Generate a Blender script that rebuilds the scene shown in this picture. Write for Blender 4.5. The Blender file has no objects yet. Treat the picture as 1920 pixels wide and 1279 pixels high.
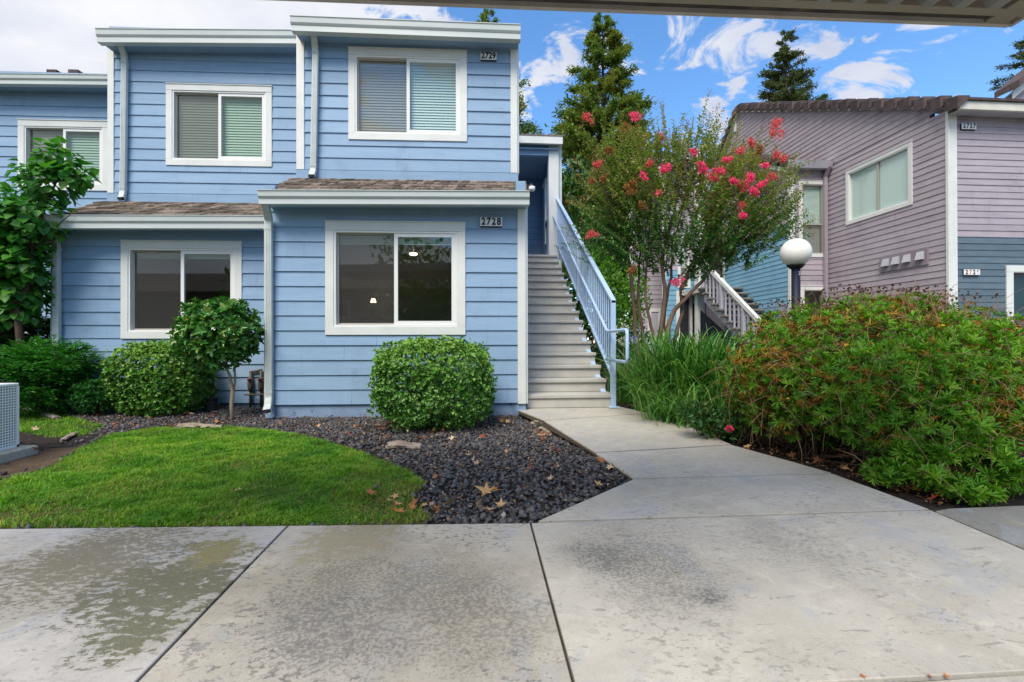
import bpy, math, random
import numpy as np
from mathutils import Matrix, Vector

random.seed(7)
RNG = np.random.default_rng(11)
SC = bpy.context.scene
COL = SC.collection
R = math.radians

# ------------------------------------------------------------------ camera
F = 853.3                                   # focal length in photo pixels (16 mm on 36 mm)
CAMZ = 1.04
cam_d = bpy.data.cameras.new('camera')
cam = bpy.data.objects.new('camera', cam_d)
COL.objects.link(cam)
CR = Matrix.Rotation(R(-4.22), 3, 'Z') @ Matrix.Rotation(R(90.235), 3, 'X') @ Matrix.Rotation(-0.002, 3, 'Z')
cam.matrix_world = Matrix.Translation((0, 0, CAMZ)) @ CR.to_4x4()
cam_d.sensor_width = 36
cam_d.lens = 36 * F / 1920
cam_d.clip_start = 0.05
cam_d.clip_end = 2000
SC.camera = cam

# ------------------------------------------------------------------ light
SUN_EL, SUN_AZ = 52, 207                    # azimuth: compass-like, from +Y clockwise
sd = bpy.data.lights.new('sun', 'SUN')
sd.energy = 2.7
sd.angle = R(32)
sd.color = (1, 0.92, 0.80)
sun = bpy.data.objects.new('sun', sd)
COL.objects.link(sun)
sv = Vector((math.sin(R(SUN_AZ)) * math.cos(R(SUN_EL)), math.cos(R(SUN_AZ)) * math.cos(R(SUN_EL)), math.sin(R(SUN_EL))))
sun.rotation_euler = sv.to_track_quat('Z', 'Y').to_euler()
SC.view_settings.view_transform = 'Standard'
SC.view_settings.look = 'None'
SC.view_settings.gamma = 1
SC.view_settings.use_curve_mapping = False
SC.view_settings.exposure = 0.78
SC.cycles.max_bounces = 8
SC.cycles.transparent_max_bounces = 16
SC.cycles.caustics_reflective = False
SC.cycles.caustics_refractive = False

W = bpy.data.worlds.new('World')
SC.world = W
W.use_nodes = True


class NT:
    """small helper around a node tree"""
    def __init__(s, t):
        s.t = t
        s.n = t.nodes
    def node(s, typ, ins=None, **kw):
        n = s.n.new(typ)
        for k, v in kw.items():
            setattr(n, k, v)
        for k, v in (ins or {}).items():
            s.put(n.inputs[k], v)
        return n
    def put(s, sock, v):
        if isinstance(v, bpy.types.NodeSocket):
            s.t.links.new(v, sock)
        elif v is not None:
            if isinstance(v, (tuple, list)) and len(v) == 3 and sock.type == 'RGBA':
                v = (*v, 1)
            sock.default_value = v
    def math(s, op, a, b=0.0, c=0.0, clamp=False):
        n = s.node('ShaderNodeMath', {0: a, 1: b, 2: c}, operation=op)
        n.use_clamp = clamp
        return n.outputs[0]
    def vmath(s, op, a, b=(0, 0, 0)):
        n = s.node('ShaderNodeVectorMath', {0: a, 1: b}, operation=op)
        return n
    def noise(s, vec, scale, detail=4, rough=0.55, dist=0.0):
        n = s.node('ShaderNodeTexNoise', {'Vector': vec, 'Scale': scale, 'Detail': detail, 'Roughness': rough, 'Distortion': dist})
        return n.outputs['Fac']
    def ramp(s, fac, stops, interp='LINEAR'):
        n = s.node('ShaderNodeValToRGB', {'Fac': fac})
        cr = n.color_ramp
        cr.interpolation = interp
        while len(cr.elements) < len(stops):
            cr.elements.new(0.5)
        for e, (p, c) in zip(cr.elements, stops):
            e.position = p
            if not isinstance(c, (tuple, list)):
                c = (c, c, c)
            e.color = (*c[:3], 1)
        return n.outputs['Color']
    def mix(s, fac, a, b, blend='MIX'):
        n = s.node('ShaderNodeMix', data_type='RGBA', blend_type=blend)
        s.put(n.inputs['Factor'], fac)
        s.put(n.inputs[6], a)
        s.put(n.inputs[7], b)
        return n.outputs[2]
    def smooth(s, x, lo, hi):
        n = s.node('ShaderNodeMapRange', {'Value': x, 'From Min': lo, 'From Max': hi, 'To Min': 0.0, 'To Max': 1.0}, interpolation_type='SMOOTHSTEP')
        return n.outputs[0]


def build_world():
    t = NT(W.node_tree)
    bg = t.n['Background']
    bg.inputs['Strength'].default_value = 0.11
    sky = t.node('ShaderNodeTexSky', sky_type='NISHITA')
    sky.sun_disc = False
    sky.sun_elevation = R(SUN_EL)
    sky.sun_rotation = R(SUN_AZ)
    sky.air_density = 1.0
    sky.dust_density = 0.3
    sky.ozone_density = 2.5
    tc = t.node('ShaderNodeTexCoord').outputs['Generated']
    sep = t.node('ShaderNodeSeparateXYZ', {0: tc})
    z = t.math('MAXIMUM', sep.outputs['Z'], 0.0)
    den = t.math('ADD', z, 0.25)
    px = t.math('DIVIDE', sep.outputs['X'], den)
    py = t.math('DIVIDE', sep.outputs['Y'], den)
    pl = t.node('ShaderNodeCombineXYZ', {'X': t.math('MULTIPLY', px, 1.0), 'Y': t.math('MULTIPLY', py, 1.25), 'Z': 3.1}).outputs[0]
    n1 = t.noise(pl, 5.4, 10, 0.60, 0.5)
    n2 = t.noise(pl, 1.15, 3, 0.5, 0.0)
    # a broad bank of cloud fills the sky to the left of the street, clear patches to the right
    bank = t.smooth(px, 0.0, -0.75)
    dens = t.math('ADD', n1, t.math('MULTIPLY', t.math('SUBTRACT', n2, 0.5), 0.45))
    dens = t.math('ADD', dens, t.math('MULTIPLY', bank, 0.34))
    cov = t.smooth(dens, 0.515, 0.60)
    shade = t.noise(pl, 1.7, 5, 0.55, 0.2)
    cc = t.ramp(shade, [(0.30, (3.0, 3.35, 4.3)), (0.60, (5.1, 5.15, 5.35))])
    blue = t.node('ShaderNodeHueSaturation', {'Saturation': 1.20, 'Value': 1.5, 'Color': sky.outputs[0]}).outputs[0]
    out = t.mix(cov, blue, cc)
    t.put(bg.inputs['Color'], out)


build_world()

# ------------------------------------------------------------------ materials
MATS = {}


def new_mat(name):
    m = bpy.data.materials.new(name)
    m.use_nodes = True
    t = NT(m.node_tree)
    MATS[name] = m
    return m, t, t.n['Principled BSDF']


def M(name, col, rough=0.6, spec=0.3, col2=None, scale=6.0, stretch=(1, 1, 1), bump=0.0, bscale=60.0, rand=0.0,
      metal=0.0, dirt=None, dscale=3.0, dlo=0.5, dhi=0.75, detail=5, coords='Object', streak=None):
    m, t, b = new_mat(name)
    tc = t.node('ShaderNodeTexCoord').outputs[coords]
    vec = t.vmath('MULTIPLY', tc, stretch).outputs[0]
    c = col
    if col2:
        c = t.mix(t.smooth(t.noise(vec, scale, detail), 0.3, 0.7), col, col2)
    if dirt:
        c = t.mix(t.smooth(t.noise(tc, dscale, 7, 0.65), dlo, dhi), c, dirt)
    if streak:
        sn = t.noise(t.vmath('MULTIPLY', tc, (7, 7, 0.9)).outputs[0], 1.6, 6, 0.7)
        c = t.mix(t.math('MULTIPLY', t.smooth(sn, 0.56, 0.74), 0.55), c, streak)
    if rand:
        oi = t.node('ShaderNodeObjectInfo').outputs['Random']
        v = t.math('ADD', 1 - rand, t.math('MULTIPLY', oi, 2 * rand))
        c = t.node('ShaderNodeHueSaturation', {'Value': v, 'Color': c if not isinstance(c, tuple) else (*c, 1)}).outputs[0]
    t.put(b.inputs['Base Color'], c)
    b.inputs['Roughness'].default_value = rough
    b.inputs['Specular IOR Level'].default_value = spec
    b.inputs['Metallic'].default_value = metal
    if bump:
        bn = t.node('ShaderNodeBump', {'Height': t.noise(vec, bscale, 4, 0.6), 'Strength': bump, 'Distance': 0.01})
        t.put(b.inputs['Normal'], bn.outputs[0])
    return m


def leafmat(name, stops, rough=0.5, spec=0.3, trans=0.25, tcol=None, noise=None):
    """leaf colour varies leaf by leaf (random per island) and by broad patches of the plant"""
    if not any(q in name for q in ('petal', 'dry', 'seed', 'chip', 'myrtle_leaf', 'grass', 'conifer')):
        stops = [(p_, (c_[0] * 0.82, c_[1] * 1.10, c_[2] * 0.95)) for p_, c_ in stops]
    m, t, b = new_mat(name)
    g = t.node('ShaderNodeNewGeometry')
    f = g.outputs['Random Per Island']
    if noise:
        sc, amt = noise
        pn = t.noise(g.outputs['Position'], sc, 3, 0.5)
        f = t.math('ADD', t.math('MULTIPLY', f, 1 - amt), t.math('MULTIPLY', t.smooth(pn, 0.3, 0.7), amt))
    c = t.ramp(f, stops)
    t.put(b.inputs['Base Color'], c)
    b.inputs['Roughness'].default_value = rough
    b.inputs['Specular IOR Level'].default_value = spec
    tr = t.node('ShaderNodeBsdfTranslucent')
    t.put(tr.inputs['Color'], t.node('ShaderNodeHueSaturation', {'Value': 1.5, 'Saturation': 1.1, 'Color': c}).outputs[0])
    mx = t.node('ShaderNodeMixShader', {'Fac': trans})
    t.t.links.new(b.outputs[0], mx.inputs[1])
    t.t.links.new(tr.outputs[0], mx.inputs[2])
    t.t.links.new(mx.outputs[0], t.n['Material Output'].inputs['Surface'])
    return m


BLUE = M('blue_siding_paint', (0.218, 0.338, 0.490), 0.55, 0.25, (0.248, 0.370, 0.52), 2.2, (0.6, 1, 5), bump=0.25, bscale=34, rand=0.045,
         dirt=(0.190, 0.285, 0.405), dscale=2.6, dlo=0.52, dhi=0.80, streak=(0.185, 0.265, 0.37))
FOUND = M('painted_foundation', (0.23, 0.33, 0.48), 0.8, 0.2, (0.18, 0.26, 0.38), 5, bump=0.3, dirt=(0.09, 0.10, 0.11), dscale=9, dlo=0.58, dhi=0.72)
WHITE = M('white_trim_paint', (0.66, 0.68, 0.66), 0.5, 0.35, (0.60, 0.62, 0.60), 3, bump=0.08, bscale=40)
GUTTER = M('gutter_enamel', (0.52, 0.56, 0.55), 0.4, 0.45, (0.46, 0.51, 0.50), 4, (0.3, 1, 2), dirt=(0.36, 0.38, 0.36), dscale=6, dlo=0.62, dhi=0.85)
VINYL = M('white_vinyl', (0.72, 0.73, 0.72), 0.35, 0.45)
GREYFR = M('grey_screen_frame', (0.36, 0.34, 0.30), 0.5, 0.4)
SHING = M('brown_shingle', (0.080, 0.064, 0.053), 0.9, 0.15, (0.20, 0.16, 0.128), 14, bump=0.6, bscale=160, rand=0.5, dirt=(0.30, 0.24, 0.19), dscale=18, dlo=0.55, dhi=0.8)
TILE = M('brown_roof_tile', (0.062, 0.048, 0.050), 0.85, 0.2, (0.10, 0.078, 0.080), 8, bump=0.4, bscale=60, rand=0.25)
MAUVE = M('mauve_siding_paint', (0.325, 0.290, 0.330), 0.6, 0.25, (0.37, 0.33, 0.37), 2.2, (1, 1, 6), bump=0.35, bscale=30, rand=0.07,
          dirt=(0.255, 0.22, 0.26), dscale=1.6, dlo=0.5, dhi=0.8, streak=(0.235, 0.205, 0.23))
TEAL = M('teal_siding_paint', (0.085, 0.128, 0.165), 0.6, 0.25, (0.105, 0.155, 0.195), 3, (1, 1, 6), bump=0.35, bscale=30, rand=0.08)
SKYB = M('sky_blue_siding_paint', (0.155, 0.335, 0.475), 0.6, 0.25, (0.19, 0.38, 0.52), 3, (1, 1, 6), bump=0.35, bscale=30, rand=0.08,
         dirt=(0.15, 0.27, 0.43), dscale=1.3, dlo=0.5, dhi=0.7)
RAILP = M('pale_blue_rail_paint', (0.37, 0.51, 0.72), 0.45, 0.4, (0.40, 0.54, 0.74), 4)
GREYP = M('grey_lilac_paint', (0.36, 0.36, 0.42), 0.55, 0.3, (0.42, 0.42, 0.47), 4)
STEP = M('step_concrete', (0.475, 0.46, 0.42), 0.85, 0.2, (0.40, 0.39, 0.36), 4, bump=0.25, bscale=120, rand=0.05, dirt=(0.30, 0.29, 0.27), dscale=3.5, dlo=0.58, dhi=0.85)
DARK = M('dark_opening', (0.02, 0.022, 0.028), 0.7, 0.2)
ROOM = M('room_paint', (0.32, 0.29, 0.25), 0.9, 0.1)
BLIND = M('blind_slats', (0.60, 0.66, 0.63), 0.5, 0.3)
BLINDG = M('green_blind_slats', (0.34, 0.46, 0.39), 0.5, 0.3)
BLINDW = M('pale_blind', (0.68, 0.74, 0.74), 0.6, 0.3)
ORANGE = M('faded_orange_digit', (0.60, 0.19, 0.08), 0.6, 0.3)
BLACK = M('black_paint', (0.012, 0.013, 0.016), 0.5, 0.4)
NAVY = M('navy_post_paint', (0.008, 0.012, 0.028), 0.5, 0.25)
PLATE = M('number_plate_white', (0.70, 0.71, 0.72), 0.4, 0.4)
SOIL = M('bare_soil', (0.075, 0.052, 0.036), 0.95, 0.1, (0.12, 0.085, 0.055), 4, bump=0.8, bscale=40)
GRASSBASE = M('turf_soil', (0.05, 0.075, 0.018), 0.95, 0.1, (0.09, 0.085, 0.03), 5, bump=0.8, bscale=60)
BEDBASE = M('dark_bed_soil', (0.020, 0.018, 0.018), 0.95, 0.1, (0.045, 0.035, 0.03), 9, bump=1.0, bscale=50)
GROUND = M('distant_ground', (0.09, 0.10, 0.045), 0.95, 0.1, (0.14, 0.12, 0.075), 0.7, bump=0.4, bscale=8)
PATIO = M('far_paving', (0.42, 0.41, 0.39), 0.9, 0.2, (0.33, 0.32, 0.30), 1.5, bump=0.2)
BARK = M('smooth_bark', (0.105, 0.068, 0.046), 0.75, 0.2, (0.18, 0.12, 0.085), 7, (1, 1, 0.25), bump=0.5, bscale=25)
BARKG = M('pale_bark', (0.25, 0.20, 0.145), 0.8, 0.2, (0.34, 0.28, 0.21), 9, (1, 1, 0.3), bump=0.5, bscale=30)
BARKD = M('dark_bark', (0.06, 0.042, 0.032), 0.9, 0.1, (0.10, 0.07, 0.05), 6, (1, 1, 0.3), bump=0.6)
TWIG = M('dry_twig', (0.20, 0.12, 0.065), 0.9, 0.1, (0.30, 0.20, 0.12), 8)
WOOD = M('weathered_wood', (0.40, 0.33, 0.27), 0.9, 0.1, (0.20, 0.16, 0.13), 12, (0.3, 3, 3), bump=1.0, bscale=30)
BRASS = M('rusty_bronze', (0.14, 0.075, 0.05), 0.55, 0.4, (0.07, 0.09, 0.075), 20)
REDV = M('red_valve_paint', (0.22, 0.035, 0.03), 0.5, 0.3)


def glass(name, tint, refl, veil=0.0):
    m, t, b = new_mat(name)
    t.n.remove(b)
    tr = t.node('ShaderNodeBsdfTransparent', {'Color': (*tint, 1)})
    gl = t.node('ShaderNodeBsdfGlossy', {'Roughness': 0.02, 'Color': (0.9, 0.95, 0.93, 1)})
    ge = t.node('ShaderNodeNewGeometry')
    cs = t.math('ABSOLUTE', t.vmath('DOT_PRODUCT', ge.outputs['Normal'], ge.outputs['Incoming']).outputs['Value'])
    r0 = ((refl - 1) / (refl + 1)) ** 2 * 2.3
    fr = t.math('ADD', r0, t.math('MULTIPLY', t.math('POWER', t.math('SUBTRACT', 1.0, cs), 5.0), 1 - r0), clamp=True)
    mx = t.node('ShaderNodeMixShader', {'Fac': fr})
    src = tr
    if veil:
        df = t.node('ShaderNodeBsdfDiffuse', {'Color': (0.16, 0.155, 0.145, 1)})
        src = t.node('ShaderNodeMixShader', {'Fac': veil})
        t.t.links.new(tr.outputs[0], src.inputs[1]); t.t.links.new(df.outputs[0], src.inputs[2])
    t.t.links.new(src.outputs[0], mx.inputs[1])
    t.t.links.new(gl.outputs[0], mx.inputs[2])
    t.t.links.new(mx.outputs[0], t.n['Material Output'].inputs['Surface'])
    return m


GLASS = glass('window_glass', (0.84, 0.93, 0.89), 1.5)
SCREEN = glass('screened_glass', (0.72, 0.73, 0.70), 1.5, 0.22)


def emit(name, col, strength):
    m, t, b = new_mat(name)
    b.inputs['Base Color'].default_value = (*col, 1)
    b.inputs['Emission Color'].default_value = (*col, 1)
    b.inputs['Emission Strength'].default_value = strength
    return m


LAMP = emit('lit_lamp', (1.0, 0.80, 0.52), 2.2)


def concrete(name, base, stains=(), speck=0.5, blueish=0.0, broad=0.3):
    """worn broom-finished concrete in world coordinates; stains = (x, y, radius, colour, density, noise scale)"""
    m, t, b = new_mat(name)
    g = t.node('ShaderNodeNewGeometry').outputs['Position']
    big = t.noise(g, 1.3, 6, 0.6, 0.4)
    c = t.mix(t.smooth(big, 0.3, 0.7), base, tuple(x * 0.84 for x in base))
    grime = t.noise(t.vmath('ADD', g, (4, 21, 0)).outputs[0], 1.15, 8, 0.66, 0.5)
    c = t.mix(t.math('MULTIPLY', t.smooth(grime, 0.44, 0.64), broad), c, (0.27, 0.24, 0.175))
    wear = t.noise(t.vmath('MULTIPLY', g, (7, 9, 7)).outputs[0], 1.0, 7, 0.66, 0.5)
    c = t.mix(t.math('MULTIPLY', t.smooth(wear, 0.50, 0.64), 0.22), c, (0.255, 0.25, 0.235))
    c = t.mix(t.math('MULTIPLY', t.smooth(wear, 0.46, 0.34), 0.35), c, tuple(min(0.6, x * 1.25) for x in base))
    # bluish and yellowish worn patches
    p2 = t.noise(t.vmath('ADD', g, (7, 3, 0)).outputs[0], 2.6, 7, 0.62, 0.8)
    c = t.mix(t.math('MULTIPLY', t.smooth(p2, 0.55, 0.63), 0.40 + blueish), c, (0.30, 0.325, 0.37))
    p3 = t.noise(t.vmath('ADD', g, (1, 13, 0)).outputs[0], 3.1, 7, 0.62, 0.8)
    c = t.mix(t.math('MULTIPLY', t.smooth(p3, 0.60, 0.68), 0.32), c, (0.42, 0.36, 0.235))
    spk = t.noise(t.vmath('MULTIPLY', g, (1.0, 1.15, 1)).outputs[0], 70, 3, 0.6)
    for (x, y, r, col, dens, ns) in stains:
        d = t.node('ShaderNodeVectorMath', {0: g, 1: (x, y, 0.05)}, operation='DISTANCE').outputs['Value']
        ww = t.noise(g, 3.0, 5, 0.65)
        k = t.math('ADD', t.math('DIVIDE', d, r), t.math('MULTIPLY', t.math('SUBTRACT', ww, 0.5), 2.1))
        if ns < 20:                                # algae: crisp flakes that close up towards the middle
            nn = t.noise(t.vmath('MULTIPLY', g, (0.8, 1.5, 1)).outputs[0], ns * 2.5, 6, 0.70, 0.4)
            area = t.smooth(k, 1.9, 0.1)
            fac = t.smooth(t.math('ADD', nn, t.math('MULTIPLY', area, 0.225)), 0.585, 0.635)
            c = t.mix(t.math('MULTIPLY', t.smooth(k, 2.0, 0.3), 0.38 * dens), c, tuple(0.75 * q + 0.09 for q in col))
            c = t.mix(t.math('MULTIPLY', t.math('MULTIPLY', fac, t.smooth(area, 0.0, 0.25)), dens), c, col)
        else:                                      # grime: a soft dull film peppered with dark specks
            area = t.smooth(k, 2.2, 0.1)
            c = t.mix(t.math('MULTIPLY', area, 0.55 * dens), c, tuple(0.8 * q + 0.07 for q in col))
            sp = t.smooth(t.math('ADD', spk, t.math('MULTIPLY', area, 0.17)), 0.60, 0.68)
            c = t.mix(t.math('MULTIPLY', t.math('MULTIPLY', sp, area), 0.75 * dens), c, tuple(0.75 * q for q in col))
    # black lichen specks, short dark scuffs
    s1 = t.noise(t.vmath('MULTIPLY', g, (1, 1.4, 1)).outputs[0], 30, 5, 0.62)
    s1m = t.noise(g, 2.1, 5, 0.65)
    c = t.mix(t.math('MULTIPLY', t.math('MULTIPLY', t.smooth(s1, 0.55, 0.60), t.smooth(s1m, 0.40, 0.64)), speck), c, (0.085, 0.08, 0.07))
    s2 = t.noise(t.vmath('MULTIPLY', t.vmath('ADD', g, (3, 9, 0)).outputs[0], (12, 30, 12)).outputs[0], 1.0, 5, 0.62, 0.8)
    c = t.mix(t.math('MULTIPLY', t.smooth(s2, 0.61, 0.66), 0.55), c, (0.14, 0.135, 0.13))
    fine = t.noise(g, 170, 4, 0.7)
    c = t.mix(t.smooth(fine, 0.2, 0.8), c, (0.6, 0.6, 0.6), 'MULTIPLY') if False else t.mix(0.16, c, t.ramp(fine, [(0.3, 0.12), (0.7, 0.62)]))
    t.put(b.inputs['Base Color'], c)
    b.inputs['Roughness'].default_value = 0.8
    b.inputs['Specular IOR Level'].default_value = 0.25
    h = t.math('ADD', t.math('MULTIPLY', fine, 0.35), t.math('ADD', t.math('MULTIPLY', p2, 0.5), t.math('MULTIPLY', s1, 0.4)))
    bn = t.node('ShaderNodeBump', {'Height': h, 'Strength': 0.35, 'Distance': 0.006})
    t.put(b.inputs['Normal'], bn.outputs[0])
    return m


# ------------------------------------------------------------------ geometry helpers
def ray(u, v):
    return CR @ Vector(((u - 960) / F, (639.5 - v) / F, -1))


def at(u, v, Z):
    """a point Z metres in front of the camera along the line of sight of a photo pixel"""
    return Vector((0, 0, CAMZ)) + ray(u, v) * Z


def gz(y, drop=0.0):
    return 0.03 * min(y, 6.0) - drop


def gp(u, v, drop=0.0):
    """the point of the sloping ground seen at a photo pixel"""
    d = ray(u, v)
    t = (CAMZ + drop) / (0.03 * d.y - d.z)
    p = Vector((0, 0, CAMZ)) + d * t
    return p


def bed_z(y):
    return 0.03 * y - 0.02 - 0.016 * max(0.0, min(y, 6.0) - 2.4)


def bp(u, v):
    p = gp(u, v, 0.03)
    for _ in range(6):
        p = gp(u, v, 0.03 * p.y - bed_z(p.y))
    return p


class Frame:
    def __init__(s, origin, rot):
        s.o = Vector(origin)
        s.rot = rot
        s.inv = Matrix.Rotation(-rot, 3, 'Z')
    def loc(s, p):
        return s.inv @ (Vector(p) - s.o)
    def hy(s, u, v, L):
        o = s.loc((0, 0, CAMZ)); d = s.inv @ ray(u, v)
        t = (L - o.y) / d.y
        q = o + d * t
        return q.x, q.z
    def hx(s, u, v, X):
        o = s.loc((0, 0, CAMZ)); d = s.inv @ ray(u, v)
        t = (X - o.x) / d.x
        q = o + d * t
        return q.y, q.z


def tag(o, label=None, cat=None, group=None, kind=None):
    if label: o['label'] = label
    if cat: o['category'] = cat
    if group: o['group'] = group
    if kind: o['kind'] = kind
    return o


def empty(name, loc, rz=0.0, label=None, cat=None, group=None):
    o = bpy.data.objects.new(name, None)
    o.empty_display_size = 0.2
    COL.objects.link(o)
    o.location = loc
    o.rotation_euler = (0, 0, rz)
    return tag(o, label, cat, group)


def link(name, me, parent=None, loc=None):
    o = bpy.data.objects.new(name, me)
    COL.objects.link(o)
    if parent is not None: o.parent = parent
    if loc is not None: o.location = loc
    return o


class MB:
    def __init__(s):
        s.v = []; s.f = []
    def box(s, mp, a0, a1, d0, d1, z0, z1):
        n = len(s.v)
        for z in (z0, z1):
            for a, d in ((a0, d0), (a1, d0), (a1, d1), (a0, d1)):
                s.v.append(mp(a, d, z))
        s.f += [tuple(n + i for i in q) for q in ((0, 3, 2, 1), (4, 5, 6, 7), (0, 1, 5, 4), (1, 2, 6, 5), (2, 3, 7, 6), (3, 0, 4, 7))]
        return s
    def hexa(s, pts):
        n = len(s.v)
        s.v += [tuple(p) for p in pts]
        s.f += [tuple(n + i for i in q) for q in ((0, 3, 2, 1), (4, 5, 6, 7), (0, 1, 5, 4), (1, 2, 6, 5), (2, 3, 7, 6), (3, 0, 4, 7))]
        return s
    def quad(s, *pts):
        n = len(s.v)
        s.v += [tuple(p) for p in pts]
        s.f.append(tuple(range(n, n + len(pts))))
        return s
    def tube(s, pts, rad, n=8, cap=True, jit=0.0):
        pts = [Vector(p) for p in pts]
        if not isinstance(rad, (list, tuple)): rad = [rad] * len(pts)
        b = len(s.v)
        up = Vector((0.31, 0.95, 0.05)).normalized()
        for i, p in enumerate(pts):
            d = (pts[min(i + 1, len(pts) - 1)] - pts[max(i - 1, 0)])
            if d.length < 1e-9: d = Vector((0, 0, 1))
            d.normalize()
            x = up - d * up.dot(d)
            if x.length < 1e-3: x = Vector((1, 0, 0)) - d * d.x
            x.normalize(); up = x
            y = d.cross(x)
            for k in range(n):
                a = 2 * math.pi * k / n
                r = rad[i] * (1 + random.uniform(-jit, jit))
                s.v.append(tuple(p + x * math.cos(a) * r + y * math.sin(a) * r))
        for i in range(len(pts) - 1):
            for k in range(n):
                s.f.append((b + i * n + k, b + i * n + (k + 1) % n, b + (i + 1) * n + (k + 1) % n, b + (i + 1) * n + k))
        if cap:
            s.f.append(tuple(b + k for k in range(n))[::-1])
            s.f.append(tuple(b + (len(pts) - 1) * n + k for k in range(n)))
        return s
    def duct(s, pts, wx, wy):
        """rectangular pipe through points, width along x, depth along y"""
        b = len(s.v)
        for i, p in enumerate(pts):
            p = Vector(p)
            d = (Vector(pts[min(i + 1, len(pts) - 1)]) - Vector(pts[max(i - 1, 0)])).normalized()
            ax = Vector((1, 0, 0)) - d * d.x; ax.normalize()
            ay = d.cross(ax)
            for sx, sy in ((-1, -1), (1, -1), (1, 1), (-1, 1)):
                s.v.append(tuple(p + ax * sx * wx / 2 + ay * sy * wy / 2))
        for i in range(len(pts) - 1):
            for k in range(4):
                s.f.append((b + i * 4 + k, b + i * 4 + (k + 1) % 4, b + i * 4 + 4 + (k + 1) % 4, b + i * 4 + 4 + k))
        e = b + (len(pts) - 1) * 4
        s.f.append((b + 3, b + 2, b + 1, b))
        return s
    def sphere(s, c, r, nu=16, nv=10, squash=1.0):
        b = len(s.v)
        c = Vector(c)
        s.v.append(tuple(c + Vector((0, 0, r * squash))))
        for i in range(1, nv):
            th = math.pi * i / nv
            for k in range(nu):
                ph = 2 * math.pi * k / nu
                s.v.append(tuple(c + Vector((r * math.sin(th) * math.cos(ph), r * math.sin(th) * math.sin(ph), r * squash * math.cos(th)))))
        s.v.append(tuple(c - Vector((0, 0, r * squash))))
        e = len(s.v) - 1
        for k in range(nu):
            s.f.append((b, b + 1 + k, b + 1 + (k + 1) % nu))
            s.f.append((e, b + 1 + (nv - 2) * nu + (k + 1) % nu, b + 1 + (nv - 2) * nu + k))
        for i in range(nv - 2):
            for k in range(nu):
                s.f.append((b + 1 + i * nu + k, b + 1 + (i + 1) * nu + k, b + 1 + (i + 1) * nu + (k + 1) % nu, b + 1 + i * nu + (k + 1) % nu))
        return s
    def lathe(s, prof, c, n=20):
        b = len(s.v)
        for r, z in prof:
            for k in range(n):
                a = 2 * math.pi * k / n
                s.v.append((c[0] + r * math.cos(a), c[1] + r * math.sin(a), c[2] + z))
        for i in range(len(prof) - 1):
            for k in range(n):
                s.f.append((b + i * n + k, b + i * n + (k + 1) % n, b + (i + 1) * n + (k + 1) % n, b + (i + 1) * n + k))
        s.f.append(tuple(b + (len(prof) - 1) * n + k for k in range(n)))
        s.f.append(tuple(b + k for k in range(n))[::-1])
        return s
    def mesh(s, name, mat, smooth=False):
        me = bpy.data.meshes.new(name)
        me.from_pydata(s.v, [], s.f)
        if mat: me.materials.append(mat)
        if smooth: me.polygons.foreach_set('use_smooth', [True] * len(me.polygons))
        me.update()
        return me
    def build(s, name, mat, parent=None, loc=None, smooth=False, bevel=0.0, seg=1):
        o = link(name, s.mesh(name, mat, smooth), parent, loc)
        if bevel:
            b = o.modifiers.new('edge', 'BEVEL')
            b.width = bevel; b.segments = seg; b.limit_method = 'ANGLE'; b.angle_limit = R(40)
        return o


ident = lambda a, d, z: (a, d, z)


def np_mesh(name, verts, faces_list, mat, parent=None, smooth=False):
    """verts (N,3); faces_list: list of (M,k) int arrays"""
    me = bpy.data.meshes.new(name)
    me.vertices.add(len(verts))
    me.vertices.foreach_set('co', np.asarray(verts, np.float32).ravel())
    loops = np.concatenate([f.ravel() for f in faces_list]).astype(np.int32)
    sizes = np.concatenate([np.full(len(f), f.shape[1]) for f in faces_list])
    starts = np.concatenate([[0], np.cumsum(sizes)[:-1]]).astype(np.int32)
    me.loops.add(len(loops))
    me.loops.foreach_set('vertex_index', loops)
    me.polygons.add(len(sizes))
    me.polygons.foreach_set('loop_start', starts)
    if smooth: me.polygons.foreach_set('use_smooth', np.ones(len(sizes), bool))
    me.materials.append(mat)
    me.update(calc_edges=True)
    return link(name, me, parent)


def nrm(a):
    return a / np.maximum(np.linalg.norm(a, axis=-1, keepdims=True), 1e-9)


def rnd_dirs(n, rng=RNG):
    return nrm(rng.normal(size=(n, 3)))


def leaf_arrays(pos, axis, up, length, width, fold=0.25, droop=0.15, w1=0.30, w2=0.68):
    """folded six-sided leaves: two quads each"""
    n = len(pos)
    axis = nrm(axis)
    side = nrm(np.cross(axis, up))
    upv = np.cross(side, axis)
    L = np.broadcast_to(np.asarray(length, float), (n,))[:, None]
    Wd = np.broadcast_to(np.asarray(width, float), (n,))[:, None]
    b = pos
    tip = pos + axis * L - upv * L * droop
    l1 = pos + axis * L * w1 + side * Wd * 0.5 + upv * Wd * fold
    r1 = pos + axis * L * w1 - side * Wd * 0.5 + upv * Wd * fold
    l2 = pos + axis * L * w2 + side * Wd * 0.40 + upv * (Wd * fold - L * droop * 0.35)
    r2 = pos + axis * L * w2 - side * Wd * 0.40 + upv * (Wd * fold - L * droop * 0.35)
    V = np.stack([b, r1, r2, tip, l2, l1], 1).reshape(-1, 3)
    i = np.arange(n)[:, None] * 6
    Fq = np.concatenate([i + np.array([[0, 1, 2, 3]]), i + np.array([[0, 3, 4, 5]])])
    return V, Fq


def leaf_obj(name, sets, mat, parent=None):
    Vs, Fs, o = [], [], 0
    for V, Fq in sets:
        Vs.append(V); Fs.append(Fq + o); o += len(V)
    return np_mesh(name, np.concatenate(Vs), [np.concatenate(Fs)], mat, parent)


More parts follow.
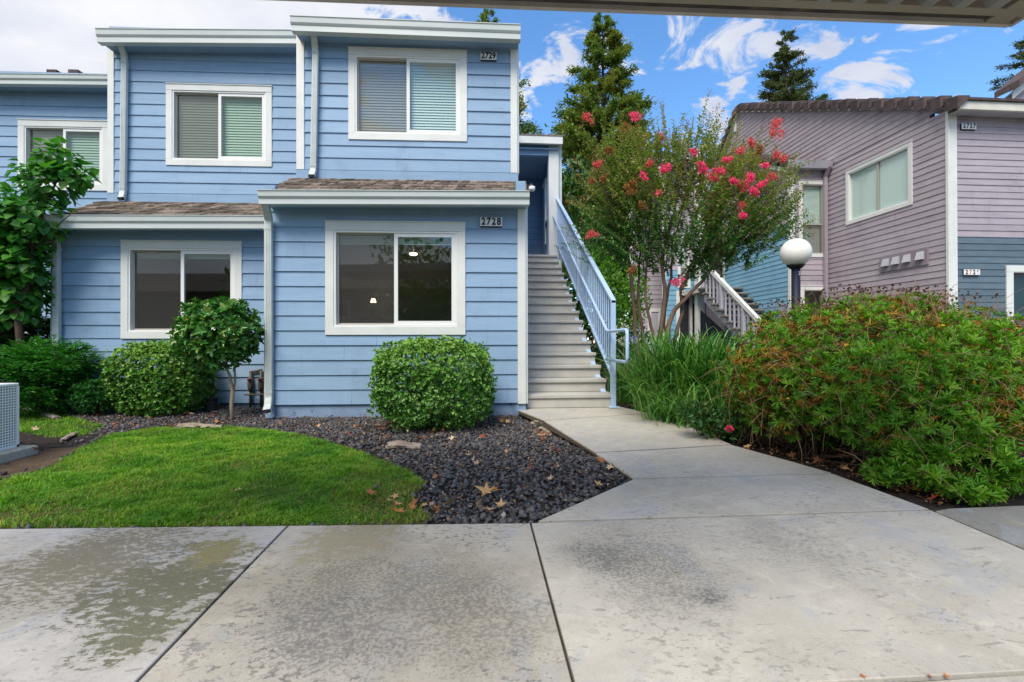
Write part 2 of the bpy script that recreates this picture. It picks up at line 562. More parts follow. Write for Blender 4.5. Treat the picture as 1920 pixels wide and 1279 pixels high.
def blob_points(blobs, n, shell=0.55, rng=RNG, power=2.0):
    """points in ellipsoids/superellipsoids (cx,cy,cz,rx,ry,rz); returns positions, outward directions"""
    vol = np.array([b[3] * b[4] * b[5] for b in blobs]) ** (2 / 3)
    cnt = rng.multinomial(n, vol / vol.sum())
    P_, D_ = [], []
    for b, k in zip(blobs, cnt):
        d = rnd_dirs(k, rng)
        q = (np.abs(d) ** power).sum(1) ** (-1 / power)
        rr = shell + (1 - shell) * rng.random(k) ** 0.6
        rr *= 1 + rng.normal(0, 0.035, k)
        loc = d * (q * rr)[:, None]
        P_.append(np.array(b[:3]) + loc * np.array(b[3:6]))
        D_.append(nrm(loc / np.array(b[3:6])))
    return np.concatenate(P_), np.concatenate(D_)


def blade_arrays(base, direction, height, spread, width, seg=5, rng=RNG, curl=1.0):
    """arching strap blades"""
    n = len(base)
    hdir = nrm(np.c_[direction[:, :2], np.zeros(n)])
    side = np.c_[-hdir[:, 1], hdir[:, 0], np.zeros(n)]
    tw = rng.normal(0, 0.5, n)
    side = side * np.cos(tw)[:, None] + hdir * np.sin(tw)[:, None]
    V = []
    for k in range(seg + 1):
        t = k / seg
        c = base + hdir * (spread * t ** 1.7)[:, None]
        c[:, 2] += height * (t * (1 + 0.35 * curl) - 0.35 * curl * t ** 3 - curl * 0.30 * np.clip(spread / height, 0, 2) * t ** 4)
        w = width * (1 - t ** 2.2) * 0.5 + 0.0006
        V += [c + side * w[:, None], c - side * w[:, None]]
    V = np.stack(V, 1).reshape(-1, 3)
    i = np.arange(n)[:, None] * (2 * (seg + 1))
    Fq = np.concatenate([i + np.array([[2 * k, 2 * k + 1, 2 * k + 3, 2 * k + 2]]) for k in range(seg)])
    return V, Fq


def in_poly(pts, poly):
    x, y = pts[:, 0], pts[:, 1]
    inside = np.zeros(len(pts), bool)
    j = len(poly) - 1
    for i in range(len(poly)):
        xi, yi = poly[i][:2]; xj, yj = poly[j][:2]
        c = ((yi > y) != (yj > y)) & (x < (xj - xi) * (y - yi) / ((yj - yi) or 1e-9) + xi)
        inside ^= c
        j = i
    return inside


def sample_poly(poly, n, rng=RNG):
    a = np.array([p[:2] for p in poly])
    lo, hi = a.min(0), a.max(0)
    out = []
    got = 0
    while got < n:
        p = lo + rng.random((n, 2)) * (hi - lo)
        p = p[in_poly(p, poly)]
        out.append(p); got += len(p)
    return np.concatenate(out)[:n]


def poly_dist(pts, poly):
    """distance of points to the outline of a polygon"""
    best = np.full(len(pts), 1e9)
    for i in range(len(poly)):
        a = np.array(poly[i][:2]); b = np.array(poly[(i + 1) % len(poly)][:2])
        ab = b - a
        t = np.clip(((pts - a) @ ab) / (ab @ ab), 0, 1)
        best = np.minimum(best, np.linalg.norm(pts - a - t[:, None] * ab, axis=1))
    return best


# value noise for patchiness on the python side
def vnoise(p, scale, seed=0):
    q = np.asarray(p)[:, :2] * scale
    i = np.floor(q).astype(int); f = q - i
    f = f * f * (3 - 2 * f)
    def h(ix, iy):
        k = (ix * 374761393 + iy * 668265263 + seed * 974634777) & 0x7fffffff
        k = ((k ^ (k >> 13)) * 1274126177) & 0x7fffffff
        return (k & 0xffff) / 65535.0
    a = h(i[:, 0], i[:, 1]); b = h(i[:, 0] + 1, i[:, 1]); c = h(i[:, 0], i[:, 1] + 1); d = h(i[:, 0] + 1, i[:, 1] + 1)
    return (a * (1 - f[:, 0]) + b * f[:, 0]) * (1 - f[:, 1]) + (c * (1 - f[:, 0]) + d * f[:, 0]) * f[:, 1]


# ------------------------------------------------------------------ ground
def sheet(name, pts, mat, kind='structure'):
    mb = MB(); mb.quad(*pts)
    o = mb.build(name, mat)
    return tag(o, kind=kind)


g = MB()
ys = [-80, 0, 2.4, 6.0, 12, 400]
for x in (-400, 400):
    for y in ys:
        g.v.append((x, y, gz(y, 0.13)))
for i in range(len(ys) - 1):
    g.f.append((i, 6 + i, 7 + i, i + 1))
tag(g.build('ground', GROUND), 'level ground of soil and rough grass running far behind the houses', kind='structure')

# --- concrete paving
ALGAE = (0.070, 0.068, 0.020)
MOSS = (0.110, 0.092, 0.036)
DIRTY = (0.098, 0.083, 0.056)
pA, pB = gp(540, 985), gp(995, 980)
s1 = gp(330, 1090); s2 = gp(160, 1050); s3 = gp(260, 1180); s1b = gp(410, 1035)
CON_L = concrete('algae_stained_concrete', (0.465, 0.447, 0.425),
                 [(s1.x, s1.y, 0.26, ALGAE, 0.95, 9), (s2.x, s2.y, 0.30, MOSS, 0.8, 15), (s3.x, s3.y, 0.13, (0.085, 0.085, 0.03), 0.95, 9),
                  (s1b.x, s1b.y, 0.12, (0.17, 0.145, 0.03), 0.9, 10)], 0.6, 0.25, 0.45)
c1 = gp(640, 1075); c2 = gp(800, 1110); c3 = gp(600, 1180); c4 = gp(650, 1010); c5 = gp(900, 1160)
CON_M = concrete('moss_stained_concrete', (0.445, 0.41, 0.345),
                 [(c1.x, c1.y, 0.24, MOSS, 0.85, 22), (c2.x, c2.y, 0.30, DIRTY, 0.75, 28), (c3.x, c3.y, 0.20, (0.10, 0.095, 0.085), 0.8, 34),
                  (c4.x, c4.y, 0.20, (0.22, 0.18, 0.075), 0.6, 8), (c5.x, c5.y, 0.22, DIRTY, 0.6, 30)], 0.9, 0.0, 0.75)
d1 = gp(1200, 1035); d2 = gp(1130, 1040); d3 = gp(1330, 1110); d4 = gp(1330, 1118); d5 = gp(1480, 1030); d6 = gp(1240, 1100)
CON_R = concrete('pale_worn_concrete', (0.485, 0.455, 0.39),
                 [(d1.x, d1.y, 0.26, DIRTY, 0.7, 30), (d2.x, d2.y, 0.11, (0.09, 0.09, 0.08), 0.8, 26), (d6.x, d6.y, 0.2, DIRTY, 0.5, 26),
                  (d4.x, d4.y, 0.055, (0.06, 0.06, 0.055), 0.95, 24), (d5.x, d5.y, 0.25, DIRTY, 0.35, 20)], 0.45)
CON_W = concrete('walkway_concrete', (0.475, 0.44, 0.37), [], 0.35)
CON_D = concrete('grey_side_concrete', (0.20, 0.19, 0.165), [], 0.5)


def offset_poly(poly, d):
    out = []
    n = len(poly)
    area = sum(poly[i][0] * poly[(i + 1) % n][1] - poly[(i + 1) % n][0] * poly[i][1] for i in range(n))
    s = 1 if area > 0 else -1
    for i in range(n):
        p0, p1, p2 = (Vector(poly[(i + k) % n][:2]) for k in (-1, 0, 1))
        e1 = (p1 - p0).normalized(); e2 = (p2 - p1).normalized()
        n1 = Vector((-e1.y, e1.x)) * s; n2 = Vector((-e2.y, e2.x)) * s
        m = (n1 + n2); m.normalize()
        k = max(0.45, m.dot(n1))
        out.append(p1 + m * d / k)
    return out


def slab(poly, mat, parent, zf, thick=0.13, gap=0.0055, ch=0.003, name='concrete_slab'):
    a = offset_poly(poly, gap)
    b = offset_poly(poly, gap + ch)
    n = len(poly)
    mb = MB()
    for q, dz in ((a, -thick), (a, -ch), (b, 0.0)):
        for p in q:
            mb.v.append((p.x, p.y, zf(p.y) + dz))
    for r in (0, n):
        for i in range(n):
            mb.f.append((r + i, r + (i + 1) % n, r + n + (i + 1) % n, r + n + i))
    mb.f.append(tuple(2 * n + i for i in range(n)))
    return mb.build(name, mat, parent)


wz = lambda y: gz(y)
ynear = gp(1700, 1268).y
yfar = gp(540, 985).y
xa, xb = pA.x, pB.x
sw_base = MB().quad((-12, -3, wz(-3) - 0.017), (12, -3, wz(-3) - 0.017), (12, yfar - 0.01, wz(yfar) - 0.017), (-12, yfar - 0.01, wz(yfar) - 0.017))
JOINT = M('joint_dirt', (0.045, 0.036, 0.028), 0.95, 0.05, (0.075, 0.06, 0.042), 20)
SIDEWALK = tag(sw_base.build('sidewalk', JOINT), 'concrete sidewalk slabs running along the front of the lawn', kind='structure')
wl = xb - xa
e1 = gp(1745, 956); e2 = gp(1920, 1030); e3 = gp(2300, 1200)
yl = lambda u, v: gp(u, v).y
slab([(xa - 3 * wl, ynear), (xa - 1.25 * wl, ynear), (xa - 1.25 * wl, yl(-100, 991)), (xa - 3 * wl, yl(-100, 991))], CON_L, SIDEWALK, wz)
slab([(xa - 1.25 * wl, ynear), (xa, ynear), (xa, pA.y), (xa - 1.25 * wl, yl(0, 990))], CON_L, SIDEWALK, wz)
slab([(xa, ynear), (xb, ynear), (xb, pB.y), (xa, pA.y)], CON_M, SIDEWALK, wz)
slab([(xb, ynear), (4.2, ynear - 0.02), (3.6, gp(2250, 1180).y), (e2.x, e2.y), (e1.x, e1.y), (xb, pB.y)], CON_R, SIDEWALK, wz)
slab([(xa - 3 * wl, -1.2), (xa + 0.3, -1.2), (xa + 0.3, ynear), (xa - 3 * wl, ynear)], CON_L, SIDEWALK, lambda y: wz(y) - 0.012)
slab([(xa + 0.3, -1.2), (xb + 2.4, -1.2), (xb + 2.4, ynear), (xa + 0.3, ynear)], CON_R, SIDEWALK, lambda y: wz(y) - 0.012)
slab([(xb + 2.4, -1.2), (7, -1.2), (7, ynear - 0.1), (xb + 2.4, ynear)], CON_R, SIDEWALK, lambda y: wz(y) - 0.012)
q1 = gp(1775, 951); q2 = gp(1925, 945); q3 = gp(2400, 930)
slab([(e1.x + 0.02, e1.y), (e2.x + 0.02, e2.y + 0.0), (3.65, gp(2250, 1180).y), (7, gp(2250, 1180).y), (7, q3.y), (q2.x, q2.y), (q1.x, q1.y)], CON_D, SIDEWALK, lambda y: wz(y) - 0.006)

WALK = tag(MB().quad(*(tuple(gp(u, v) - Vector((0, 0, 0.014))) for u, v in ((1014, 974), (1185, 897), (1110, 848), (968, 770), (1155, 767), (1245, 789), (1360, 838), (1730, 955)))).build('walkway', JOINT),
           'pale concrete walkway widening from the stair foot to the sidewalk', kind='structure')
G = lambda *uv: [tuple(gp(u, v)) for u, v in uv]
slab(G((1006, 977), (1187, 898), (1370, 893), (1562, 888), (1745, 955)), CON_W, WALK, wz)
slab(G((1187, 897), (1115, 849), (1255, 842), (1372, 834), (1470, 861), (1562, 887)), CON_W, WALK, wz)
slab(G((1115, 848), (1020, 789), (1215, 775), (1262, 788), (1320, 810), (1372, 833)), CON_W, WALK, wz)
slab(G((1020, 788), (963, 766), (1090, 764), (1162, 762), (1215, 774)), CON_W, WALK, wz)

# --- lawn, stone bed, right-hand bed
lawn_uv = [(-160, 997), (0, 994), (540, 988), (790, 985), (812, 975), (770, 935), (800, 908), (770, 885), (700, 858), (640, 836), (560, 815), (470, 803), (380, 800), (290, 802), (205, 815), (150, 842), (85, 880), (0, 905), (-160, 930)]
LAWN = [bp(u, v) for u, v in lawn_uv]
lawn2_uv = [(-160, 775), (38, 770), (110, 774), (200, 800), (160, 818), (95, 822), (38, 812), (-160, 820)]
LAWN2 = [bp(u, v) for u, v in lawn2_uv]
bed_uv = [(-160, 999), (-160, 770), (60, 750), (510, 765), (955, 762), (968, 772), (1119, 850), (1190, 900), (1010, 984), (540, 991)]
BED = [bp(u, v) for u, v in bed_uv]


def flat(name, poly, mat, dz, label):
    mb = MB(); mb.quad(*((p.x, p.y, bed_z(p.y) + dz) for p in poly))
    return tag(mb.build(name, mat), label, kind='structure')


flat('planting_bed', BED, BEDBASE, -0.006, 'dark soil bed between the blue house and the sidewalk')
flat('lawn', LAWN, GRASSBASE, 0.003, 'turf patch beside the black stones and the sidewalk')
soil_uv = [(-160, 905), (0, 900), (85, 878), (150, 840), (190, 816), (120, 806), (30, 802), (-160, 815)]
strip_uv = [(130, 775), (200, 770), (430, 775), (440, 798), (300, 801), (205, 812)]
flat('bare_earth', [bp(u, v) for u, v in soil_uv], SOIL, 0.000, 'bare brown earth beside the air conditioner pad')
rb = G((1164, 766), (1215, 777), (1262, 790), (1322, 812), (1374, 836), (1470, 863), (1562, 890), (1748, 956), (1925, 948), (2500, 925), (2500, 800), (1700, 735), (1164, 735))
mb = MB(); mb.quad(*((p[0], p[1], wz(p[1]) - 0.05) for p in rb))
tag(mb.build('shrub_bed', BEDBASE), 'dark mulch bed under the shrubs right of the walkway', kind='structure')
# pale paving of the yard between the shrubs and the mauve house
mb = MB(); mb.quad((4.2, 4.6, 0.06), (14, 4.0, 0.06), (14, 9.0, 0.13), (4.2, 9.0, 0.13))
tag(mb.build('yard_paving', PATIO), 'pale paving glimpsed through the big shrub', kind='structure')

# ------------------------------------------------------------------ building helpers
def cut(a0, a1, holes, z0, z1, tol=0.02):
    iv = [(a0, a1)]
    for (h0, h1, hz0, hz1) in holes:
        if min(z1, hz1) - max(z0, hz0) > tol:
            nx = []
            for s, e in iv:
                if h1 <= s or h0 >= e: nx.append((s, e)); continue
                if h0 > s: nx.append((s, h0))
                if h1 < e: nx.append((h1, e))
            iv = nx
    return [(s, e) for s, e in iv if e - s > 0.015]


def siding(parent, mp, a0, a1, z0, z1, pitch, mat, holes=(), span=None, lap=0.022, top=0.005, name='siding_board', matf=None, splits=0):
    """one lapped board per course, cut round the openings; span(z) gives the ends where the wall is not a rectangle"""
    z = z0
    while z < z1 - 0.03:
        zt = min(z + pitch, z1)
        pieces = [(s, e, z, zt) for s, e in cut(a0, a1, holes, z + 0.01, zt - 0.01)]
        for (h0, h1, hz0, hz1) in holes:
            if z + 0.02 < hz0 < zt - 0.01: pieces.append((max(a0, h0), min(a1, h1), z, hz0))
            if z + 0.01 < hz1 < zt - 0.02: pieces.append((max(a0, h0), min(a1, h1), hz1, zt))
        if len(pieces) and not span and pitch > 0.16:
            q2 = []
            for (s, e, za, zc) in pieces:
                if e - s > 1.6 and random.random() < 0.45:
                    m_ = s + (e - s) * random.uniform(0.25, 0.75)
                    q2 += [(s, m_ - 0.0012, za, zc), (m_ + 0.0012, e, za, zc)]
                else: q2.append((s, e, za, zc))
            pieces = q2
        j = random.uniform(-0.0025, 0.0025)
        l = lap + random.uniform(-0.002, 0.002)
        for s, e, za, zc in pieces:
            sb, st, eb, et = s, s, e, e
            if span:
                lo_b, hi_b = span(za); lo_t, hi_t = span(zc)
                sb, st, eb, et = max(s, lo_b), max(s, lo_t), min(e, hi_b), min(e, hi_t)
                if eb - sb < 0.02 and et - st < 0.02: continue
                eb = max(eb, sb + 0.001); et = max(et, st + 0.001)
            mb = MB()
            q = 0.003                              # tiny eased lower edge
            dd = lambda zz: l + (top - l) * (zz - z) / (zt - z)
            jb = j if za == z else 0.0
            zu = zc + 0.004 if zc == zt else zc
            prof = [(0.0, za + jb), (dd(za) - q, za + jb), (dd(za), za + jb + q), (dd(zc), zu), (0.0, zu)]
            k = len(prof)
            for side in (0, 1):
                for d, zz in prof:
                    f = min(1, max(0, (zz - za) / max(zc - za, 1e-6)))
                    x = (sb + (st - sb) * f) if side == 0 else (eb + (et - eb) * f)
                    mb.v.append(mp(x, d, zz))
            for i in range(k):
                mb.f.append((i, (i + 1) % k, k + (i + 1) % k, k + i))
            mb.f.append(tuple(range(k))); mb.f.append(tuple(range(2 * k - 1, k - 1, -1)))
            mb.build(name, matf(z) if matf else mat, parent)
        z += pitch


def wall_core(name, parent, mp, a0, a1, z0, z1, mat, holes=(), th=0.12, span=None):
    """the wall behind the boards, with real openings"""
    mb = MB()
    if span:
        zs = np.linspace(z0, z1, 40)
    cutz = sorted({z0, z1, *[max(z0, min(z1, h[2])) for h in holes], *[max(z0, min(z1, h[3])) for h in holes], *(list(zs) if span else [])})
    for za, zb in zip(cutz[:-1], cutz[1:]):
        if zb - za < 1e-4: continue
        lo, hi = a0, a1
        if span:
            l1, h1 = span(zb); lo = max(a0, l1); hi = min(a1, h1)
            if hi - lo < 0.02: continue
        for s, e in cut(lo, hi, holes, za, zb, 1e-5):
            mb.box(mp, s, e, -th, 0.0, za, zb)
    return mb.build(name, mat, parent)


def window(house, mp, s0, s1, z0, z1, cas=0.09, style='slider', blind=None, blind_drop=1.0, right_front=True, casing=WHITE, room=True, mullion=0.5,
           inner=VINYL, slatp=0.028, label=None, depth=2.4, margin=0.7):
    """casing (the window's own mesh) with sashes, panes, blind"""
    w = MB()
    pr = 0.032
    w.box(mp, s0, s1, -0.01, pr, z1 - cas, z1)
    w.box(mp, s0, s1, -0.01, pr, z0, z0 + cas)
    w.box(mp, s0, s0 + cas, -0.01, pr - 0.002, z0 + cas, z1 - cas)
    w.box(mp, s1 - cas, s1, -0.01, pr - 0.002, z0 + cas, z1 - cas)
    w.box(mp, s0 - 0.006, s1 + 0.006, -0.01, pr + 0.012, z1, z1 + 0.016)          # drip cap
    win = w.build('window', casing, house, bevel=0.003)
    if label: win['label'] = label
    i0, i1, j0, j1 = s0 + cas, s1 - cas, z0 + cas, z1 - cas
    # jamb liner
    fr = 0.024
    m = MB()
    m.box(mp, i0, i1, -0.09, 0.020, j1 - fr, j1); m.box(mp, i0, i1, -0.09, 0.024, j0, j0 + fr)
    m.box(mp, i0, i0 + fr, -0.09, 0.020, j0 + fr, j1 - fr); m.box(mp, i1 - fr, i1, -0.09, 0.020, j0 + fr, j1 - fr)
    m.build('frame', inner, win, bevel=0.002)
    k0, k1, l0, l1 = i0 + fr, i1 - fr, j0 + fr, j1 - fr
    mid = k0 + (k1 - k0) * mullion
    def sash(a, b, d, fw, mat, pane):
        q = MB()
        q.box(mp, a, b, d - 0.03, d, l1 - fw, l1); q.box(mp, a, b, d - 0.03, d, l0, l0 + fw)
        q.box(mp, a, a + fw, d - 0.03, d, l0 + fw, l1 - fw); q.box(mp, b - fw, b, d - 0.03, d, l0 + fw, l1 - fw)
        q.build('sash', mat, win, bevel=0.002)
        p = MB()
        p.quad(mp(a + fw, d - 0.016, l0 + fw), mp(b - fw, d - 0.016, l0 + fw), mp(b - fw, d - 0.016, l1 - fw), mp(a + fw, d - 0.016, l1 - fw))
        p.build('glass_pane', pane, win)
    if style == 'slider':
        sash(k0, mid + 0.012, -0.030, 0.022, GREYFR, SCREEN)
        sash(mid - 0.026, k1, 0.006, 0.048, inner, GLASS)
    elif style == 'hung':
        zm = l0 + (l1 - l0) * 0.43
        q = MB(); q.box(mp, k0, k1, -0.05, -0.015, zm - 0.02, zm + 0.02); q.build('meeting_rail', GREYFR, win)
        p = MB(); p.quad(mp(k0, -0.04, zm), mp(k1, -0.04, zm), mp(k1, -0.04, l1), mp(k0, -0.04, l1)); p.build('glass_pane', GLASS, win)
        p = MB(); p.quad(mp(k0, -0.03, l0), mp(k1, -0.03, l0), mp(k1, -0.03, zm), mp(k0, -0.03, zm)); p.build('glass_pane', SCREEN, win)
    if blind is not None:
        b = MB()
        zb = l1 - (l1 - l0) * blind_drop
        z = l1 - 0.03
        while z > zb:
            hh = slatp * 0.58
            b.hexa([mp(k0 + 0.01, -0.076, z - hh), mp(k1 - 0.01, -0.076, z - hh), mp(k1 - 0.01, -0.094, z + hh), mp(k0 + 0.01, -0.094, z + hh),
                    mp(k0 + 0.01, -0.074, z - hh), mp(k1 - 0.01, -0.074, z - hh), mp(k1 - 0.01, -0.092, z + hh), mp(k0 + 0.01, -0.092, z + hh)])
            z -= slatp
        b.box(mp, k0 + 0.005, k1 - 0.005, -0.10, -0.070, l1 - 0.045, l1 - 0.002)
        if blind_drop > 0.95: b.box(mp, k0 + 0.01, k1 - 0.01, -0.10, -0.075, l0 + 0.004, l0 + 0.03)
        b.build('blind', blind, win)
    if room:
        r = MB()
        a, b_, c, d = k0 - margin, k1 + margin, l0 - min(0.5, margin), l1 + min(0.35, margin)
        D = -depth
        r.quad(mp(a, D, c), mp(b_, D, c), mp(b_, D, d), mp(a, D, d))
        r.quad(mp(a, -0.13, c), mp(b_, -0.13, c), mp(b_, D, c), mp(a, D, c))
        r.quad(mp(a, -0.13, d), mp(b_, -0.13, d), mp(b_, D, d), mp(a, D, d))
        r.quad(mp(a, -0.13, c), mp(a, D, c), mp(a, D, d), mp(a, -0.13, d))
        r.quad(mp(b_, -0.13, c), mp(b_, D, c), mp(b_, D, d), mp(b_, -0.13, d))
        # front faces of the room round the window opening
        for (x0, x1, y0, y1) in ((a, b_, c, z0 + 0.01), (a, b_, z1 - 0.01, d), (a, s0 + 0.01, z0 + 0.01, z1 - 0.01), (s1 - 0.01, b_, z0 + 0.01, z1 - 0.01)):
            r.quad(mp(x0, -0.13, y0), mp(x1, -0.13, y0), mp(x1, -0.13, y1), mp(x0, -0.13, y1))
        r.build('room_interior', ROOM, win)
    return win, (k0, k1, l0, l1)


def gutter(parent, mp, a0, a1, z0, z1, d0=0.0, dep=0.13, tilt=0.0, name='gutter'):
    """box gutter with a rolled lip and a lower fascia board; tilt drops the right end"""
    m = MB()
    h = z1 - z0
    prof = [(0, 0.0), (dep * 0.80, 0.0), (dep * 0.80, h * 0.40), (dep * 0.86, h * 0.42), (dep, h * 0.55), (dep + 0.006, h * 0.93), (dep + 0.016, h * 0.95),
            (dep + 0.016, h), (dep - 0.010, h), (dep - 0.014, h * 0.9), (0, h * 0.85)]
    n = len(prof)
    for a, dz in ((a0, 0.0), (a1, -tilt)):
        for d, z in prof:
            m.v.append(mp(a, d0 + d, z0 + z + dz))
    for i in range(n):
        m.f.append((i, (i + 1) % n, n + (i + 1) % n, n + i))
    m.f.append(tuple(range(n))); m.f.append(tuple(range(2 * n - 1, n - 1, -1)))
    return m.build(name, GUTTER, parent)


def number_sign(frame, mp, s0, s1, z0, z1, digits, label, cols=None, dep=0.055):
    """a lit-box style number plate with separate digits"""
    o = empty('house_number_sign', (0, 0, 0), 0, label, 'house number')
    o.location = frame.o; o.rotation_euler = (0, 0, frame.rot)
    MB().box(mp, s0 + 0.004, s1 - 0.004, 0.018, dep - 0.016, z0 - 0.012, z1 - 0.006).build('shadow_backing', BLACK, o)  # black backing reaches below the plate to stand for its shadow
    MB().box(mp, s0, s1, dep - 0.016, dep, z0, z1).build('plate', PLATE, o, bevel=0.004)
    wd = (s1 - s0) / len(digits)
    for i, ch in enumerate(digits):
        c = bpy.data.curves.new('digit', 'FONT')
        c.body = ch; c.size = (z1 - z0) * 1.10; c.extrude = 0.0; c.offset = 0.0055 * (z1 - z0) / 0.12
        c.align_x = 'CENTER'
        tmp = bpy.data.objects.new('digit', c); COL.objects.link(tmp)
        bpy.context.view_layer.update()
        me = bpy.data.meshes.new_from_object(tmp.evaluated_get(bpy.context.evaluated_depsgraph_get()))
        bpy.data.objects.remove(tmp); bpy.data.curves.remove(c)
        cx = s0 + wd * (i + 0.5) * 0.92 + (s1 - s0) * 0.04
        cz = z0 + (z1 - z0) * 0.15
        for v in me.vertices:
            x, y = v.co.x, v.co.y
            v.co = Vector(mp(cx + x * 0.82, dep + 0.002, cz + y))
        me.materials.clear(); me.materials.append(ORANGE if cols and cols[i] else BLACK)
        link('digit', me, o)
    return o


# ------------------------------------------------------------------ the blue townhouse
BF = Frame(Vector(at(986, 757, 5.85)) * 1.0, R(-1.4))
BF.o.z = 0.0
BH = empty('blue_townhouse', BF.o, BF.rot, 'pale blue two-storey townhouse with lap siding, white trim and stepped blocks', 'house')
fac = lambda L: (lambda a, d, z: (a, L - d, z))
bx = lambda u, v, L: BF.hy(u, v, L)[0]
bz = lambda u, v, L: BF.hy(u, v, L)[1]


def brect(u0, v0, u1, v1, L):
    x0, z1 = BF.hy(u0, (v0), L); x1, z0 = BF.hy(u1, v1, L)
    return x0, x1, z0, z1


L_LR, L_LL, L_UR, L_UL, L_3 = 0.0, 0.94, 1.12, 2.05, 2.9
W1 = brect(654, 92, 876, 267, L_UR)
W2 = brect(313, 159, 511, 314, L_UL)
W3 = brect(36, 226, 206, 359, L_3)
W4 = brect(611, 417, 873, 628, L_LR)
W5 = brect(229, 453, 455, 635, L_LL)

# lower right block
mp = fac(L_LR)
zb = bz(740, 757.5, 0); zt = bz(740, 380, 0)
xl, xr = bx(497, 600, 0), 0.0
grd = bed_z(5.8) - 0.1
wl_ = wall_core('wall', BH, mp, xl, xr, zb, zt + 0.06, BLUE, [W4])
pitchb = 27.35 * 5.8 / F
siding(wl_, mp, xl + 0.06, xr - 0.105, zb, zt + 0.02, pitchb, BLUE, [W4])
cb = MB().box(mp, xr - 0.105, xr, 0.0, 0.028, zb - 0.01, zt + 0.01).box(mp, xr - 0.03, xr + 0.028, -0.10, 0.0, zb - 0.01, zt + 0.01)
cb.build('corner_board', WHITE, BH, bevel=0.003)
MB().box(mp, xl, xl + 0.06, 0.0, 0.028, zb, zt + 0.01).build('corner_board', WHITE, BH, bevel=0.003)
MB().box(mp, xl + 0.02, xr - 0.02, -0.12, -0.012, grd, zb + 0.02).build('foundation', FOUND, BH)
# its side walls
MB().box(ident, xr - 0.12, xr, 0.0, 7.2, grd, zt + 0.30).build('side_wall', BLUE, BH)
MB().box(ident, xl, xl + 0.12, 0.0, 2.0, grd, zt + 0.2).build('side_wall', BLUE, BH)
window(BH, mp, *W4, cas=0.105, blind=BLINDG, blind_drop=0.11, label='large slider window with a lit ceiling lamp behind it')[0]
# lower left block
mp = fac(L_LL)
zb2 = bz(300, 757, L_LL); zt2 = bz(300, 422, L_LL)
xl2 = bx(98, 500, L_LL); xr2 = xl
w_ = wall_core('wall', BH, mp, xl2, xr2 + 0.1, zb2, zt2 + 0.08, BLUE, [W5])
siding(w_, mp, xl2 + 0.11, xr2 + 0.0, zb2, zt2 + 0.03, 23.6 * 6.79 / F, BLUE, [W5])
MB().box(mp, xl2, xl2 + 0.11, 0.0, 0.028, zb2 - 0.01, zt2 + 0.01).build('corner_board', WHITE, BH, bevel=0.003)
MB().box(mp, xl2 + 0.02, xr2, -0.12, -0.012, grd, zb2 + 0.02).build('foundation', FOUND, BH)
MB().box(ident, xl2, xl2 + 0.12, L_LL, 3.5, grd, zt2 + 0.2).build('side_wall', BLUE, BH)
window(BH, mp, *W5, cas=0.10, blind=BLINDG, blind_drop=0.08)
# upper right block
mp = fac(L_UR)
zb3 = bz(760, 333, L_UR); zt3 = bz(760, 50, L_UR)
xl3, xr3 = bx(557, 200, L_UR), bx(970, 200, L_UR)
w_ = wall_core('wall', BH, mp, xl3, xr3, zb3, zt3 + 0.1, BLUE, [W1])
siding(w_, mp, xl3 + 0.115, xr3 - 0.105, zb3 + 0.09, zt3 + 0.06, 22.95 * 6.95 / F, BLUE, [W1])
MB().box(mp, xl3 - 0.01, xr3 + 0.01, 0.0, 0.026, zb3 - 0.05, zb3 + 0.085).build('skirt_board', BLUE, BH, bevel=0.003)
MB().box(mp, xl3, xl3 + 0.115, 0.0, 0.03, zb3 + 0.088, zt3 + 0.08).build('corner_board', WHITE, BH, bevel=0.003)
MB().box(mp, xr3 - 0.105, xr3, 0.0, 0.03, zb3 + 0.088, zt3 + 0.02).box(mp, xr3 - 0.03, xr3 + 0.025, -0.1, 0.0, zb3 + 0.088, zt3 + 0.02).build('corner_board', WHITE, BH, bevel=0.003)
MB().box(ident, xr3 - 0.12, xr3, L_UR + 0.005, 7.2, zb3 - 0.2, zt3 + 0.1).build('side_wall', BLUE, BH)
MB().box(ident, xl3, xl3 + 0.12, L_UR + 0.005, 4.2, zb3 - 0.6, zt3 + 0.1).build('side_wall', BLUE, BH)
window(BH, mp, *W1, cas=0.10, blind=BLIND, slatp=0.042)
# upper left block
mp = fac(L_UL)
zb4 = bz(380, 376, L_UL); zt4 = bz(380, 66, L_UL)
xl4 = bx(204, 200, L_UL)
w_ = wall_core('wall', BH, mp, xl4, xl3 + 0.3, zb4, zt4 + 0.1, BLUE, [W2])
siding(w_, mp, xl4 + 0.10, xl3 + 0.28, zb4 + 0.10, zt4 + 0.05, 20.3 * 7.87 / F, BLUE, [W2])
MB().box(mp, xl4 - 0.01, xl3 + 0.2, 0.0, 0.026, zb4 - 0.05, zb4 + 0.095).build('skirt_board', BLUE, BH, bevel=0.003)
MB().box(mp, xl4, xl4 + 0.10, 0.0, 0.03, zb4 + 0.098, zt4 + 0.02).build('corner_board', WHITE, BH, bevel=0.003)
MB().box(ident, xl4, xl4 + 0.12, L_UL + 0.005, 5.0, zb4 - 0.6, zt4 + 0.1).build('side_wall', BLUE, BH)
window(BH, mp, *W2, cas=0.10, blind=BLINDG, slatp=0.045)
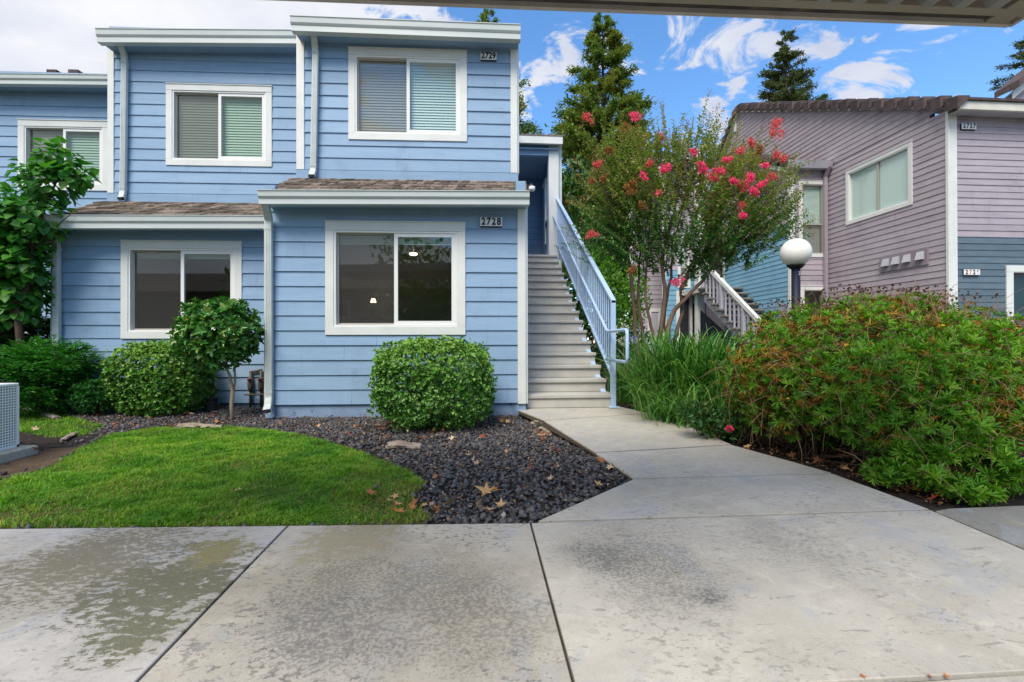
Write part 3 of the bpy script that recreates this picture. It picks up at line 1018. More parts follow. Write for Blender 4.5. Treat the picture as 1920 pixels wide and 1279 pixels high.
# third block at the far left
mp = fac(L_3)
zt5 = bz(100, 146, L_3)
xl5, xr5 = bx(-330, 300, L_3), xl4 + 0.2
zlow = bed_z(6.0)
w_ = wall_core('wall', BH, mp, xl5, xr5, zlow - 0.1, zt5 + 0.1, BLUE, [W3])
siding(w_, mp, xl5, xr5 - 0.1, zlow + 0.25, zt5 + 0.05, 18.3 * 8.7 / F, BLUE, [W3])
window(BH, mp, *W3, cas=0.11, blind=BLINDG, slatp=0.050)
a0_, z_ = BF.hy(38, 600, L_3 - 0.02)
MB().box(mp, bx(44, 580, L_3), bx(62, 580, L_3), 0.02, 0.05, zlow + 0.1, bz(50, 470, L_3)).build('corner_board', WHITE, BH)

# gutters: measured ends, each a sloping box gutter
def front_gutter(L, u0, u1, v_top0, v_bot0, v_top1, v_bot1, dep=0.12):
    x0, zt0 = BF.hy(u0, v_top0, L - dep); _, zb0 = BF.hy(u0, v_bot0, L - dep)
    x1, zt1 = BF.hy(u1, v_top1, L - dep)
    gutter(BH, fac(L), x0, x1, zb0, zt0, 0.0, dep, tilt=zt0 - zt1)
    return x0, x1, zb0, zt0, zt0 - zt1


gLR = front_gutter(-0.22, 483, 993, 356, 381, 358, 383)
gLL = front_gutter(0.70, 75, 498, 403, 427, 404, 425)
gUR = front_gutter(0.90, 544, 976, 29, 55, 46, 69)
gUL = front_gutter(1.82, 179, 566, 53, 77, 56, 77)
g3 = front_gutter(2.66, -330, 204, 134, 152, 140, 157)
# soffits closing the eaves
for (gx, L, Lw, nm) in ((gLR, -0.22, 0.0, 0), (gLL, 0.70, L_LL, 0), (gUR, 0.90, L_UR, 0), (gUL, 1.82, L_UL, 0), (g3, 2.66, L_3, 0)):
    x0, x1, zb_, zt_, tl = gx
    MB().hexa([(x0 + 0.02, L + 0.001, zb_ + 0.03), (x1 - 0.02, L + 0.001, zb_ + 0.03 - tl), (x1 - 0.02, Lw + 0.02, zb_ + 0.03 - tl), (x0 + 0.02, Lw + 0.02, zb_ + 0.03),
               (x0 + 0.02, L + 0.001, zb_ + 0.06), (x1 - 0.02, L + 0.001, zb_ + 0.06 - tl), (x1 - 0.02, Lw + 0.02, zb_ + 0.06 - tl), (x0 + 0.02, Lw + 0.02, zb_ + 0.06)]).build('soffit', BLUE, BH)
# roofs over the upper blocks (shed decks, seen only as an edge)
for (gx, L, back, cl) in ((gUR, 0.90, 7.2, 0), (gUL, 1.82, 5.5, 0), (g3, 2.66, 6.5, 0)):
    x0, x1, zb_, zt_, tl = gx
    MB().hexa([(x0, L, zt_ - 0.04), (x1, L, zt_ - 0.04 - tl), (x1, back, zt_ + 0.55), (x0, back, zt_ + 0.55),
               (x0, L, zt_ - 0.015), (x1, L, zt_ - 0.015 - tl), (x1, back, zt_ + 0.58), (x0, back, zt_ + 0.58)]).build('roof', SHING, BH)


# the two little shingled porch roofs
def shingle_roof(gx, L, x_lo, x_hi, Lb, zback, rows, per, hip_l=0.0, hip_r=0.0):
    x0, x1, zb_, zt_, tl = gx
    zf = zt_ - 0.012
    deck = MB().hexa([(x0, L, zf - 0.05), (x1, L, zf - 0.05), (x_hi, Lb, zback - 0.05), (x_lo, Lb, zback - 0.05), (x0, L, zf), (x1, L, zf), (x_hi, Lb, zback), (x_lo, Lb, zback)])
    rf = deck.build('roof', SHING, BH)
    meshes = []
    run = Lb - L
    for r in range(rows):
        t0, t1 = r / rows, min(1.0, (r + 1.25) / rows)
        a = x0 + (x_lo - x0) * t0; b = x1 + (x_hi - x1) * t0
        off = random.uniform(0, 1)
        w = (x1 - x0) / per
        x = a - off * w
        while x < b:
            ww = w * random.choice((0.55, 0.8, 1.0, 1.25))
            xs, xe = max(a, x + 0.003), min(b, x + ww - 0.003)
            if xe - xs > 0.03:
                th = random.choice((0.006, 0.010, 0.018))
                y0, y1 = L + run * t0 - random.uniform(0.0, 0.018), L + run * t1
                za, zb__ = zf + (zback - zf) * t0, zf + (zback - zf) * t1
                MB().hexa([(xs, y0, za + 0.001), (xe, y0, za + 0.001), (xe, y1, zb__ + 0.001), (xs, y1, zb__ + 0.001),
                           (xs, y0, za + 0.006 + th), (xe, y0, za + 0.006 + th), (xe, y1, zb__ + 0.003), (xs, y1, zb__ + 0.003)]).build('shingle', SHING, rf)
            x += ww
    return rf


shingle_roof(gLR, -0.22, bx(548, 336, L_UR), bx(990, 336, L_UR) - 0.03, L_UR - 0.003, bz(760, 337, L_UR), 6, 24)
shingle_roof(gLL, 0.70, bx(188, 377, L_UL), xl3 + 0.30, L_UL - 0.003, bz(330, 379, L_UL), 6, 19)
MB().box(fac(L_UR), xl3 - 0.05, xr3 + 0.03, 0.004, 0.03, bz(760, 338, L_UR), zb3 - 0.052).build('flashing', WHITE, BH)
MB().box(fac(L_UL), xl4 - 0.02, xl3, 0.004, 0.03, bz(330, 379, L_UL) - 0.01, zb4 - 0.052).build('flashing', WHITE, BH)
# two vent caps on the far left roof
for u in (105, 145):
    x, z = BF.hy(u, 136, L_3 + 1.2)
    MB().box(fac(L_3 + 1.2), x - 0.10, x + 0.10, -0.2, 0.1, z - 0.35, z + 0.005).build('roof_vent', TILE, BH)


def downspout(path, L, base=True):
    """path of (u, v, d) along a wall at local depth L; d = distance out from the wall"""
    pts = []
    for u, v, d in path:
        x, z = BF.hy(u, v, L - d)
        pts.append((x, L - d, z))
    o = MB().duct(pts, 0.085, 0.062).build('downspout', GUTTER, BH, bevel=0.006)
    # bands and ribs
    (xa_, ya_, za_), (xb_, yb_, zb_) = pts[2], pts[3]
    m = MB()
    for f in (0.02, 0.97):
        x, y, z = (xa_ + (xb_ - xa_) * f, ya_, za_ + (zb_ - za_) * f)
        m.box(ident, x - 0.046, x + 0.046, y - 0.036, y + 0.036, z - 0.012, z + 0.012)
    for k in (-0.02, 0.0, 0.02):
        m.hexa([(xa_ + k - 0.004, ya_ - 0.036, za_ - 0.03), (xa_ + k + 0.004, ya_ - 0.036, za_ - 0.03), (xa_ + k + 0.004, ya_ - 0.028, za_ - 0.03), (xa_ + k - 0.004, ya_ - 0.028, za_ - 0.03),
                (xb_ + k - 0.004, yb_ - 0.036, zb_ + 0.03), (xb_ + k + 0.004, yb_ - 0.036, zb_ + 0.03), (xb_ + k + 0.004, yb_ - 0.028, zb_ + 0.03), (xb_ + k - 0.004, yb_ - 0.028, zb_ + 0.03)])
    m.build('pipe_band', GUTTER, o)
    x, y, z = pts[-1]
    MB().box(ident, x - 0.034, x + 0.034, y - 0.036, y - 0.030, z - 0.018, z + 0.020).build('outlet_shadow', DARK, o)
    return o


downspout([(588, 52, 0.26), (591, 88, 0.075), (592, 96, 0.07), (588, 318, 0.07), (586, 327, 0.10), (584, 331, 0.16)], L_UR)
downspout([(224, 76, 0.26), (233, 104, 0.075), (234, 114, 0.07), (231, 360, 0.07), (229, 369, 0.10), (227, 373, 0.16)], L_UL)
downspout([(497, 380, 0.26), (504, 412, 0.07), (504, 424, 0.062), (505, 745, 0.062), (503, 762, 0.10), (500, 772, 0.22)], L_LR)
downspout([(95, 427, 0.26), (104, 452, 0.075), (106, 462, 0.07), (107, 742, 0.07), (107, 755, 0.09), (106, 762, 0.15)], L_LL)

number_sign(BF, fac(L_UR), *brect(901, 96.5, 931, 112, L_UR - 0.055), '2729', 'white number box reading 2729 high beside the upper window')
number_sign(BF, fac(L_LR), *brect(900, 407, 942, 424, L_LR - 0.055), '2728', 'white number box reading 2728 under the lower eave')

# ceiling lamp and a small glowing shade inside the lower room
for (u, v, L, r, lab) in ((775, 477, 1.9, 0.055, 'round lit ceiling lamp seen through the lower right window'),):
    x, z = BF.hy(u, v, L)
    o = MB().lathe([(r * 0.4, 0.02), (r * 1.2, 0.02), (r * 1.25, 0.0), (r, -0.012), (r * 0.5, -0.018), (0.002, -0.02)], (0, 0, 0)).build('ceiling_lamp', LAMP)
    o.location = BF.o + Matrix.Rotation(BF.rot, 3, 'Z') @ Vector((x, L, z))
    MB().tube([(0, 0, 0.02), (0, 0, 0.42)], 0.006, 6).build('stem', WHITE, o)
    tag(o, lab, 'lamp')
x, z = BF.hy(700, 563, 2.0)
o = empty('table_lamp', BF.o + Matrix.Rotation(BF.rot, 3, 'Z') @ Vector((x, 2.0, z - 0.30)), 0, 'small lit table lamp glowing behind the window screen', 'lamp')
MB().lathe([(0.07, 0.0), (0.07, 0.015), (0.014, 0.03), (0.012, 0.26)], (0, 0, 0)).build('lamp_base', BRASS, o)
MB().lathe([(0.052, 0.26), (0.03, 0.33), (0.028, 0.33), (0.048, 0.262)], (0, 0, 0)).build('lamp_shade', LAMP, o)
t_ = empty('side_table', BF.o + Matrix.Rotation(BF.rot, 3, 'Z') @ Vector((x, 2.0, z - 0.30)), 0, 'dim side table under the lit lamp inside the lower room', 'table')
MB().box(ident, -0.3, 0.3, -0.2, 0.2, -0.03, -0.002).build('table_top', WOOD, t_)
for sx in (-0.27, 0.27):
    for sy in (-0.17, 0.17):
        MB().box(ident, sx - 0.02, sx + 0.02, sy - 0.02, sy + 0.02, -0.36, -0.03).build('leg', WOOD, t_)

# floodlight at the end of the porch roof
x, z = BF.hy(996, 352, 0.6)
o = empty('wall_floodlight', BF.o + Matrix.Rotation(BF.rot, 3, 'Z') @ Vector((x, 0.6, z)), 0, 'small white floodlight at the right end of the porch roof', 'light')
MB().sphere((0, 0, 0.025), 0.034, 12, 8).build('lamp_cap', BLACK, o, smooth=True)
MB().lathe([(0.036, -0.045), (0.046, -0.03), (0.046, 0.01), (0.03, 0.02)], (0.01, 0, 0)).build('lamp_head', VINYL, o, smooth=True)
MB().tube([(-0.06, 0.0, 0.03), (0, 0, 0.025)], 0.012).build('bracket', BLACK, o)

# ------------------------------------------------------------------ outside stair, landing porch, railing
SF = Frame(at(986, 763.7, 5.96), R(0))
SF.o.z = 0.0
z00 = wz(SF.o.y + 0.1) + 0.002
RISE, TREAD, NST = 0.1775, 0.28, 16
ST = empty('outside_staircase', SF.o, SF.rot, 'straight flight of sixteen grey concrete steps climbing beside the blue house', 'stairs')
XR = 1.195
for k in range(NST):
    y = k * TREAD
    z1 = z00 + (k + 1) * RISE
    zb_ = z00 + k * RISE
    xl_ = 0.0 if k else 0.005
    dpt = TREAD + 0.03 if k < NST - 1 else 0.3
    if k == 0:
        MB().box(ident, xl_ + 0.004, XR - 0.03, y + 0.012, y + 0.09, zb_, z1 - 0.055).build('riser', STEP, ST, bevel=0.005)
        MB().box(ident, xl_ - 0.01, XR - 0.012, y - 0.012, y + dpt, z1 - 0.052, z1).build('tread', STEP, ST, bevel=0.009, seg=2)
    else:
        MB().box(ident, -0.06, XR - 0.045, y + 0.030, y + 0.09, zb_ + 0.001, z1 - 0.05).build('riser', STEP, ST, bevel=0.004)
        MB().box(ident, -0.06, XR - 0.035, y, y + dpt, z1 - 0.048, z1).build('tread', STEP, ST, bevel=0.008, seg=2)
ytop = (NST - 1) * TREAD
ztop = z00 + NST * RISE
# carrying beam under the right-hand side
sl = RISE / TREAD
MB().hexa([(XR - 0.12, 0.16, z00), (XR - 0.05, 0.16, z00), (XR - 0.05, ytop + 0.1, ztop - 0.30), (XR - 0.12, ytop + 0.1, ztop - 0.30),
           (XR - 0.12, 0.16, z00 + 0.02 + 0.1), (XR - 0.05, 0.16, z00 + 0.12), (XR - 0.05, ytop + 0.1, ztop - 0.06), (XR - 0.12, ytop + 0.1, ztop - 0.06)]).build('stringer', RAILP, ST)

LP = empty('entry_porch', SF.o, SF.rot, 'covered blue landing with white post and flat roof at the stair head', 'porch')
MB().box(ident, -0.1, XR + 0.02, ytop + 0.3, ytop + 1.9, ztop - 0.16, ztop - 0.003).build('landing_floor', STEP, LP)
# front post
px0, px1 = SF.hy(1029, 400, ytop + 0.06)[0], SF.hy(1048, 400, ytop + 0.06)[0]
zr = SF.hy(1040, 268, ytop - 0.12)[1]
MB().box(ident, px0, px1, ytop + 0.05, ytop + 0.25, ztop - 0.17, zr + 0.02).build('post', WHITE, LP, bevel=0.006)
MB().box(ident, px1 + 0.015, px1 + 0.075, ytop + 0.1, ytop + 0.17, z00 + 0.3, zr + 0.1).build('downspout', GUTTER, LP)
# beam and roof
zbm = SF.hy(1000, 291, ytop + 0.06)[1]
MB().box(ident, -0.3, px0, ytop + 0.06, ytop + 0.20, zbm, zr + 0.02).build('beam', BLUE, LP)
rt = SF.hy(1040, 253, ytop - 0.12)[1]
MB().box(ident, -0.3, XR + 0.07, ytop - 0.12, ytop - 0.04, zr - 0.02, rt).build('fascia', WHITE, LP, bevel=0.004)
MB().box(ident, XR - 0.01, XR + 0.07, ytop - 0.04, ytop + 2.1, zr - 0.02, rt).build('fascia', WHITE, LP)
MB().hexa([(-0.3, ytop - 0.13, rt - 0.03), (XR + 0.09, ytop - 0.13, rt - 0.03), (XR + 0.09, ytop + 2.1, rt - 0.03), (-0.3, ytop + 2.1, rt - 0.03),
           (-0.3, ytop - 0.13, rt), (XR + 0.09, ytop - 0.13, rt), (0.35, ytop + 2.0, rt + 0.42), (-0.3, ytop + 2.0, rt + 0.42)]).build('roof', SHING, LP)
MB().box(ident, -0.3, XR + 0.0, ytop - 0.03, ytop + 2.05, zbm + 0.11, zbm + 0.13).build('ceiling', BLUE, LP)
# back wall with boards
mp = lambda a, d, z: (a, ytop + 1.9 - d, z)
bw = wall_core('wall', LP, mp, -0.4, XR - 0.06, ztop - 0.1, zbm + 0.11, BLUE)
siding(bw, mp, -0.4, XR - 0.1, ztop, zbm + 0.1, 0.155, BLUE)
# right wall of the landing with a white-trimmed opening over a boarded half wall
mq = lambda a, d, z: (XR - 0.14 - d, ytop + 0.26 + a, z)
zs = ztop + 0.95
wl2 = MB().box(mq, 0.0, 1.62, -0.10, 0.0, ztop - 0.1, zs).box(mq, 0.0, 0.28, -0.10, 0.0, zs, zbm + 0.1).box(mq, 1.1, 1.62, -0.10, 0.0, zs, zbm + 0.1).box(mq, 0.28, 1.1, -0.10, 0.0, zbm - 0.18, zbm + 0.1)
wl2.build('wall', BLUE, LP)
MB().box(mq, 0.70, 0.82, 0.0, 0.03, ztop + 0.45, zbm - 0.26).box(mq, 0.70, 1.25, 0.0, 0.03, zbm - 0.26, zbm - 0.18).box(mq, 0.18, 0.72, 0.0, 0.05, zs - 0.02, zs + 0.03).build('door_trim', WHITE, LP)
for k in range(9):
    a = 0.02 + k * 0.075
    MB().box(mq, a, a + 0.068, 0.0, 0.012, ztop, zs - 0.03).build('siding_board', BLUE, LP)
# skirt under the landing, lattice of pale boards
MB().box(ident, XR - 0.06, XR - 0.02, ytop - 0.35, ytop + 1.9, ztop - 0.42, ztop - 0.17).build('landing_beam', WHITE, LP)
mp2 = lambda a, d, z: (XR + 0.0 + a, ytop + 0.2 - d, z)
for k in range(6):
    MB().box(lambda a, d, z: (XR - 0.10 - d, ytop + 0.1 + a, z), 0.0, 1.7, -0.06, 0.0, ztop - 0.5 - k * 0.16, ztop - 0.36 - k * 0.16).build('skirt_slat', WHITE, LP)
MB().box(ident, XR - 0.18, XR - 0.05, ytop + 0.1, ytop + 0.24, z00 - 0.1, ztop - 0.16).build('post', BLUE, LP)

# railing
RL = empty('stair_railing', SF.o, SF.rot, 'pale blue steel stair railing with thin balusters and a looped handrail', 'railing')
XP = 1.165
zt0 = SF.hy(1155, 562, 0.0)[1]
y_end = ytop + 0.1
def slz(y, z0_): return z0_ + sl * y
MB().box(ident, XP - 0.032, XP + 0.032, -0.035, 0.03, z00, zt0 - 0.01).build('post', RAILP, RL, bevel=0.004)
MB().box(ident, XP - 0.07, XP + 0.07, -0.08, 0.07, z00 - 0.001, z00 + 0.014).build('base_plate', RAILP, RL, bevel=0.003)
for yy in (2.1, y_end):
    MB().box(ident, XP - 0.027, XP + 0.027, yy - 0.03, yy + 0.03, slz(yy, zt0 - 1.15), slz(yy, zt0) - 0.01).build('post', RAILP, RL)
def sloped(name, x, y0, y1, z0_, w, h):
    MB().hexa([(x - w / 2, y0, slz(y0, z0_) - h), (x + w / 2, y0, slz(y0, z0_) - h), (x + w / 2, y1, slz(y1, z0_) - h), (x - w / 2, y1, slz(y1, z0_) - h),
               (x - w / 2, y0, slz(y0, z0_)), (x + w / 2, y0, slz(y0, z0_)), (x + w / 2, y1, slz(y1, z0_)), (x - w / 2, y1, slz(y1, z0_))]).build(name, RAILP, RL, bevel=0.004)
sloped('top_rail', XP, -0.035, y_end, zt0 + 0.02, 0.066, 0.045)
zb0 = SF.hy(1147, 703, 0.0)[1]
sloped('bottom_rail', XP, 0.02, y_end, zb0, 0.05, 0.04)
nb = 40
bal = None
for i in range(nb):
    y = 0.10 + (y_end - 0.2) * i / (nb - 1)
    if bal is None:
        bal = MB().box(ident, -0.0085, 0.0085, -0.0085, 0.0085, -0.01, (zt0 - zb0) - 0.02).mesh('baluster', RAILP)
    link('baluster', bal, RL, (XP, y, slz(y, zb0)))
XH = XP - 0.085
zh0 = SF.hy(1160, 619, -0.05)[1]
pts = [(XH, y, slz(y, zh0)) for y in np.linspace(y_end, 0.0, 10)]
xo = XH
ylp = -0.84
pts += [(xo, -0.03, zh0 - 0.012), (xo, -0.12, zh0 - 0.018), (xo, ylp + 0.05, zh0 - 0.018), (xo, ylp + 0.015, zh0 - 0.03), (xo, ylp, zh0 - 0.065),
        (xo, ylp, zh0 - 0.34), (xo, ylp + 0.015, zh0 - 0.375), (xo, ylp + 0.05, zh0 - 0.39), (xo, -0.0, zh0 - 0.39), (XP, 0.0, zh0 - 0.39)]
MB().tube(pts, 0.021, 10).build('handrail', RAILP, RL, smooth=True)
for yy in (0.3, 1.5, 2.7, 3.9):
    MB().tube([(XH, yy, slz(yy, zh0) - 0.02), (XH, yy, slz(yy, zh0) - 0.06), (XP, yy, slz(yy, zh0) - 0.06)], 0.008, 6).build('handrail_bracket', RAILP, RL)

# ------------------------------------------------------------------ the mauve house on the right
RF = Frame(at(1780, 600, 9.0), 0.0)
RF.o.z = 0.0
RH = empty('mauve_house', RF.o, 0, 'mauve and teal boarded house with tiled roof edge and white corner boards', 'house')
mfront = lambda a, d, z: (a, -d, z)
mside = lambda a, d, z: (-d, a, z)
GZ = 0.12
zeave = RF.hx(1770, 205, 0.0)[1]
yr, zr_ = RF.hx(1388, 211, 0.0)
slope = (zr_ - zeave) / yr
zfl = RF.hy(1850, 445, 0.0)[1]
pit = 12.25 * 9.0 / F


def sspan(z):
    lo = max(0.0, (z - zeave) / slope)
    hi = 10.4 if z < zeave + 1.2 else yr + max(0.0, (zr_ - z)) / (slope * 1.9)
    return lo, max(hi, lo + 0.001)


wya, wza = RF.hx(1712, 264, 0.0); wyb, _ = RF.hx(1587, 320, 0.0); _, wzc = RF.hx(1588, 423, 0.0)
SW = (wya, wyb, wzc, wza)
BY = RF.hx(1551, 400, 0.0)[0]                  # front face of the bump-out
BX = RF.hy(1482, 400, BY)[0]
bump_top = RF.hy(1520, 318, BY)[1]
BFAR = RF.hx(1356, 480, BX)[0]
w_ = wall_core('wall', RH, mside, 0.0, 10.4, GZ - 0.2, zr_, MAUVE, [SW], span=sspan)
siding(w_, mside, 0.03, BY, zfl - 13 * pit, bump_top, pit, MAUVE, [SW], lap=0.018)
nb_ = int((bump_top - (zfl - 13 * pit)) / pit) + 1
siding(w_, mside, 0.03, 10.4, zfl - 13 * pit + nb_ * pit, zr_ - 0.02, pit, MAUVE, [SW], span=sspan, lap=0.018)
window(RH, mside, *SW, cas=0.085, style='hung2', blind=None, room=True)
# panes of the side window: two sliding lights behind pale blinds
k0, k1 = SW[0] + 0.109, SW[1] - 0.109
l0, l1 = SW[2] + 0.109, SW[3] - 0.109
mid = (k0 + k1) / 2
wobj = [c for c in RH.children if c.name.startswith('window')][-1]
MB().box(mside, mid - 0.02, mid + 0.02, -0.06, -0.01, l0, l1).build('meeting_stile', GREYFR, wobj)
for a, b in ((k0, mid - 0.02), (mid + 0.02, k1)):
    MB().quad(mside(a, -0.035, l0), mside(b, -0.035, l0), mside(b, -0.035, l1), mside(a, -0.035, l1)).build('glass_pane', GLASS, wobj)
    m = MB()
    n = 9
    for i in range(n):
        s, e = a + (b - a) * i / n, a + (b - a) * (i + 1.1) / n
        m.hexa([mside(s, -0.065, l0), mside(e, -0.055, l0), mside(e, -0.058, l0), mside(s, -0.068, l0), mside(s, -0.065, l1), mside(e, -0.055, l1), mside(e, -0.058, l1), mside(s, -0.068, l1)])
    m.build('vertical_blind', BLINDW, wobj)

# front wall facing the camera, mauve above teal
xend = 5.0
dx0, dzt = RF.hy(1884, 498, 0.0)
DW = (dx0, dx0 + 1.6, GZ - 0.5, dzt)
w_ = wall_core('wall', RH, mfront, 0.0, xend, GZ - 0.2, zeave - 0.05, TEAL, [DW])
siding(w_, mfront, 0.07, xend, zfl - 14 * pit, zeave - 0.05, pit, MAUVE, [DW], lap=0.018, matf=lambda z: MAUVE if z >= zfl - 0.04 else TEAL)
MB().box(mfront, -0.035, 0.155, 0.0, 0.03, GZ, zeave - 0.02).box(mside, -0.028, 0.03, 0.0, 0.034, GZ, zeave + 0.02).build('corner_board', WHITE, RH, bevel=0.004)
# door in the front wall
m = MB().box(mfront, DW[0], DW[0] + 0.15, -0.01, 0.035, GZ, dzt - 0.13).box(mfront, DW[0], DW[1], -0.01, 0.037, dzt - 0.13, dzt)
d_ = m.build('door_frame', WHITE, RH, bevel=0.003)
MB().box(mfront, DW[0] + 0.15, DW[1], -0.12, -0.08, GZ - 0.2, dzt - 0.13).build('door_leaf', M('dark_teal_door', (0.012, 0.042, 0.055), 0.4, 0.4), d_)
MB().sphere(mfront(DW[0] + 0.06, 0.05, 1.62), 0.02, 8, 6).build('doorbell', BLACK, d_)

# roof: slopes, rake board, rake tiles, eave fascia
ov = 0.16
roof = MB().hexa([(-ov + 0.02, -0.28, zeave - 0.14 + 0.10), (xend, -0.28, zeave - 0.04), (xend, yr, zr_ + 0.10), (-ov + 0.02, yr, zr_ + 0.10),
                  (-ov + 0.02, -0.28, zeave + 0.02), (xend, -0.28, zeave + 0.02), (xend, yr, zr_ + 0.17), (-ov + 0.02, yr, zr_ + 0.17)])
sl2 = slope * 1.9
yb_ = yr + 1.6
roof.hexa([(-ov + 0.02, yr, zr_ + 0.10), (xend, yr, zr_ + 0.10), (xend, yb_, zr_ + 0.10 - 1.6 * sl2), (-ov + 0.02, yb_, zr_ + 0.10 - 1.6 * sl2),
           (-ov + 0.02, yr, zr_ + 0.17), (xend, yr, zr_ + 0.17), (xend, yb_, zr_ + 0.17 - 1.6 * sl2), (-ov + 0.02, yb_, zr_ + 0.17 - 1.6 * sl2)])
roof = roof.build('roof', TILE, RH)
MB().hexa([(-ov + 0.06, -0.10, zeave - 0.07), (0.0, -0.10, zeave - 0.07), (0.0, yr, zr_ + 0.0), (-ov + 0.06, yr, zr_ + 0.0),
           (-ov + 0.06, -0.10, zeave + 0.05), (0.0, -0.10, zeave + 0.05), (0.0, yr, zr_ + 0.12), (-ov + 0.06, yr, zr_ + 0.12)]).build('rake_board', WHITE, RH)
MB().hexa([(-ov + 0.06, yr, zr_), (0.0, yr, zr_), (0.0, yb_, zr_ - 1.6 * sl2), (-ov + 0.06, yb_, zr_ - 1.6 * sl2),
           (-ov + 0.06, yr, zr_ + 0.12), (0.0, yr, zr_ + 0.12), (0.0, yb_, zr_ + 0.12 - 1.6 * sl2), (-ov + 0.06, yb_, zr_ + 0.12 - 1.6 * sl2)]).build('rake_board', WHITE, RH)


def rake_tiles(parent, x, y0, z0, y1, z1, n, h=0.22, lift=0.05, wd=0.22):
    for i in range(n):
        a, b = i / n, (i + 0.985) / n
        ya, yb2 = y0 + (y1 - y0) * a, y0 + (y1 - y0) * b
        za, zb2 = z0 + (z1 - z0) * a + lift + random.uniform(-0.012, 0.012), z0 + (z1 - z0) * b - 0.03
        xo_ = 0.035 + random.uniform(-0.008, 0.008)
        MB().hexa([(x - xo_, ya, za - h), (x + wd, ya, za - h * 0.2), (x + wd, yb2, zb2 - h * 0.2), (x + 0.03, yb2, zb2 - h),
                   (x - xo_, ya, za), (x + wd, ya, za + 0.01), (x + wd, yb2, zb2 + 0.01), (x + 0.03, yb2, zb2)]).build('rake_tile', TILE, parent, bevel=0.008)


rake_tiles(roof, -ov, -0.36, zeave + 0.17 - 0.36 * slope, yr, zr_ + 0.28, 23, h=0.25)
rake_tiles(roof, -ov, yb_, zr_ + 0.28 - 1.6 * sl2, yr, zr_ + 0.28, 7, h=0.25)
zft = RF.hy(1850, 190, -0.30)[1]; zfb = RF.hy(1850, 206, -0.30)[1]
MB().box(mfront, -0.10, xend, 0.25, 0.30, zfb, zft).build('fascia', M('weathered_white_fascia', (0.64, 0.63, 0.56), 0.6, 0.3, (0.55, 0.54, 0.47), 3, dirt=(0.28, 0.22, 0.14), dscale=4, dlo=0.62, dhi=0.75), RH, bevel=0.004)
MB().box(mfront, -0.12, xend, 0.0, 0.34, zft + 0.003, zft + 0.05).build('eave_edge', TILE, RH)
MB().box(mfront, -0.02, xend, 0.0, 0.25, zfb + 0.02, zfb + 0.04).build('soffit', GREYP, RH)
# louvred gable vent beside the ridge
va, vz1 = RF.hx(1378, 222, -0.01); vb_, vz0 = RF.hx(1362, 262, -0.01)
vm = MB().box(mside, va - 0.10, va, 0.0, 0.05, vz0, vz1).box(mside, vb_, vb_ + 0.10, 0.0, 0.05, vz0, vz1 - 0.25).box(mside, va, vb_, 0.0, 0.01, vz0, vz1 - 0.1).build('gable_vent', WHITE, RH)
for i in range(7):
    z = vz0 + (vz1 - vz0 - 0.2) * i / 7
    MB().hexa([mside(va, 0.05, z), mside(vb_, 0.05, z), mside(vb_, 0.012, z + 0.09), mside(va, 0.012, z + 0.09), mside(va, 0.055, z + 0.012), mside(vb_, 0.055, z + 0.012), mside(vb_, 0.016, z + 0.10), mside(va, 0.016, z + 0.10)]).build('slat', GREYP, vm)

# vent panel with four hoods
pa, pz1 = RF.hx(1743, 462.5, 0.0); pb, _ = RF.hx(1652, 486, 0.0); _, pz0 = RF.hx(1742, 496, 0.0)
vp = MB().box(mside, pa, pb, 0.0, 0.045, pz0, pz1).build('vent_panel', M('vent_panel_paint', (0.215, 0.19, 0.225), 0.6, 0.3, (0.25, 0.22, 0.255), 3), RH, bevel=0.003)
for u in (1730, 1705, 1684, 1665):
    a, _ = RF.hx(u, 480, 0.0)
    w = 0.15
    zt_ = pz1 - 0.075; zb_ = pz1 - 0.245
    MB().hexa([mside(a - w / 2, 0.046, zb_), mside(a + w / 2, 0.046, zb_), mside(a + w / 2, 0.115, zb_), mside(a - w / 2, 0.115, zb_),
               mside(a - w / 2, 0.046, zt_), mside(a + w / 2, 0.046, zt_), mside(a + w / 2, 0.06, zt_), mside(a - w / 2, 0.06, zt_)]).build('vent_hood', GREYP, vp)
number_sign(RF, mfront, *[RF.hy(1804, 230, -0.055)[0], RF.hy(1831, 230, -0.055)[0], RF.hy(1804, 241.5, -0.055)[1], RF.hy(1804, 230, -0.055)[1]], '2727', 'white number box reading 2727 on mauve boards')
number_sign(RF, mfront, *[RF.hy(1808, 505, -0.055)[0], RF.hy(1838, 505, -0.055)[0], RF.hy(1808, 515.5, -0.055)[1], RF.hy(1808, 505, -0.055)[1]], '2726', 'white number box reading 2726 with one faded orange digit', cols=(0, 1, 0, 0))

# bump-out
mbf = lambda a, d, z: (a, BY - d, z)
mbs = lambda a, d, z: (BX - d, a, z)
bw0, bwt = RF.hy(1497, 339, BY); bw1, bwb = RF.hy(1550, 483, BY)
lw0, lwt = RF.hy(1500, 537, BY)
BWIN = (bw0, bw1, bwb, bwt)
LWIN = (lw0, bw1, GZ, lwt)
w_ = wall_core('wall', RH, mbf, BX, -0.01, GZ - 0.2, bump_top, MAUVE, [BWIN, LWIN])
siding(w_, mbf, BX + 0.10, -0.03, GZ, bump_top, pit * 1.1, MAUVE, [BWIN, LWIN], lap=0.018)
window(RH, mbf, *BWIN, cas=0.095, margin=0.12, depth=0.9, style='hung', inner=GREYFR, blind=BLINDW, slatp=0.03)
window(RH, mbf, *LWIN, cas=0.10, margin=0.12, depth=0.9, style='hung', inner=GREYFR)
bz_f = RF.hx(1482, 417, BX)[1]
rz_n = RF.hx(1485, 313, BX)[1]; rz_f = RF.hx(1388, 292, BX)[1]; ry_f = RF.hx(1388, 292, BX)[0]
brs = (rz_f - rz_n) / (ry_f - BY)
bspan = lambda z: (max(BY + 0.02, BY + (z - rz_n) / brs), BFAR)
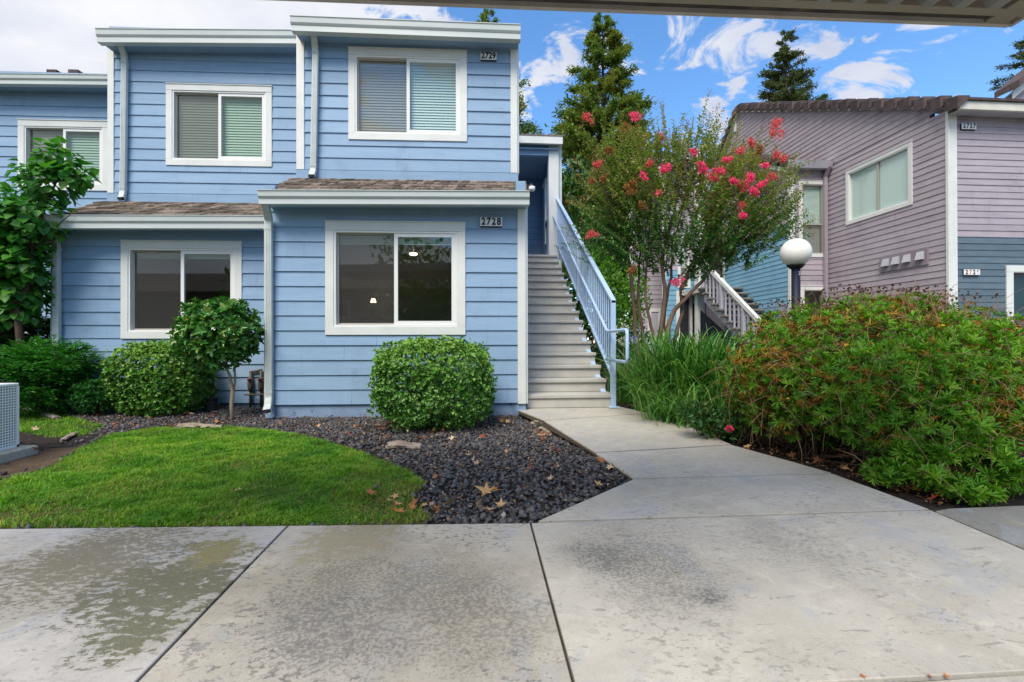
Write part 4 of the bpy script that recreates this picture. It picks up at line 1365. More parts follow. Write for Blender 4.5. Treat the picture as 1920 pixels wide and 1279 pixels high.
w_ = wall_core('wall', RH, mbs, BY + 0.02, BFAR, GZ - 0.2, rz_f, SKYB, (), span=bspan)
siding(w_, mbs, BY + 0.03, BFAR, bz_f - 19 * pit, rz_f, pit, SKYB, (), span=bspan, lap=0.018, matf=lambda z: MAUVE if z > bz_f - 0.03 else SKYB)
MB().box(mbf, BX, BX + 0.10, 0.0, 0.03, GZ, bump_top).box(mbs, BY - 0.03, BY + 0.07, 0.0, 0.03, GZ, rz_n).build('corner_board', WHITE, RH, bevel=0.003)
MB().box(mbs, BFAR - 0.10, BFAR, 0.0, 0.03, GZ, rz_n).build('corner_board', WHITE, RH)
g0 = RF.hy(1485, 300, BY - 0.25); g1 = RF.hy(1557, 318, BY - 0.25)
MB().hexa([(g0[0], BY - 0.22, bump_top - 0.04), (-0.03, BY - 0.22, bump_top - 0.04), (-0.03, BY + 0.02, bump_top - 0.02), (g0[0], BY + 0.02, bump_top - 0.02),
           (g0[0], BY - 0.28, bump_top + 0.14), (-0.03, BY - 0.28, bump_top + 0.14), (-0.03, BY + 0.02, bump_top + 0.26), (g0[0], BY + 0.02, bump_top + 0.26)]).build('gutter', GREYP, RH)
br = MB().hexa([(BX - 0.1, BY - 0.1, rz_n + 0.03), (0.0, BY - 0.1, rz_n + 0.03), (0.0, ry_f + 0.4, rz_f + 0.1), (BX - 0.1, ry_f + 0.4, rz_f + 0.1),
                (BX - 0.1, BY - 0.1, rz_n + 0.08), (0.0, BY - 0.1, rz_n + 0.08), (0.0, ry_f + 0.4, rz_f + 0.17), (BX - 0.1, ry_f + 0.4, rz_f + 0.17)]).build('roof', TILE, RH)
rake_tiles(br, BX - 0.16, BY - 0.1, rz_n + 0.19, ry_f + 0.4, rz_f + 0.26, 8, h=0.22)
MB().hexa([(BX - 0.1, BY, rz_n - 0.12), (BX, BY, rz_n - 0.12), (BX, ry_f + 0.4, rz_f - 0.02), (BX - 0.1, ry_f + 0.4, rz_f - 0.02),
           (BX - 0.1, BY, rz_n), (BX, BY, rz_n), (BX, ry_f + 0.4, rz_f + 0.1), (BX - 0.1, ry_f + 0.4, rz_f + 0.1)]).build('rake_board', WHITE, RH)
dsx = RF.hy(1547, 500, BY - 0.05)[0]
MB().duct([(dsx - 0.0, BY - 0.22, bump_top + 0.02), (dsx, BY - 0.07, bump_top - 0.22), (dsx, BY - 0.07, GZ + 0.1)], 0.09, 0.07).build('downspout', M('lilac_pipe', (0.30, 0.255, 0.31), 0.5, 0.3), RH)

# rear wing behind the crape myrtle
RY = BFAR + 0.1
mr = lambda a, d, z: (a, RY - d, z)
rx = lambda u, v: RF.hy(u, v, RY)
rl, rr = rx(1243, 500)[0], rx(1307, 500)[0]
GREYM = M('grey_lilac_siding', (0.34, 0.31, 0.36), 0.6, 0.25, (0.39, 0.355, 0.41), 3, bump=0.3, rand=0.06)
ww = (rx(1270, 470)[0], rx(1294, 470)[0], rx(1280, 540)[1], rx(1280, 452)[1])
wt = rx(1280, 300)[1]
dd = (rx(1274, 560)[0], rx(1293, 560)[0], GZ, rx(1280, 553)[1])
w_ = wall_core('wall', RH, mr, rl, rr, GZ - 0.2, wt, GREYM, [ww, dd])
zmid = rx(1300, 515)[1]
siding(w_, mr, rl, rr, GZ, wt, pit * 1.3, GREYM, [ww, dd], lap=0.018, matf=lambda z: GREYM if z > zmid else SKYB)
window(RH, mr, *ww, cas=0.10, margin=0.15, depth=0.6, style='hung', inner=GREYFR, blind=BLINDW, slatp=0.12)
m = MB().box(mr, dd[0] - 0.12, dd[0], 0, 0.03, GZ, dd[3]).box(mr, dd[1], dd[1] + 0.08, 0, 0.03, GZ, dd[3]).box(mr, dd[0] - 0.12, dd[1] + 0.08, 0, 0.032, dd[3], dd[3] + 0.14)
d_ = m.build('door_frame', WHITE, RH)
MB().box(mr, dd[0], dd[1], -0.11, -0.08, GZ, dd[3]).build('door_leaf', DARK, d_)
MB().box(mr, rl - 0.02, rl + 0.10, -0.02, 0.04, GZ, wt).build('corner_board', WHITE, RH)
px0, px1 = RF.hy(1306, 500, RY - 0.5)[0], RF.hy(1320, 500, RY - 0.5)[0]
MB().box(mr, px0, px1, 0.35, 0.55, GZ, wt + 0.2).build('porch_post', WHITE, RH, bevel=0.005)
MB().box(mr, rr + 0.05, BX + 0.02, -1.2, -1.1, GZ, wt + 0.3).build('recess_wall', M('recess_shade_navy', (0.03, 0.035, 0.06), 0.6, 0.2), RH)  # shade of the recess is put into the dark navy colour
# paler, further wing to the left with a roof and chimney
fl, fr = rx(1205, 500)[0], rl
mfw = lambda a, d, z: (a, RY + 1.4 - d, z)
w_ = wall_core('wall', RH, mfw, fl, rl + 0.6, GZ - 0.2, wt - 0.4, GREYM)
siding(w_, mfw, fl, rl + 0.6, GZ, wt - 0.4, pit * 1.3, GREYM, lap=0.018)
MB().box(mfw, fl - 0.02, fl + 0.13, 0.0, 0.04, GZ, wt - 0.4).build('corner_board', WHITE, RH)
a0_, a1_ = RF.hy(1214, 590, RY + 1.4)[0], RF.hy(1240, 590, RY + 1.4)[0]
zt_ = RF.hy(1220, 585, RY + 1.4)[1]
d_ = MB().box(mfw, a0_, a0_ + 0.12, 0.02, 0.05, GZ, zt_).box(mfw, a1_ - 0.12, a1_, 0.02, 0.05, GZ, zt_).box(mfw, a0_, a1_, 0.02, 0.053, zt_, zt_ + 0.13).build('door_frame', WHITE, RH)
MB().box(mfw, a0_ + 0.12, a1_ - 0.12, 0.012, 0.03, GZ, zt_).build('door_leaf', GREYP, d_)
MB().hexa([(fl - 0.3, RY - 0.3, wt - 0.35), (BX + 0.5, RY - 0.3, wt - 0.35), (BX + 0.5, RY + 3.6, wt + 1.4), (fl - 0.3, RY + 3.6, wt + 1.4),
           (fl - 0.3, RY - 0.3, wt - 0.2), (BX + 0.5, RY - 0.3, wt - 0.2), (BX + 0.5, RY + 3.6, wt + 1.55), (fl - 0.3, RY + 3.6, wt + 1.55)]).build('roof', TILE, RH)
cx, cz = RF.hy(1282, 262, RY + 2.5)
MB().box(ident, cx - 0.2, cx + 0.2, RY + 2.3, RY + 2.7, wt, cz).build('chimney', GREYP, RH)

# side stair of the mauve house
STEPD = M('grey_brown_step', (0.20, 0.185, 0.165), 0.9, 0.15, (0.15, 0.14, 0.125), 5)  # darker grey brown than the other steps
SS = empty('side_staircase', RF.o, 0, 'white railed stair with grey balusters climbing beside the sky blue wall', 'stairs')
sx0 = 7.0 - RF.o.x
y0r, z0r = RF.hx(1430, 605, sx0); y1r, z1r = RF.hx(1322, 492, sx0)
srs = (z1r - z0r) / (y1r - y0r)
nst = 14
ybot = y0r - (z0r - 0.95 - GZ) / srs
for k in range(nst):
    y = ybot + k * 0.27
    z = GZ + (k + 1) * 0.27 * srs
    MB().box(ident, sx0 - 0.10, BX - 0.03, y, y + 0.30, z - 0.07, z).build('tread', STEPD, SS, bevel=0.02, seg=2)
for x in (sx0 + 0.1, BX - 0.2):
    MB().hexa([(x, ybot + 0.2, GZ - 0.1), (x + 0.07, ybot + 0.2, GZ - 0.1), (x + 0.07, ybot + nst * 0.27, GZ + nst * 0.27 * srs - 0.42), (x, ybot + nst * 0.27, GZ + nst * 0.27 * srs - 0.42),
               (x, ybot + 0.1, GZ + 0.1), (x + 0.07, ybot + 0.1, GZ + 0.1), (x + 0.07, ybot + nst * 0.27, GZ + nst * 0.27 * srs - 0.09), (x, ybot + nst * 0.27, GZ + nst * 0.27 * srs - 0.09)]).build('stringer', GREYP, SS)
yA, yB = y0r - 0.5, y1r + 0.15
zz = lambda y: z0r + (y - y0r) * srs
MB().hexa([(sx0 - 0.05, yA, zz(yA) - 0.12), (sx0 + 0.05, yA, zz(yA) - 0.12), (sx0 + 0.05, yB, zz(yB) - 0.12), (sx0 - 0.05, yB, zz(yB) - 0.12),
           (sx0 - 0.05, yA, zz(yA) + 0.02), (sx0 + 0.05, yA, zz(yA) + 0.02), (sx0 + 0.05, yB, zz(yB) + 0.02), (sx0 - 0.05, yB, zz(yB) + 0.02)]).build('top_rail', WHITE, SS, bevel=0.006)
UST = M('stair_shade_navy', (0.014, 0.017, 0.028), 0.7, 0.1)  # near-black of an added sheet that stands in for the shade under the treads
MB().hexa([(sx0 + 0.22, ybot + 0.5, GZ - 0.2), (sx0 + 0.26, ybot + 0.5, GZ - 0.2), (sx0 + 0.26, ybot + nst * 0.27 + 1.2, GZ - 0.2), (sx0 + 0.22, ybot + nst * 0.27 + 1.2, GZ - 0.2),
           (sx0 + 0.22, ybot + 0.5, GZ + 0.02), (sx0 + 0.26, ybot + 0.5, GZ + 0.02), (sx0 + 0.26, ybot + nst * 0.27 + 1.2, GZ + nst * 0.27 * srs - 0.3), (sx0 + 0.22, ybot + nst * 0.27 + 1.2, GZ + nst * 0.27 * srs - 0.3)]).build('under_stair_shade', UST, SS)
n = 17
for i in range(n):
    y = yA + (yB - yA) * i / (n - 1)
    w = 0.045 if i % 5 == 1 else 0.022
    MB().box(ident, sx0 - w, sx0 + w, y - w, y + w, zz(y) - 0.98, zz(y) - 0.10).build('post' if w > 0.03 else 'baluster', GREYP, SS)
MB().box(ident, sx0 - 0.1, BX + 0.2, ybot + nst * 0.27, ybot + nst * 0.27 + 1.3, GZ + nst * 0.27 * srs - 0.15, GZ + nst * 0.27 * srs).build('landing', STEP, SS)

# a further gabled house at the right edge
p0 = at(1905, 600, 17)
GH = empty('gabled_house', (p0.x, p0.y, 0), 0, 'upper corner of a mauve gabled house with white rake at the right edge', 'house')
FH = Frame((p0.x, p0.y, 0), 0)
xw, ztop_ = FH.hy(1886, 186, 0.0); xp, zpk = FH.hy(1940, 140, 0.0)
MB().hexa([(xw + 0.3, 0, -0.5), (xw + 6, 0, -0.5), (xw + 6, 0.3, -0.5), (xw + 0.3, 0.3, -0.5), (xw + 0.3, 0, ztop_ + 0.2), (xp + 2, 0, zpk + 1.5), (xp + 2, 0.3, zpk + 1.5), (xw + 0.3, 0.3, ztop_ + 0.2)]).build('wall', MAUVE, GH)
sl3 = (zpk - ztop_) / (xp - xw)
def rk(x): return ztop_ + (x - xw) * sl3
MB().hexa([(xw, -0.25, rk(xw) - 0.1), (xw + 4, -0.25, rk(xw + 4) - 0.1), (xw + 4, -0.20, rk(xw + 4) - 0.1), (xw, -0.20, rk(xw) - 0.1), (xw, -0.25, rk(xw) + 0.18), (xw + 4, -0.25, rk(xw + 4) + 0.18), (xw + 4, -0.20, rk(xw + 4) + 0.18), (xw, -0.20, rk(xw) + 0.18)]).build('rake_board', WHITE, GH)
MB().hexa([(xw - 0.1, -0.5, rk(xw) + 0.17), (xw + 4, -0.5, rk(xw + 4) + 0.17), (xw + 4, 0.3, rk(xw + 4) + 0.17), (xw - 0.1, 0.3, rk(xw) + 0.17), (xw - 0.1, -0.5, rk(xw) + 0.45), (xw + 4, -0.5, rk(xw + 4) + 0.45), (xw + 4, 0.3, rk(xw + 4) + 0.40), (xw - 0.1, 0.3, rk(xw) + 0.40)]).build('roof', TILE, GH)

# ------------------------------------------------------------------ lamp post
p = at(1492, 500, 4.9)
LPOST = empty('street_lamp', (p.x, p.y, wz(p.y) - 0.05), 0, 'round white globe lamp on a dark navy post behind the big shrub', 'street lamp')
zg = at(1492, 474, 4.9).z - LPOST.location.z
MB().tube([(0, 0, 0), (0, 0, zg - 0.14)], 0.043, 20).build('post', NAVY, LPOST, smooth=True)
MB().lathe([(0.045, zg - 0.175), (0.055, zg - 0.17), (0.084, zg - 0.142), (0.088, zg - 0.131), (0.076, zg - 0.129)], (0, 0, 0), 24).build('globe_collar', BLACK, LPOST, smooth=True)
MB().sphere((0, 0, zg), 0.152, 40, 24, 1.0).build('globe', M('milky_globe', (0.74, 0.73, 0.70), 0.35, 0.4), LPOST, smooth=True)
c = bpy.data.curves.new('digit', 'FONT'); c.body = '3'; c.size = 0.055; c.align_x = 'CENTER'
tmp = bpy.data.objects.new('digit', c); COL.objects.link(tmp); bpy.context.view_layer.update()
me = bpy.data.meshes.new_from_object(tmp.evaluated_get(bpy.context.evaluated_depsgraph_get())); bpy.data.objects.remove(tmp)
for v in me.vertices:
    a = v.co.x / 0.0485 + 0.2
    v.co = Vector((0.0445 * math.sin(a), -0.0445 * math.cos(a), zg - 0.245 + v.co.y))
me.materials.clear(); me.materials.append(PLATE)
link('digit', me, LPOST)

# ------------------------------------------------------------------ carport edge overhead
CP = empty('carport_roof', (0, 0, 0), 0, 'rusty beige steel carport edge with corrugated roofing overhead', 'carport')
CPM = M('rusty_beige_steel', (0.33, 0.30, 0.245), 0.6, 0.3, (0.28, 0.25, 0.20), 2, dirt=(0.22, 0.09, 0.035), dscale=5, dlo=0.62, dhi=0.75)
CPD = M('shadow_gap_steel', (0.10, 0.09, 0.08), 0.7, 0.3, (0.045, 0.04, 0.038), 9, dirt=(0.17, 0.10, 0.05), dscale=12, dlo=0.6, dhi=0.7)  # shadow gap behind the lip put into the dark colour, with brown patches
CPL = M('pale_steel_lip', (0.52, 0.49, 0.47), 0.5, 0.3, (0.42, 0.39, 0.37), 5)
DECK = M('galvanised_deck', (0.30, 0.30, 0.30), 0.55, 0.4, (0.22, 0.22, 0.225), 4)
yc = 2.10
cr = at(1885, 52, ray(1885, 52).y and 2.3)
def cpt(u, v, Y):
    d = ray(u, v); t = Y / d.y
    return Vector((0, 0, CAMZ)) + d * t
A = cpt(700, 9, yc); B = cpt(1888, 53, yc)
kz = (B.z - A.z) / (B.x - A.x)
X0, X1 = -3.2, B.x
zl = lambda x: A.z + (x - A.x) * kz
def cbeam(name, y0, y1, h0, h1, mat, x0=X0, x1=None):
    x1 = X1 if x1 is None else x1
    return MB().hexa([(x0, y0, zl(x0) + h0), (x1, y0, zl(x1) + h0), (x1, y1, zl(x1) + h0), (x0, y1, zl(x0) + h0),
                      (x0, y0, zl(x0) + h1), (x1, y0, zl(x1) + h1), (x1, y1, zl(x1) + h1), (x0, y1, zl(x0) + h1)]).build(name, mat, CP, bevel=0.003)
cbeam('gutter_lip', yc - 0.022, yc, 0.0, 0.16, CPL, x1=X1 - 0.004)
cbeam('gutter_floor', yc - 0.07, yc - 0.023, 0.022, 0.03, CPD)
cbeam('edge_beam', yc - 0.118, yc - 0.071, 0.003, 0.13, CPM)
# side return at the right-hand end
def sbeam(name, x0, x1, h0, h1, mat, y0=0.6):
    return MB().hexa([(x0, y0, zl(x0) + h0), (x1, y0, zl(x1) + h0), (x1, yc - 0.003, zl(x1) + h0), (x0, yc - 0.003, zl(x0) + h0),
                      (x0, y0, zl(x0) + h1), (x1, y0, zl(x1) + h1), (x1, yc - 0.003, zl(x1) + h1), (x0, yc - 0.003, zl(x0) + h1)]).build(name, mat, CP, bevel=0.003)
sbeam('gutter_lip', X1, X1 + 0.02, 0.002, 0.16, CPL)
sbeam('edge_beam', X1 - 0.15, X1 - 0.03, 0.006, 0.128, CPM)
# corrugated deck
m = MB()
x = X0; i = 0
prof = []
while x < X1 - 0.24:
    prof += [(x, 0.002), (x + 0.055, 0.002), (x + 0.085, 0.042), (x + 0.14, 0.042)]
    x += 0.17
for (x, h) in prof:
    m.v.append((x, 0.6, zl(x) + h + 0.02)); m.v.append((x, yc - 0.1185, zl(x) + h))
for i in range(len(prof) - 1):
    m.f.append((2 * i, 2 * i + 2, 2 * i + 3, 2 * i + 1))
o = m.build('corrugated_deck', DECK, CP)
sm = o.modifiers.new('thick', 'SOLIDIFY'); sm.thickness = 0.002

# ------------------------------------------------------------------ air conditioner
pc = gp(36, 848, 0.02)
AC = empty('air_conditioner', (pc.x, pc.y, wz(pc.y) + 0.03), 0, 'white perforated metal air conditioner housing on a concrete pad', 'air conditioner')
mm, t, b = new_mat('perforated_white_metal')
tc = t.node('ShaderNodeTexCoord').outputs['Object']
vo = t.node('ShaderNodeTexVoronoi', {'Vector': t.vmath('ADD', t.vmath('MULTIPLY', tc, (0, 1, 1)).outputs[0], (0, 0, 0)).outputs[0], 'Scale': 44.0, 'Randomness': 0.0}, distance='CHEBYCHEV')
t.put(b.inputs['Base Color'], t.mix(t.smooth(vo.outputs['Distance'], 0.34, 0.26), (0.82, 0.82, 0.84), (0.16, 0.16, 0.18)))
b.inputs['Roughness'].default_value = 0.45
bn = t.node('ShaderNodeBump', {'Height': vo.outputs['Distance'], 'Strength': 0.5, 'Distance': 0.01})
t.put(b.inputs['Normal'], bn.outputs[0])
ACW = M('white_enamel', (0.80, 0.80, 0.82), 0.4, 0.4)
hz = at(36, 715, pc.y).z - AC.location.z
MB().box(ident, -0.75, -0.012, -0.95, -0.012, 0.02, hz - 0.012).build('perforated_panel', mm, AC)
MB().box(ident, -0.77, 0.0, -0.97, 0.0, hz - 0.012, hz + 0.012).build('lid', ACW, AC, bevel=0.005)
for (x, y) in ((-0.02, -0.02), (-0.77, -0.02), (-0.02, -0.97), (-0.77, -0.97)):
    MB().box(ident, x, x + 0.02, y, y + 0.02, 0.0, hz - 0.013).build('corner_post', ACW, AC)
MB().box(ident, -0.77, 0.0, -0.97, 0.0, 0.0, 0.02).build('base_rail', ACW, AC)
pad = slab([(pc.x - 1.0, pc.y - 1.15), (pc.x + 0.10, pc.y - 1.15), (pc.x + 0.10, pc.y + 0.07), (pc.x - 1.0, pc.y + 0.07)], CON_W, None, lambda y: wz(pc.y) + 0.03, thick=0.14, ch=0.015, name='equipment_pad')
tag(pad, 'low concrete pad under the air conditioner at the left edge', 'concrete pad')

# ------------------------------------------------------------------ pipes, box, sprinkler, wood, edging
q0 = at(476, 770, 6.55)
PV = empty('backflow_valve', (q0.x, q0.y, bed_z(q0.y)), 0, 'bronze water pipes with two red valves beside the downspout', 'water valve')
for i, (u, hh) in enumerate(((470, 0.50), (489, 0.53))):
    x = at(u, 700, 6.55).x - q0.x
    MB().tube([(x, 0, -0.05), (x, 0, hh)], 0.018, 10).build('pipe', BRASS, PV, smooth=True)
    MB().lathe([(0.022, 0.22), (0.040, 0.27), (0.042, 0.36), (0.03, 0.42), (0.02, 0.43)], (x, 0, 0), 12).build('valve_body', BRASS, PV, smooth=True)
    MB().sphere((x - 0.0, -0.05, 0.40), 0.026, 10, 6, 0.7).build('valve_handle', REDV, PV, smooth=True)
    MB().tube([(x - 0.07, -0.03, 0.18), (x + 0.07, -0.03, 0.18)], 0.013, 8).build('test_cock', BRASS, PV)
xl_, xr_ = at(470, 700, 6.55).x - q0.x, at(489, 700, 6.55).x - q0.x
MB().tube([(xl_ - 0.01, 0, 0.50), (xr_ + 0.01, 0, 0.53)], 0.018, 10).build('cross_pipe', BRASS, PV, smooth=True)
q = bp(388, 774)
VB = empty('utility_box', (q.x, q.y + 0.1, bed_z(q.y)), 0, 'small black utility cylinder on the soil behind the little tree', 'utility box')
MB().lathe([(0.085, 0.0), (0.085, 0.16), (0.07, 0.17)], (0, 0, 0), 16).build('body', BLACK, VB)
MB().lathe([(0.092, 0.17), (0.092, 0.19), (0.05, 0.20)], (0, 0, 0), 16).build('cap', BLACK, VB)
q = bp(664, 781)
SP = empty('sprinkler_head', (q.x, q.y, bed_z(q.y)), 0, 'small black sprinkler head by the painted foundation', 'sprinkler')
MB().lathe([(0.018, 0.0), (0.018, 0.06), (0.024, 0.062), (0.024, 0.075), (0.01, 0.08)], (0, 0, 0), 10).build('body', BLACK, SP)


def rough_log(name, uva, uvb, r, mat, label, cat, seed, lift=0.01):
    rg = random.Random(seed)
    a, b = bp(*uva), bp(*uvb)
    mb = MB()
    n, k = 9, 9
    ax = (b - a); L = ax.length; ax.normalize()
    sd_ = Vector((-ax.y, ax.x, 0)).normalized()
    for i in range(n):
        t_ = i / (n - 1)
        rr = r * (0.55 + 0.6 * math.sin(math.pi * (0.15 + 0.75 * t_)) * (1 - 0.45 * t_))
        cpos = a + ax * (L * t_) + Vector((0, 0, rr * 0.55 + lift))
        for j in range(k):
            an = 2 * math.pi * j / k
            q_ = rr * rg.uniform(0.7, 1.25)
            mb.v.append(tuple(cpos + sd_ * math.cos(an) * q_ * 1.35 + Vector((0, 0, 1)) * math.sin(an) * q_ * 0.75 + ax * rg.uniform(-0.5, 0.5) * L / n * (0.7 if 0 < i < n - 1 else 1.0)))
    for i in range(n - 1):
        for j in range(k):
            mb.f.append((i * k + j, i * k + (j + 1) % k, (i + 1) * k + (j + 1) % k, (i + 1) * k + j))
    mb.f.append(tuple(range(k))[::-1]); mb.f.append(tuple((n - 1) * k + j for j in range(k)))
    o = mb.build(name, mat)
    return tag(o, label, cat)


rough_log('driftwood', (727, 842), (791, 843), 0.045, WOOD, 'pale weathered chunk of driftwood lying on the black stones', 'driftwood', 3)
ROOT = M('pale_root', (0.33, 0.28, 0.22), 0.9, 0.1, (0.24, 0.20, 0.15), 14, bump=0.8)
rough_log('exposed_root', (335, 803), (415, 804), 0.035, ROOT, 'pale exposed root between the lawn and the soil under the little tree', 'root', 5)
rough_log('edging_stone', (116, 830), (144, 814), 0.022, ROOT, 'pale flat edging stone between the lawn and the bare earth', 'stone', 8)
rough_log('edging_stone', (84, 781), (107, 787), 0.035, ROOT, 'small pale edging stone on the grass near the bushy shrub', 'stone', 9)
rough_log('broken_concrete', (1000, 796), (1020, 803), 0.035, ROOT, 'broken lump of concrete beside the walkway edge', 'rubble', 12)
rough_log('broken_concrete', (1012, 806), (1034, 815), 0.025, ROOT, 'flat brown lump of concrete on the stones nearer than its neighbour by the walkway', 'rubble', 13)

# ------------------------------------------------------------------ leaf materials
GREENS = lambda *c: [(i / (len(c) - 1), x) for i, x in enumerate(c)]
LF_BOX = leafmat('boxwood_leaf', GREENS((0.040, 0.115, 0.012), (0.080, 0.190, 0.022), (0.125, 0.250, 0.034), (0.32, 0.38, 0.09)), 0.38, 0.45, 0.22)
LF_VAR = leafmat('variegated_leaf', GREENS((0.045, 0.135, 0.016), (0.090, 0.215, 0.026), (0.170, 0.295, 0.055), (0.36, 0.42, 0.17)), 0.38, 0.45, 0.22)
LF_CAM = leafmat('glossy_leaf', GREENS((0.022, 0.085, 0.014), (0.045, 0.150, 0.024), (0.075, 0.200, 0.034), (0.095, 0.215, 0.036), (0.19, 0.19, 0.035)), 0.28, 0.5, 0.2)
LF_NAN = leafmat('feathery_leaf', GREENS((0.026, 0.115, 0.020), (0.055, 0.170, 0.028), (0.095, 0.225, 0.038)), 0.45, 0.35, 0.28)
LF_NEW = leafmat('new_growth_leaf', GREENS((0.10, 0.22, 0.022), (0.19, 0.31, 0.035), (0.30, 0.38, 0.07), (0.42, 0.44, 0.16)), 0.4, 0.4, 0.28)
LF_SML = leafmat('soft_leaf', GREENS((0.014, 0.075, 0.014), (0.030, 0.115, 0.020), (0.055, 0.155, 0.028)), 0.5, 0.3, 0.25)
LF_DRK = leafmat('dark_shrub_leaf', GREENS((0.012, 0.050, 0.010), (0.025, 0.080, 0.014), (0.05, 0.11, 0.02), (0.085, 0.10, 0.02)), 0.45, 0.35, 0.2)
LF_RED = leafmat('heart_leaf', GREENS((0.024, 0.105, 0.014), (0.048, 0.160, 0.022), (0.080, 0.220, 0.030), (0.14, 0.26, 0.04)), 0.42, 0.35, 0.32)
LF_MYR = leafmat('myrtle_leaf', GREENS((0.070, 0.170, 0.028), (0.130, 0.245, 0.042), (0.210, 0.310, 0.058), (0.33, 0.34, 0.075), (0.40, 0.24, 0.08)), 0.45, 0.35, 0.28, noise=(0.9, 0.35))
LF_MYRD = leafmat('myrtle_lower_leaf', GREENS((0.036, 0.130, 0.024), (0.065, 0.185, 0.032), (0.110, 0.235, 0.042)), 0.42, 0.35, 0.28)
LF_CON = leafmat('conifer_needle', GREENS((0.060, 0.125, 0.034), (0.115, 0.195, 0.045), (0.185, 0.240, 0.050), (0.25, 0.20, 0.05)), 0.7, 0.15, 0.32, noise=(0.55, 0.5))
LF_CONB = leafmat('blue_conifer_needle', GREENS((0.042, 0.085, 0.042), (0.080, 0.135, 0.055), (0.13, 0.165, 0.06), (0.16, 0.12, 0.045)), 0.7, 0.15, 0.2)
LF_BLADE = leafmat('strap_blade', GREENS((0.016, 0.065, 0.012), (0.050, 0.150, 0.026), (0.150, 0.280, 0.050), (0.28, 0.33, 0.09)), 0.35, 0.4, 0.25)
LF_EUR = leafmat('lobed_leaf', GREENS((0.045, 0.125, 0.012), (0.105, 0.225, 0.020), (0.180, 0.310, 0.028), (0.32, 0.36, 0.045)), 0.45, 0.3, 0.3, noise=(6.5, 0.55))
LF_EURB = leafmat('dry_brown_leaf', GREENS((0.17, 0.065, 0.018), (0.32, 0.125, 0.028), (0.38, 0.20, 0.040), (0.32, 0.27, 0.045), (0.20, 0.23, 0.03)), 0.7, 0.2, 0.25)
LF_LIME = leafmat('lime_leaf', GREENS((0.07, 0.16, 0.015), (0.12, 0.23, 0.022), (0.19, 0.30, 0.035)), 0.5, 0.3, 0.35)
LF_GRASS = leafmat('grass_blade', GREENS((0.028, 0.120, 0.009), (0.075, 0.245, 0.013), (0.140, 0.345, 0.020), (0.230, 0.400, 0.030), (0.36, 0.43, 0.07)), 0.5, 0.3, 0.32, noise=(3.2, 0.48))
PINK = leafmat('pink_petal', GREENS((0.72, 0.05, 0.17), (0.86, 0.10, 0.24), (0.90, 0.20, 0.32)), 0.5, 0.25, 0.3)
CORAL = leafmat('coral_petal', GREENS((0.55, 0.15, 0.09), (0.72, 0.14, 0.15), (0.80, 0.20, 0.25)), 0.55, 0.25, 0.3)
RUST = leafmat('rusty_seed_pod', GREENS((0.26, 0.11, 0.035), (0.36, 0.17, 0.06)), 0.7, 0.2, 0.2)
YEL = leafmat('yellow_petal', GREENS((0.55, 0.36, 0.03), (0.70, 0.50, 0.05)), 0.5, 0.2, 0.2)
SEED = leafmat('dry_seed_head', GREENS((0.045, 0.020, 0.012), (0.11, 0.05, 0.025)), 0.9, 0.1, 0.0)
LILAC = leafmat('lilac_petal', GREENS((0.25, 0.26, 0.60), (0.40, 0.42, 0.75)), 0.5, 0.2, 0.3)
CREAM = leafmat('cream_petal', GREENS((0.55, 0.56, 0.42), (0.70, 0.70, 0.60)), 0.5, 0.2, 0.3)


def leaves_on(P_, D_, length, width, flat=0.6, upb=0.3, jl=0.3, fold=0.2, droop=0.12, rng=RNG, w1=0.30, w2=0.68, down=0.0):
    """leaves leaning outwards along D_, faces turned partly outward and up"""
    n = len(P_)
    ax = nrm(D_ * (1 - flat) + rnd_dirs(n, rng) * flat + np.array([0, 0, upb - down]))
    up = nrm(D_ * 0.8 + np.array([0, 0, 0.6]) + rnd_dirs(n, rng) * 0.55)
    s = 1 + rng.normal(0, jl, n).clip(-0.6, 0.8)
    return leaf_arrays(P_, ax, up, length * s, width * s, fold, droop, w1, w2)


def rosettes(P_, D_, k, length, width, tilt=0.9, rng=RNG, fold=0.2, droop=0.15, jl=0.25, w1=0.35, w2=0.72):
    """k leaves whorled round each shoot tip"""
    n = len(P_)
    D = nrm(D_ + rnd_dirs(n, rng) * 0.45 + np.array([0, 0, 0.25]))
    t1 = nrm(np.cross(D, rnd_dirs(n, rng)))
    t2 = np.cross(D, t1)
    sets = []
    sc = 1 + rng.normal(0, jl, n).clip(-0.55, 0.8)
    for i in range(k):
        a = 2 * math.pi * i / k + rng.normal(0, 0.35, n)
        rad = t1 * np.cos(a)[:, None] + t2 * np.sin(a)[:, None]
        tl = tilt * (0.55 + 0.75 * rng.random(n))
        ax = nrm(D * np.cos(tl)[:, None] + rad * np.sin(tl)[:, None])
        up = nrm(D * np.sin(tl)[:, None] - rad * np.cos(tl)[:, None])
        s = sc * (1 + rng.normal(0, 0.15, n))
        sets.append(leaf_arrays(P_ - D * (0.012 * rng.random(n))[:, None], ax, up, length * s, width * s, fold, droop, w1, w2))
    return sets


def limbs(mb, base, tips, r0, r1=0.004, n=6, sag=0.0, rg=random):
    for tp in tips:
        b = Vector(base); e = Vector(tp)
        pts = []
        L = (e - b).length
        for i in range(6):
            t = i / 5
            j = 0.05 * L * math.sin(math.pi * t)
            pts.append(b.lerp(e, t) + Vector((rg.uniform(-j, j), rg.uniform(-j, j), -sag * math.sin(math.pi * t))))
        mb.tube(pts, [r0 + (r1 - r0) * i / 5 for i in range(6)], n)


def blob_at(u, v, Z, ru, rv, depth=None):
    """an ellipsoid of foliage; ru, rv in photo pixels at that distance"""
    p = at(u, v, Z)
    rx_, rz_ = ru * Z / F, rv * Z / F
    return (p.x, p.y, p.z, rx_, depth if depth else rx_, rz_)


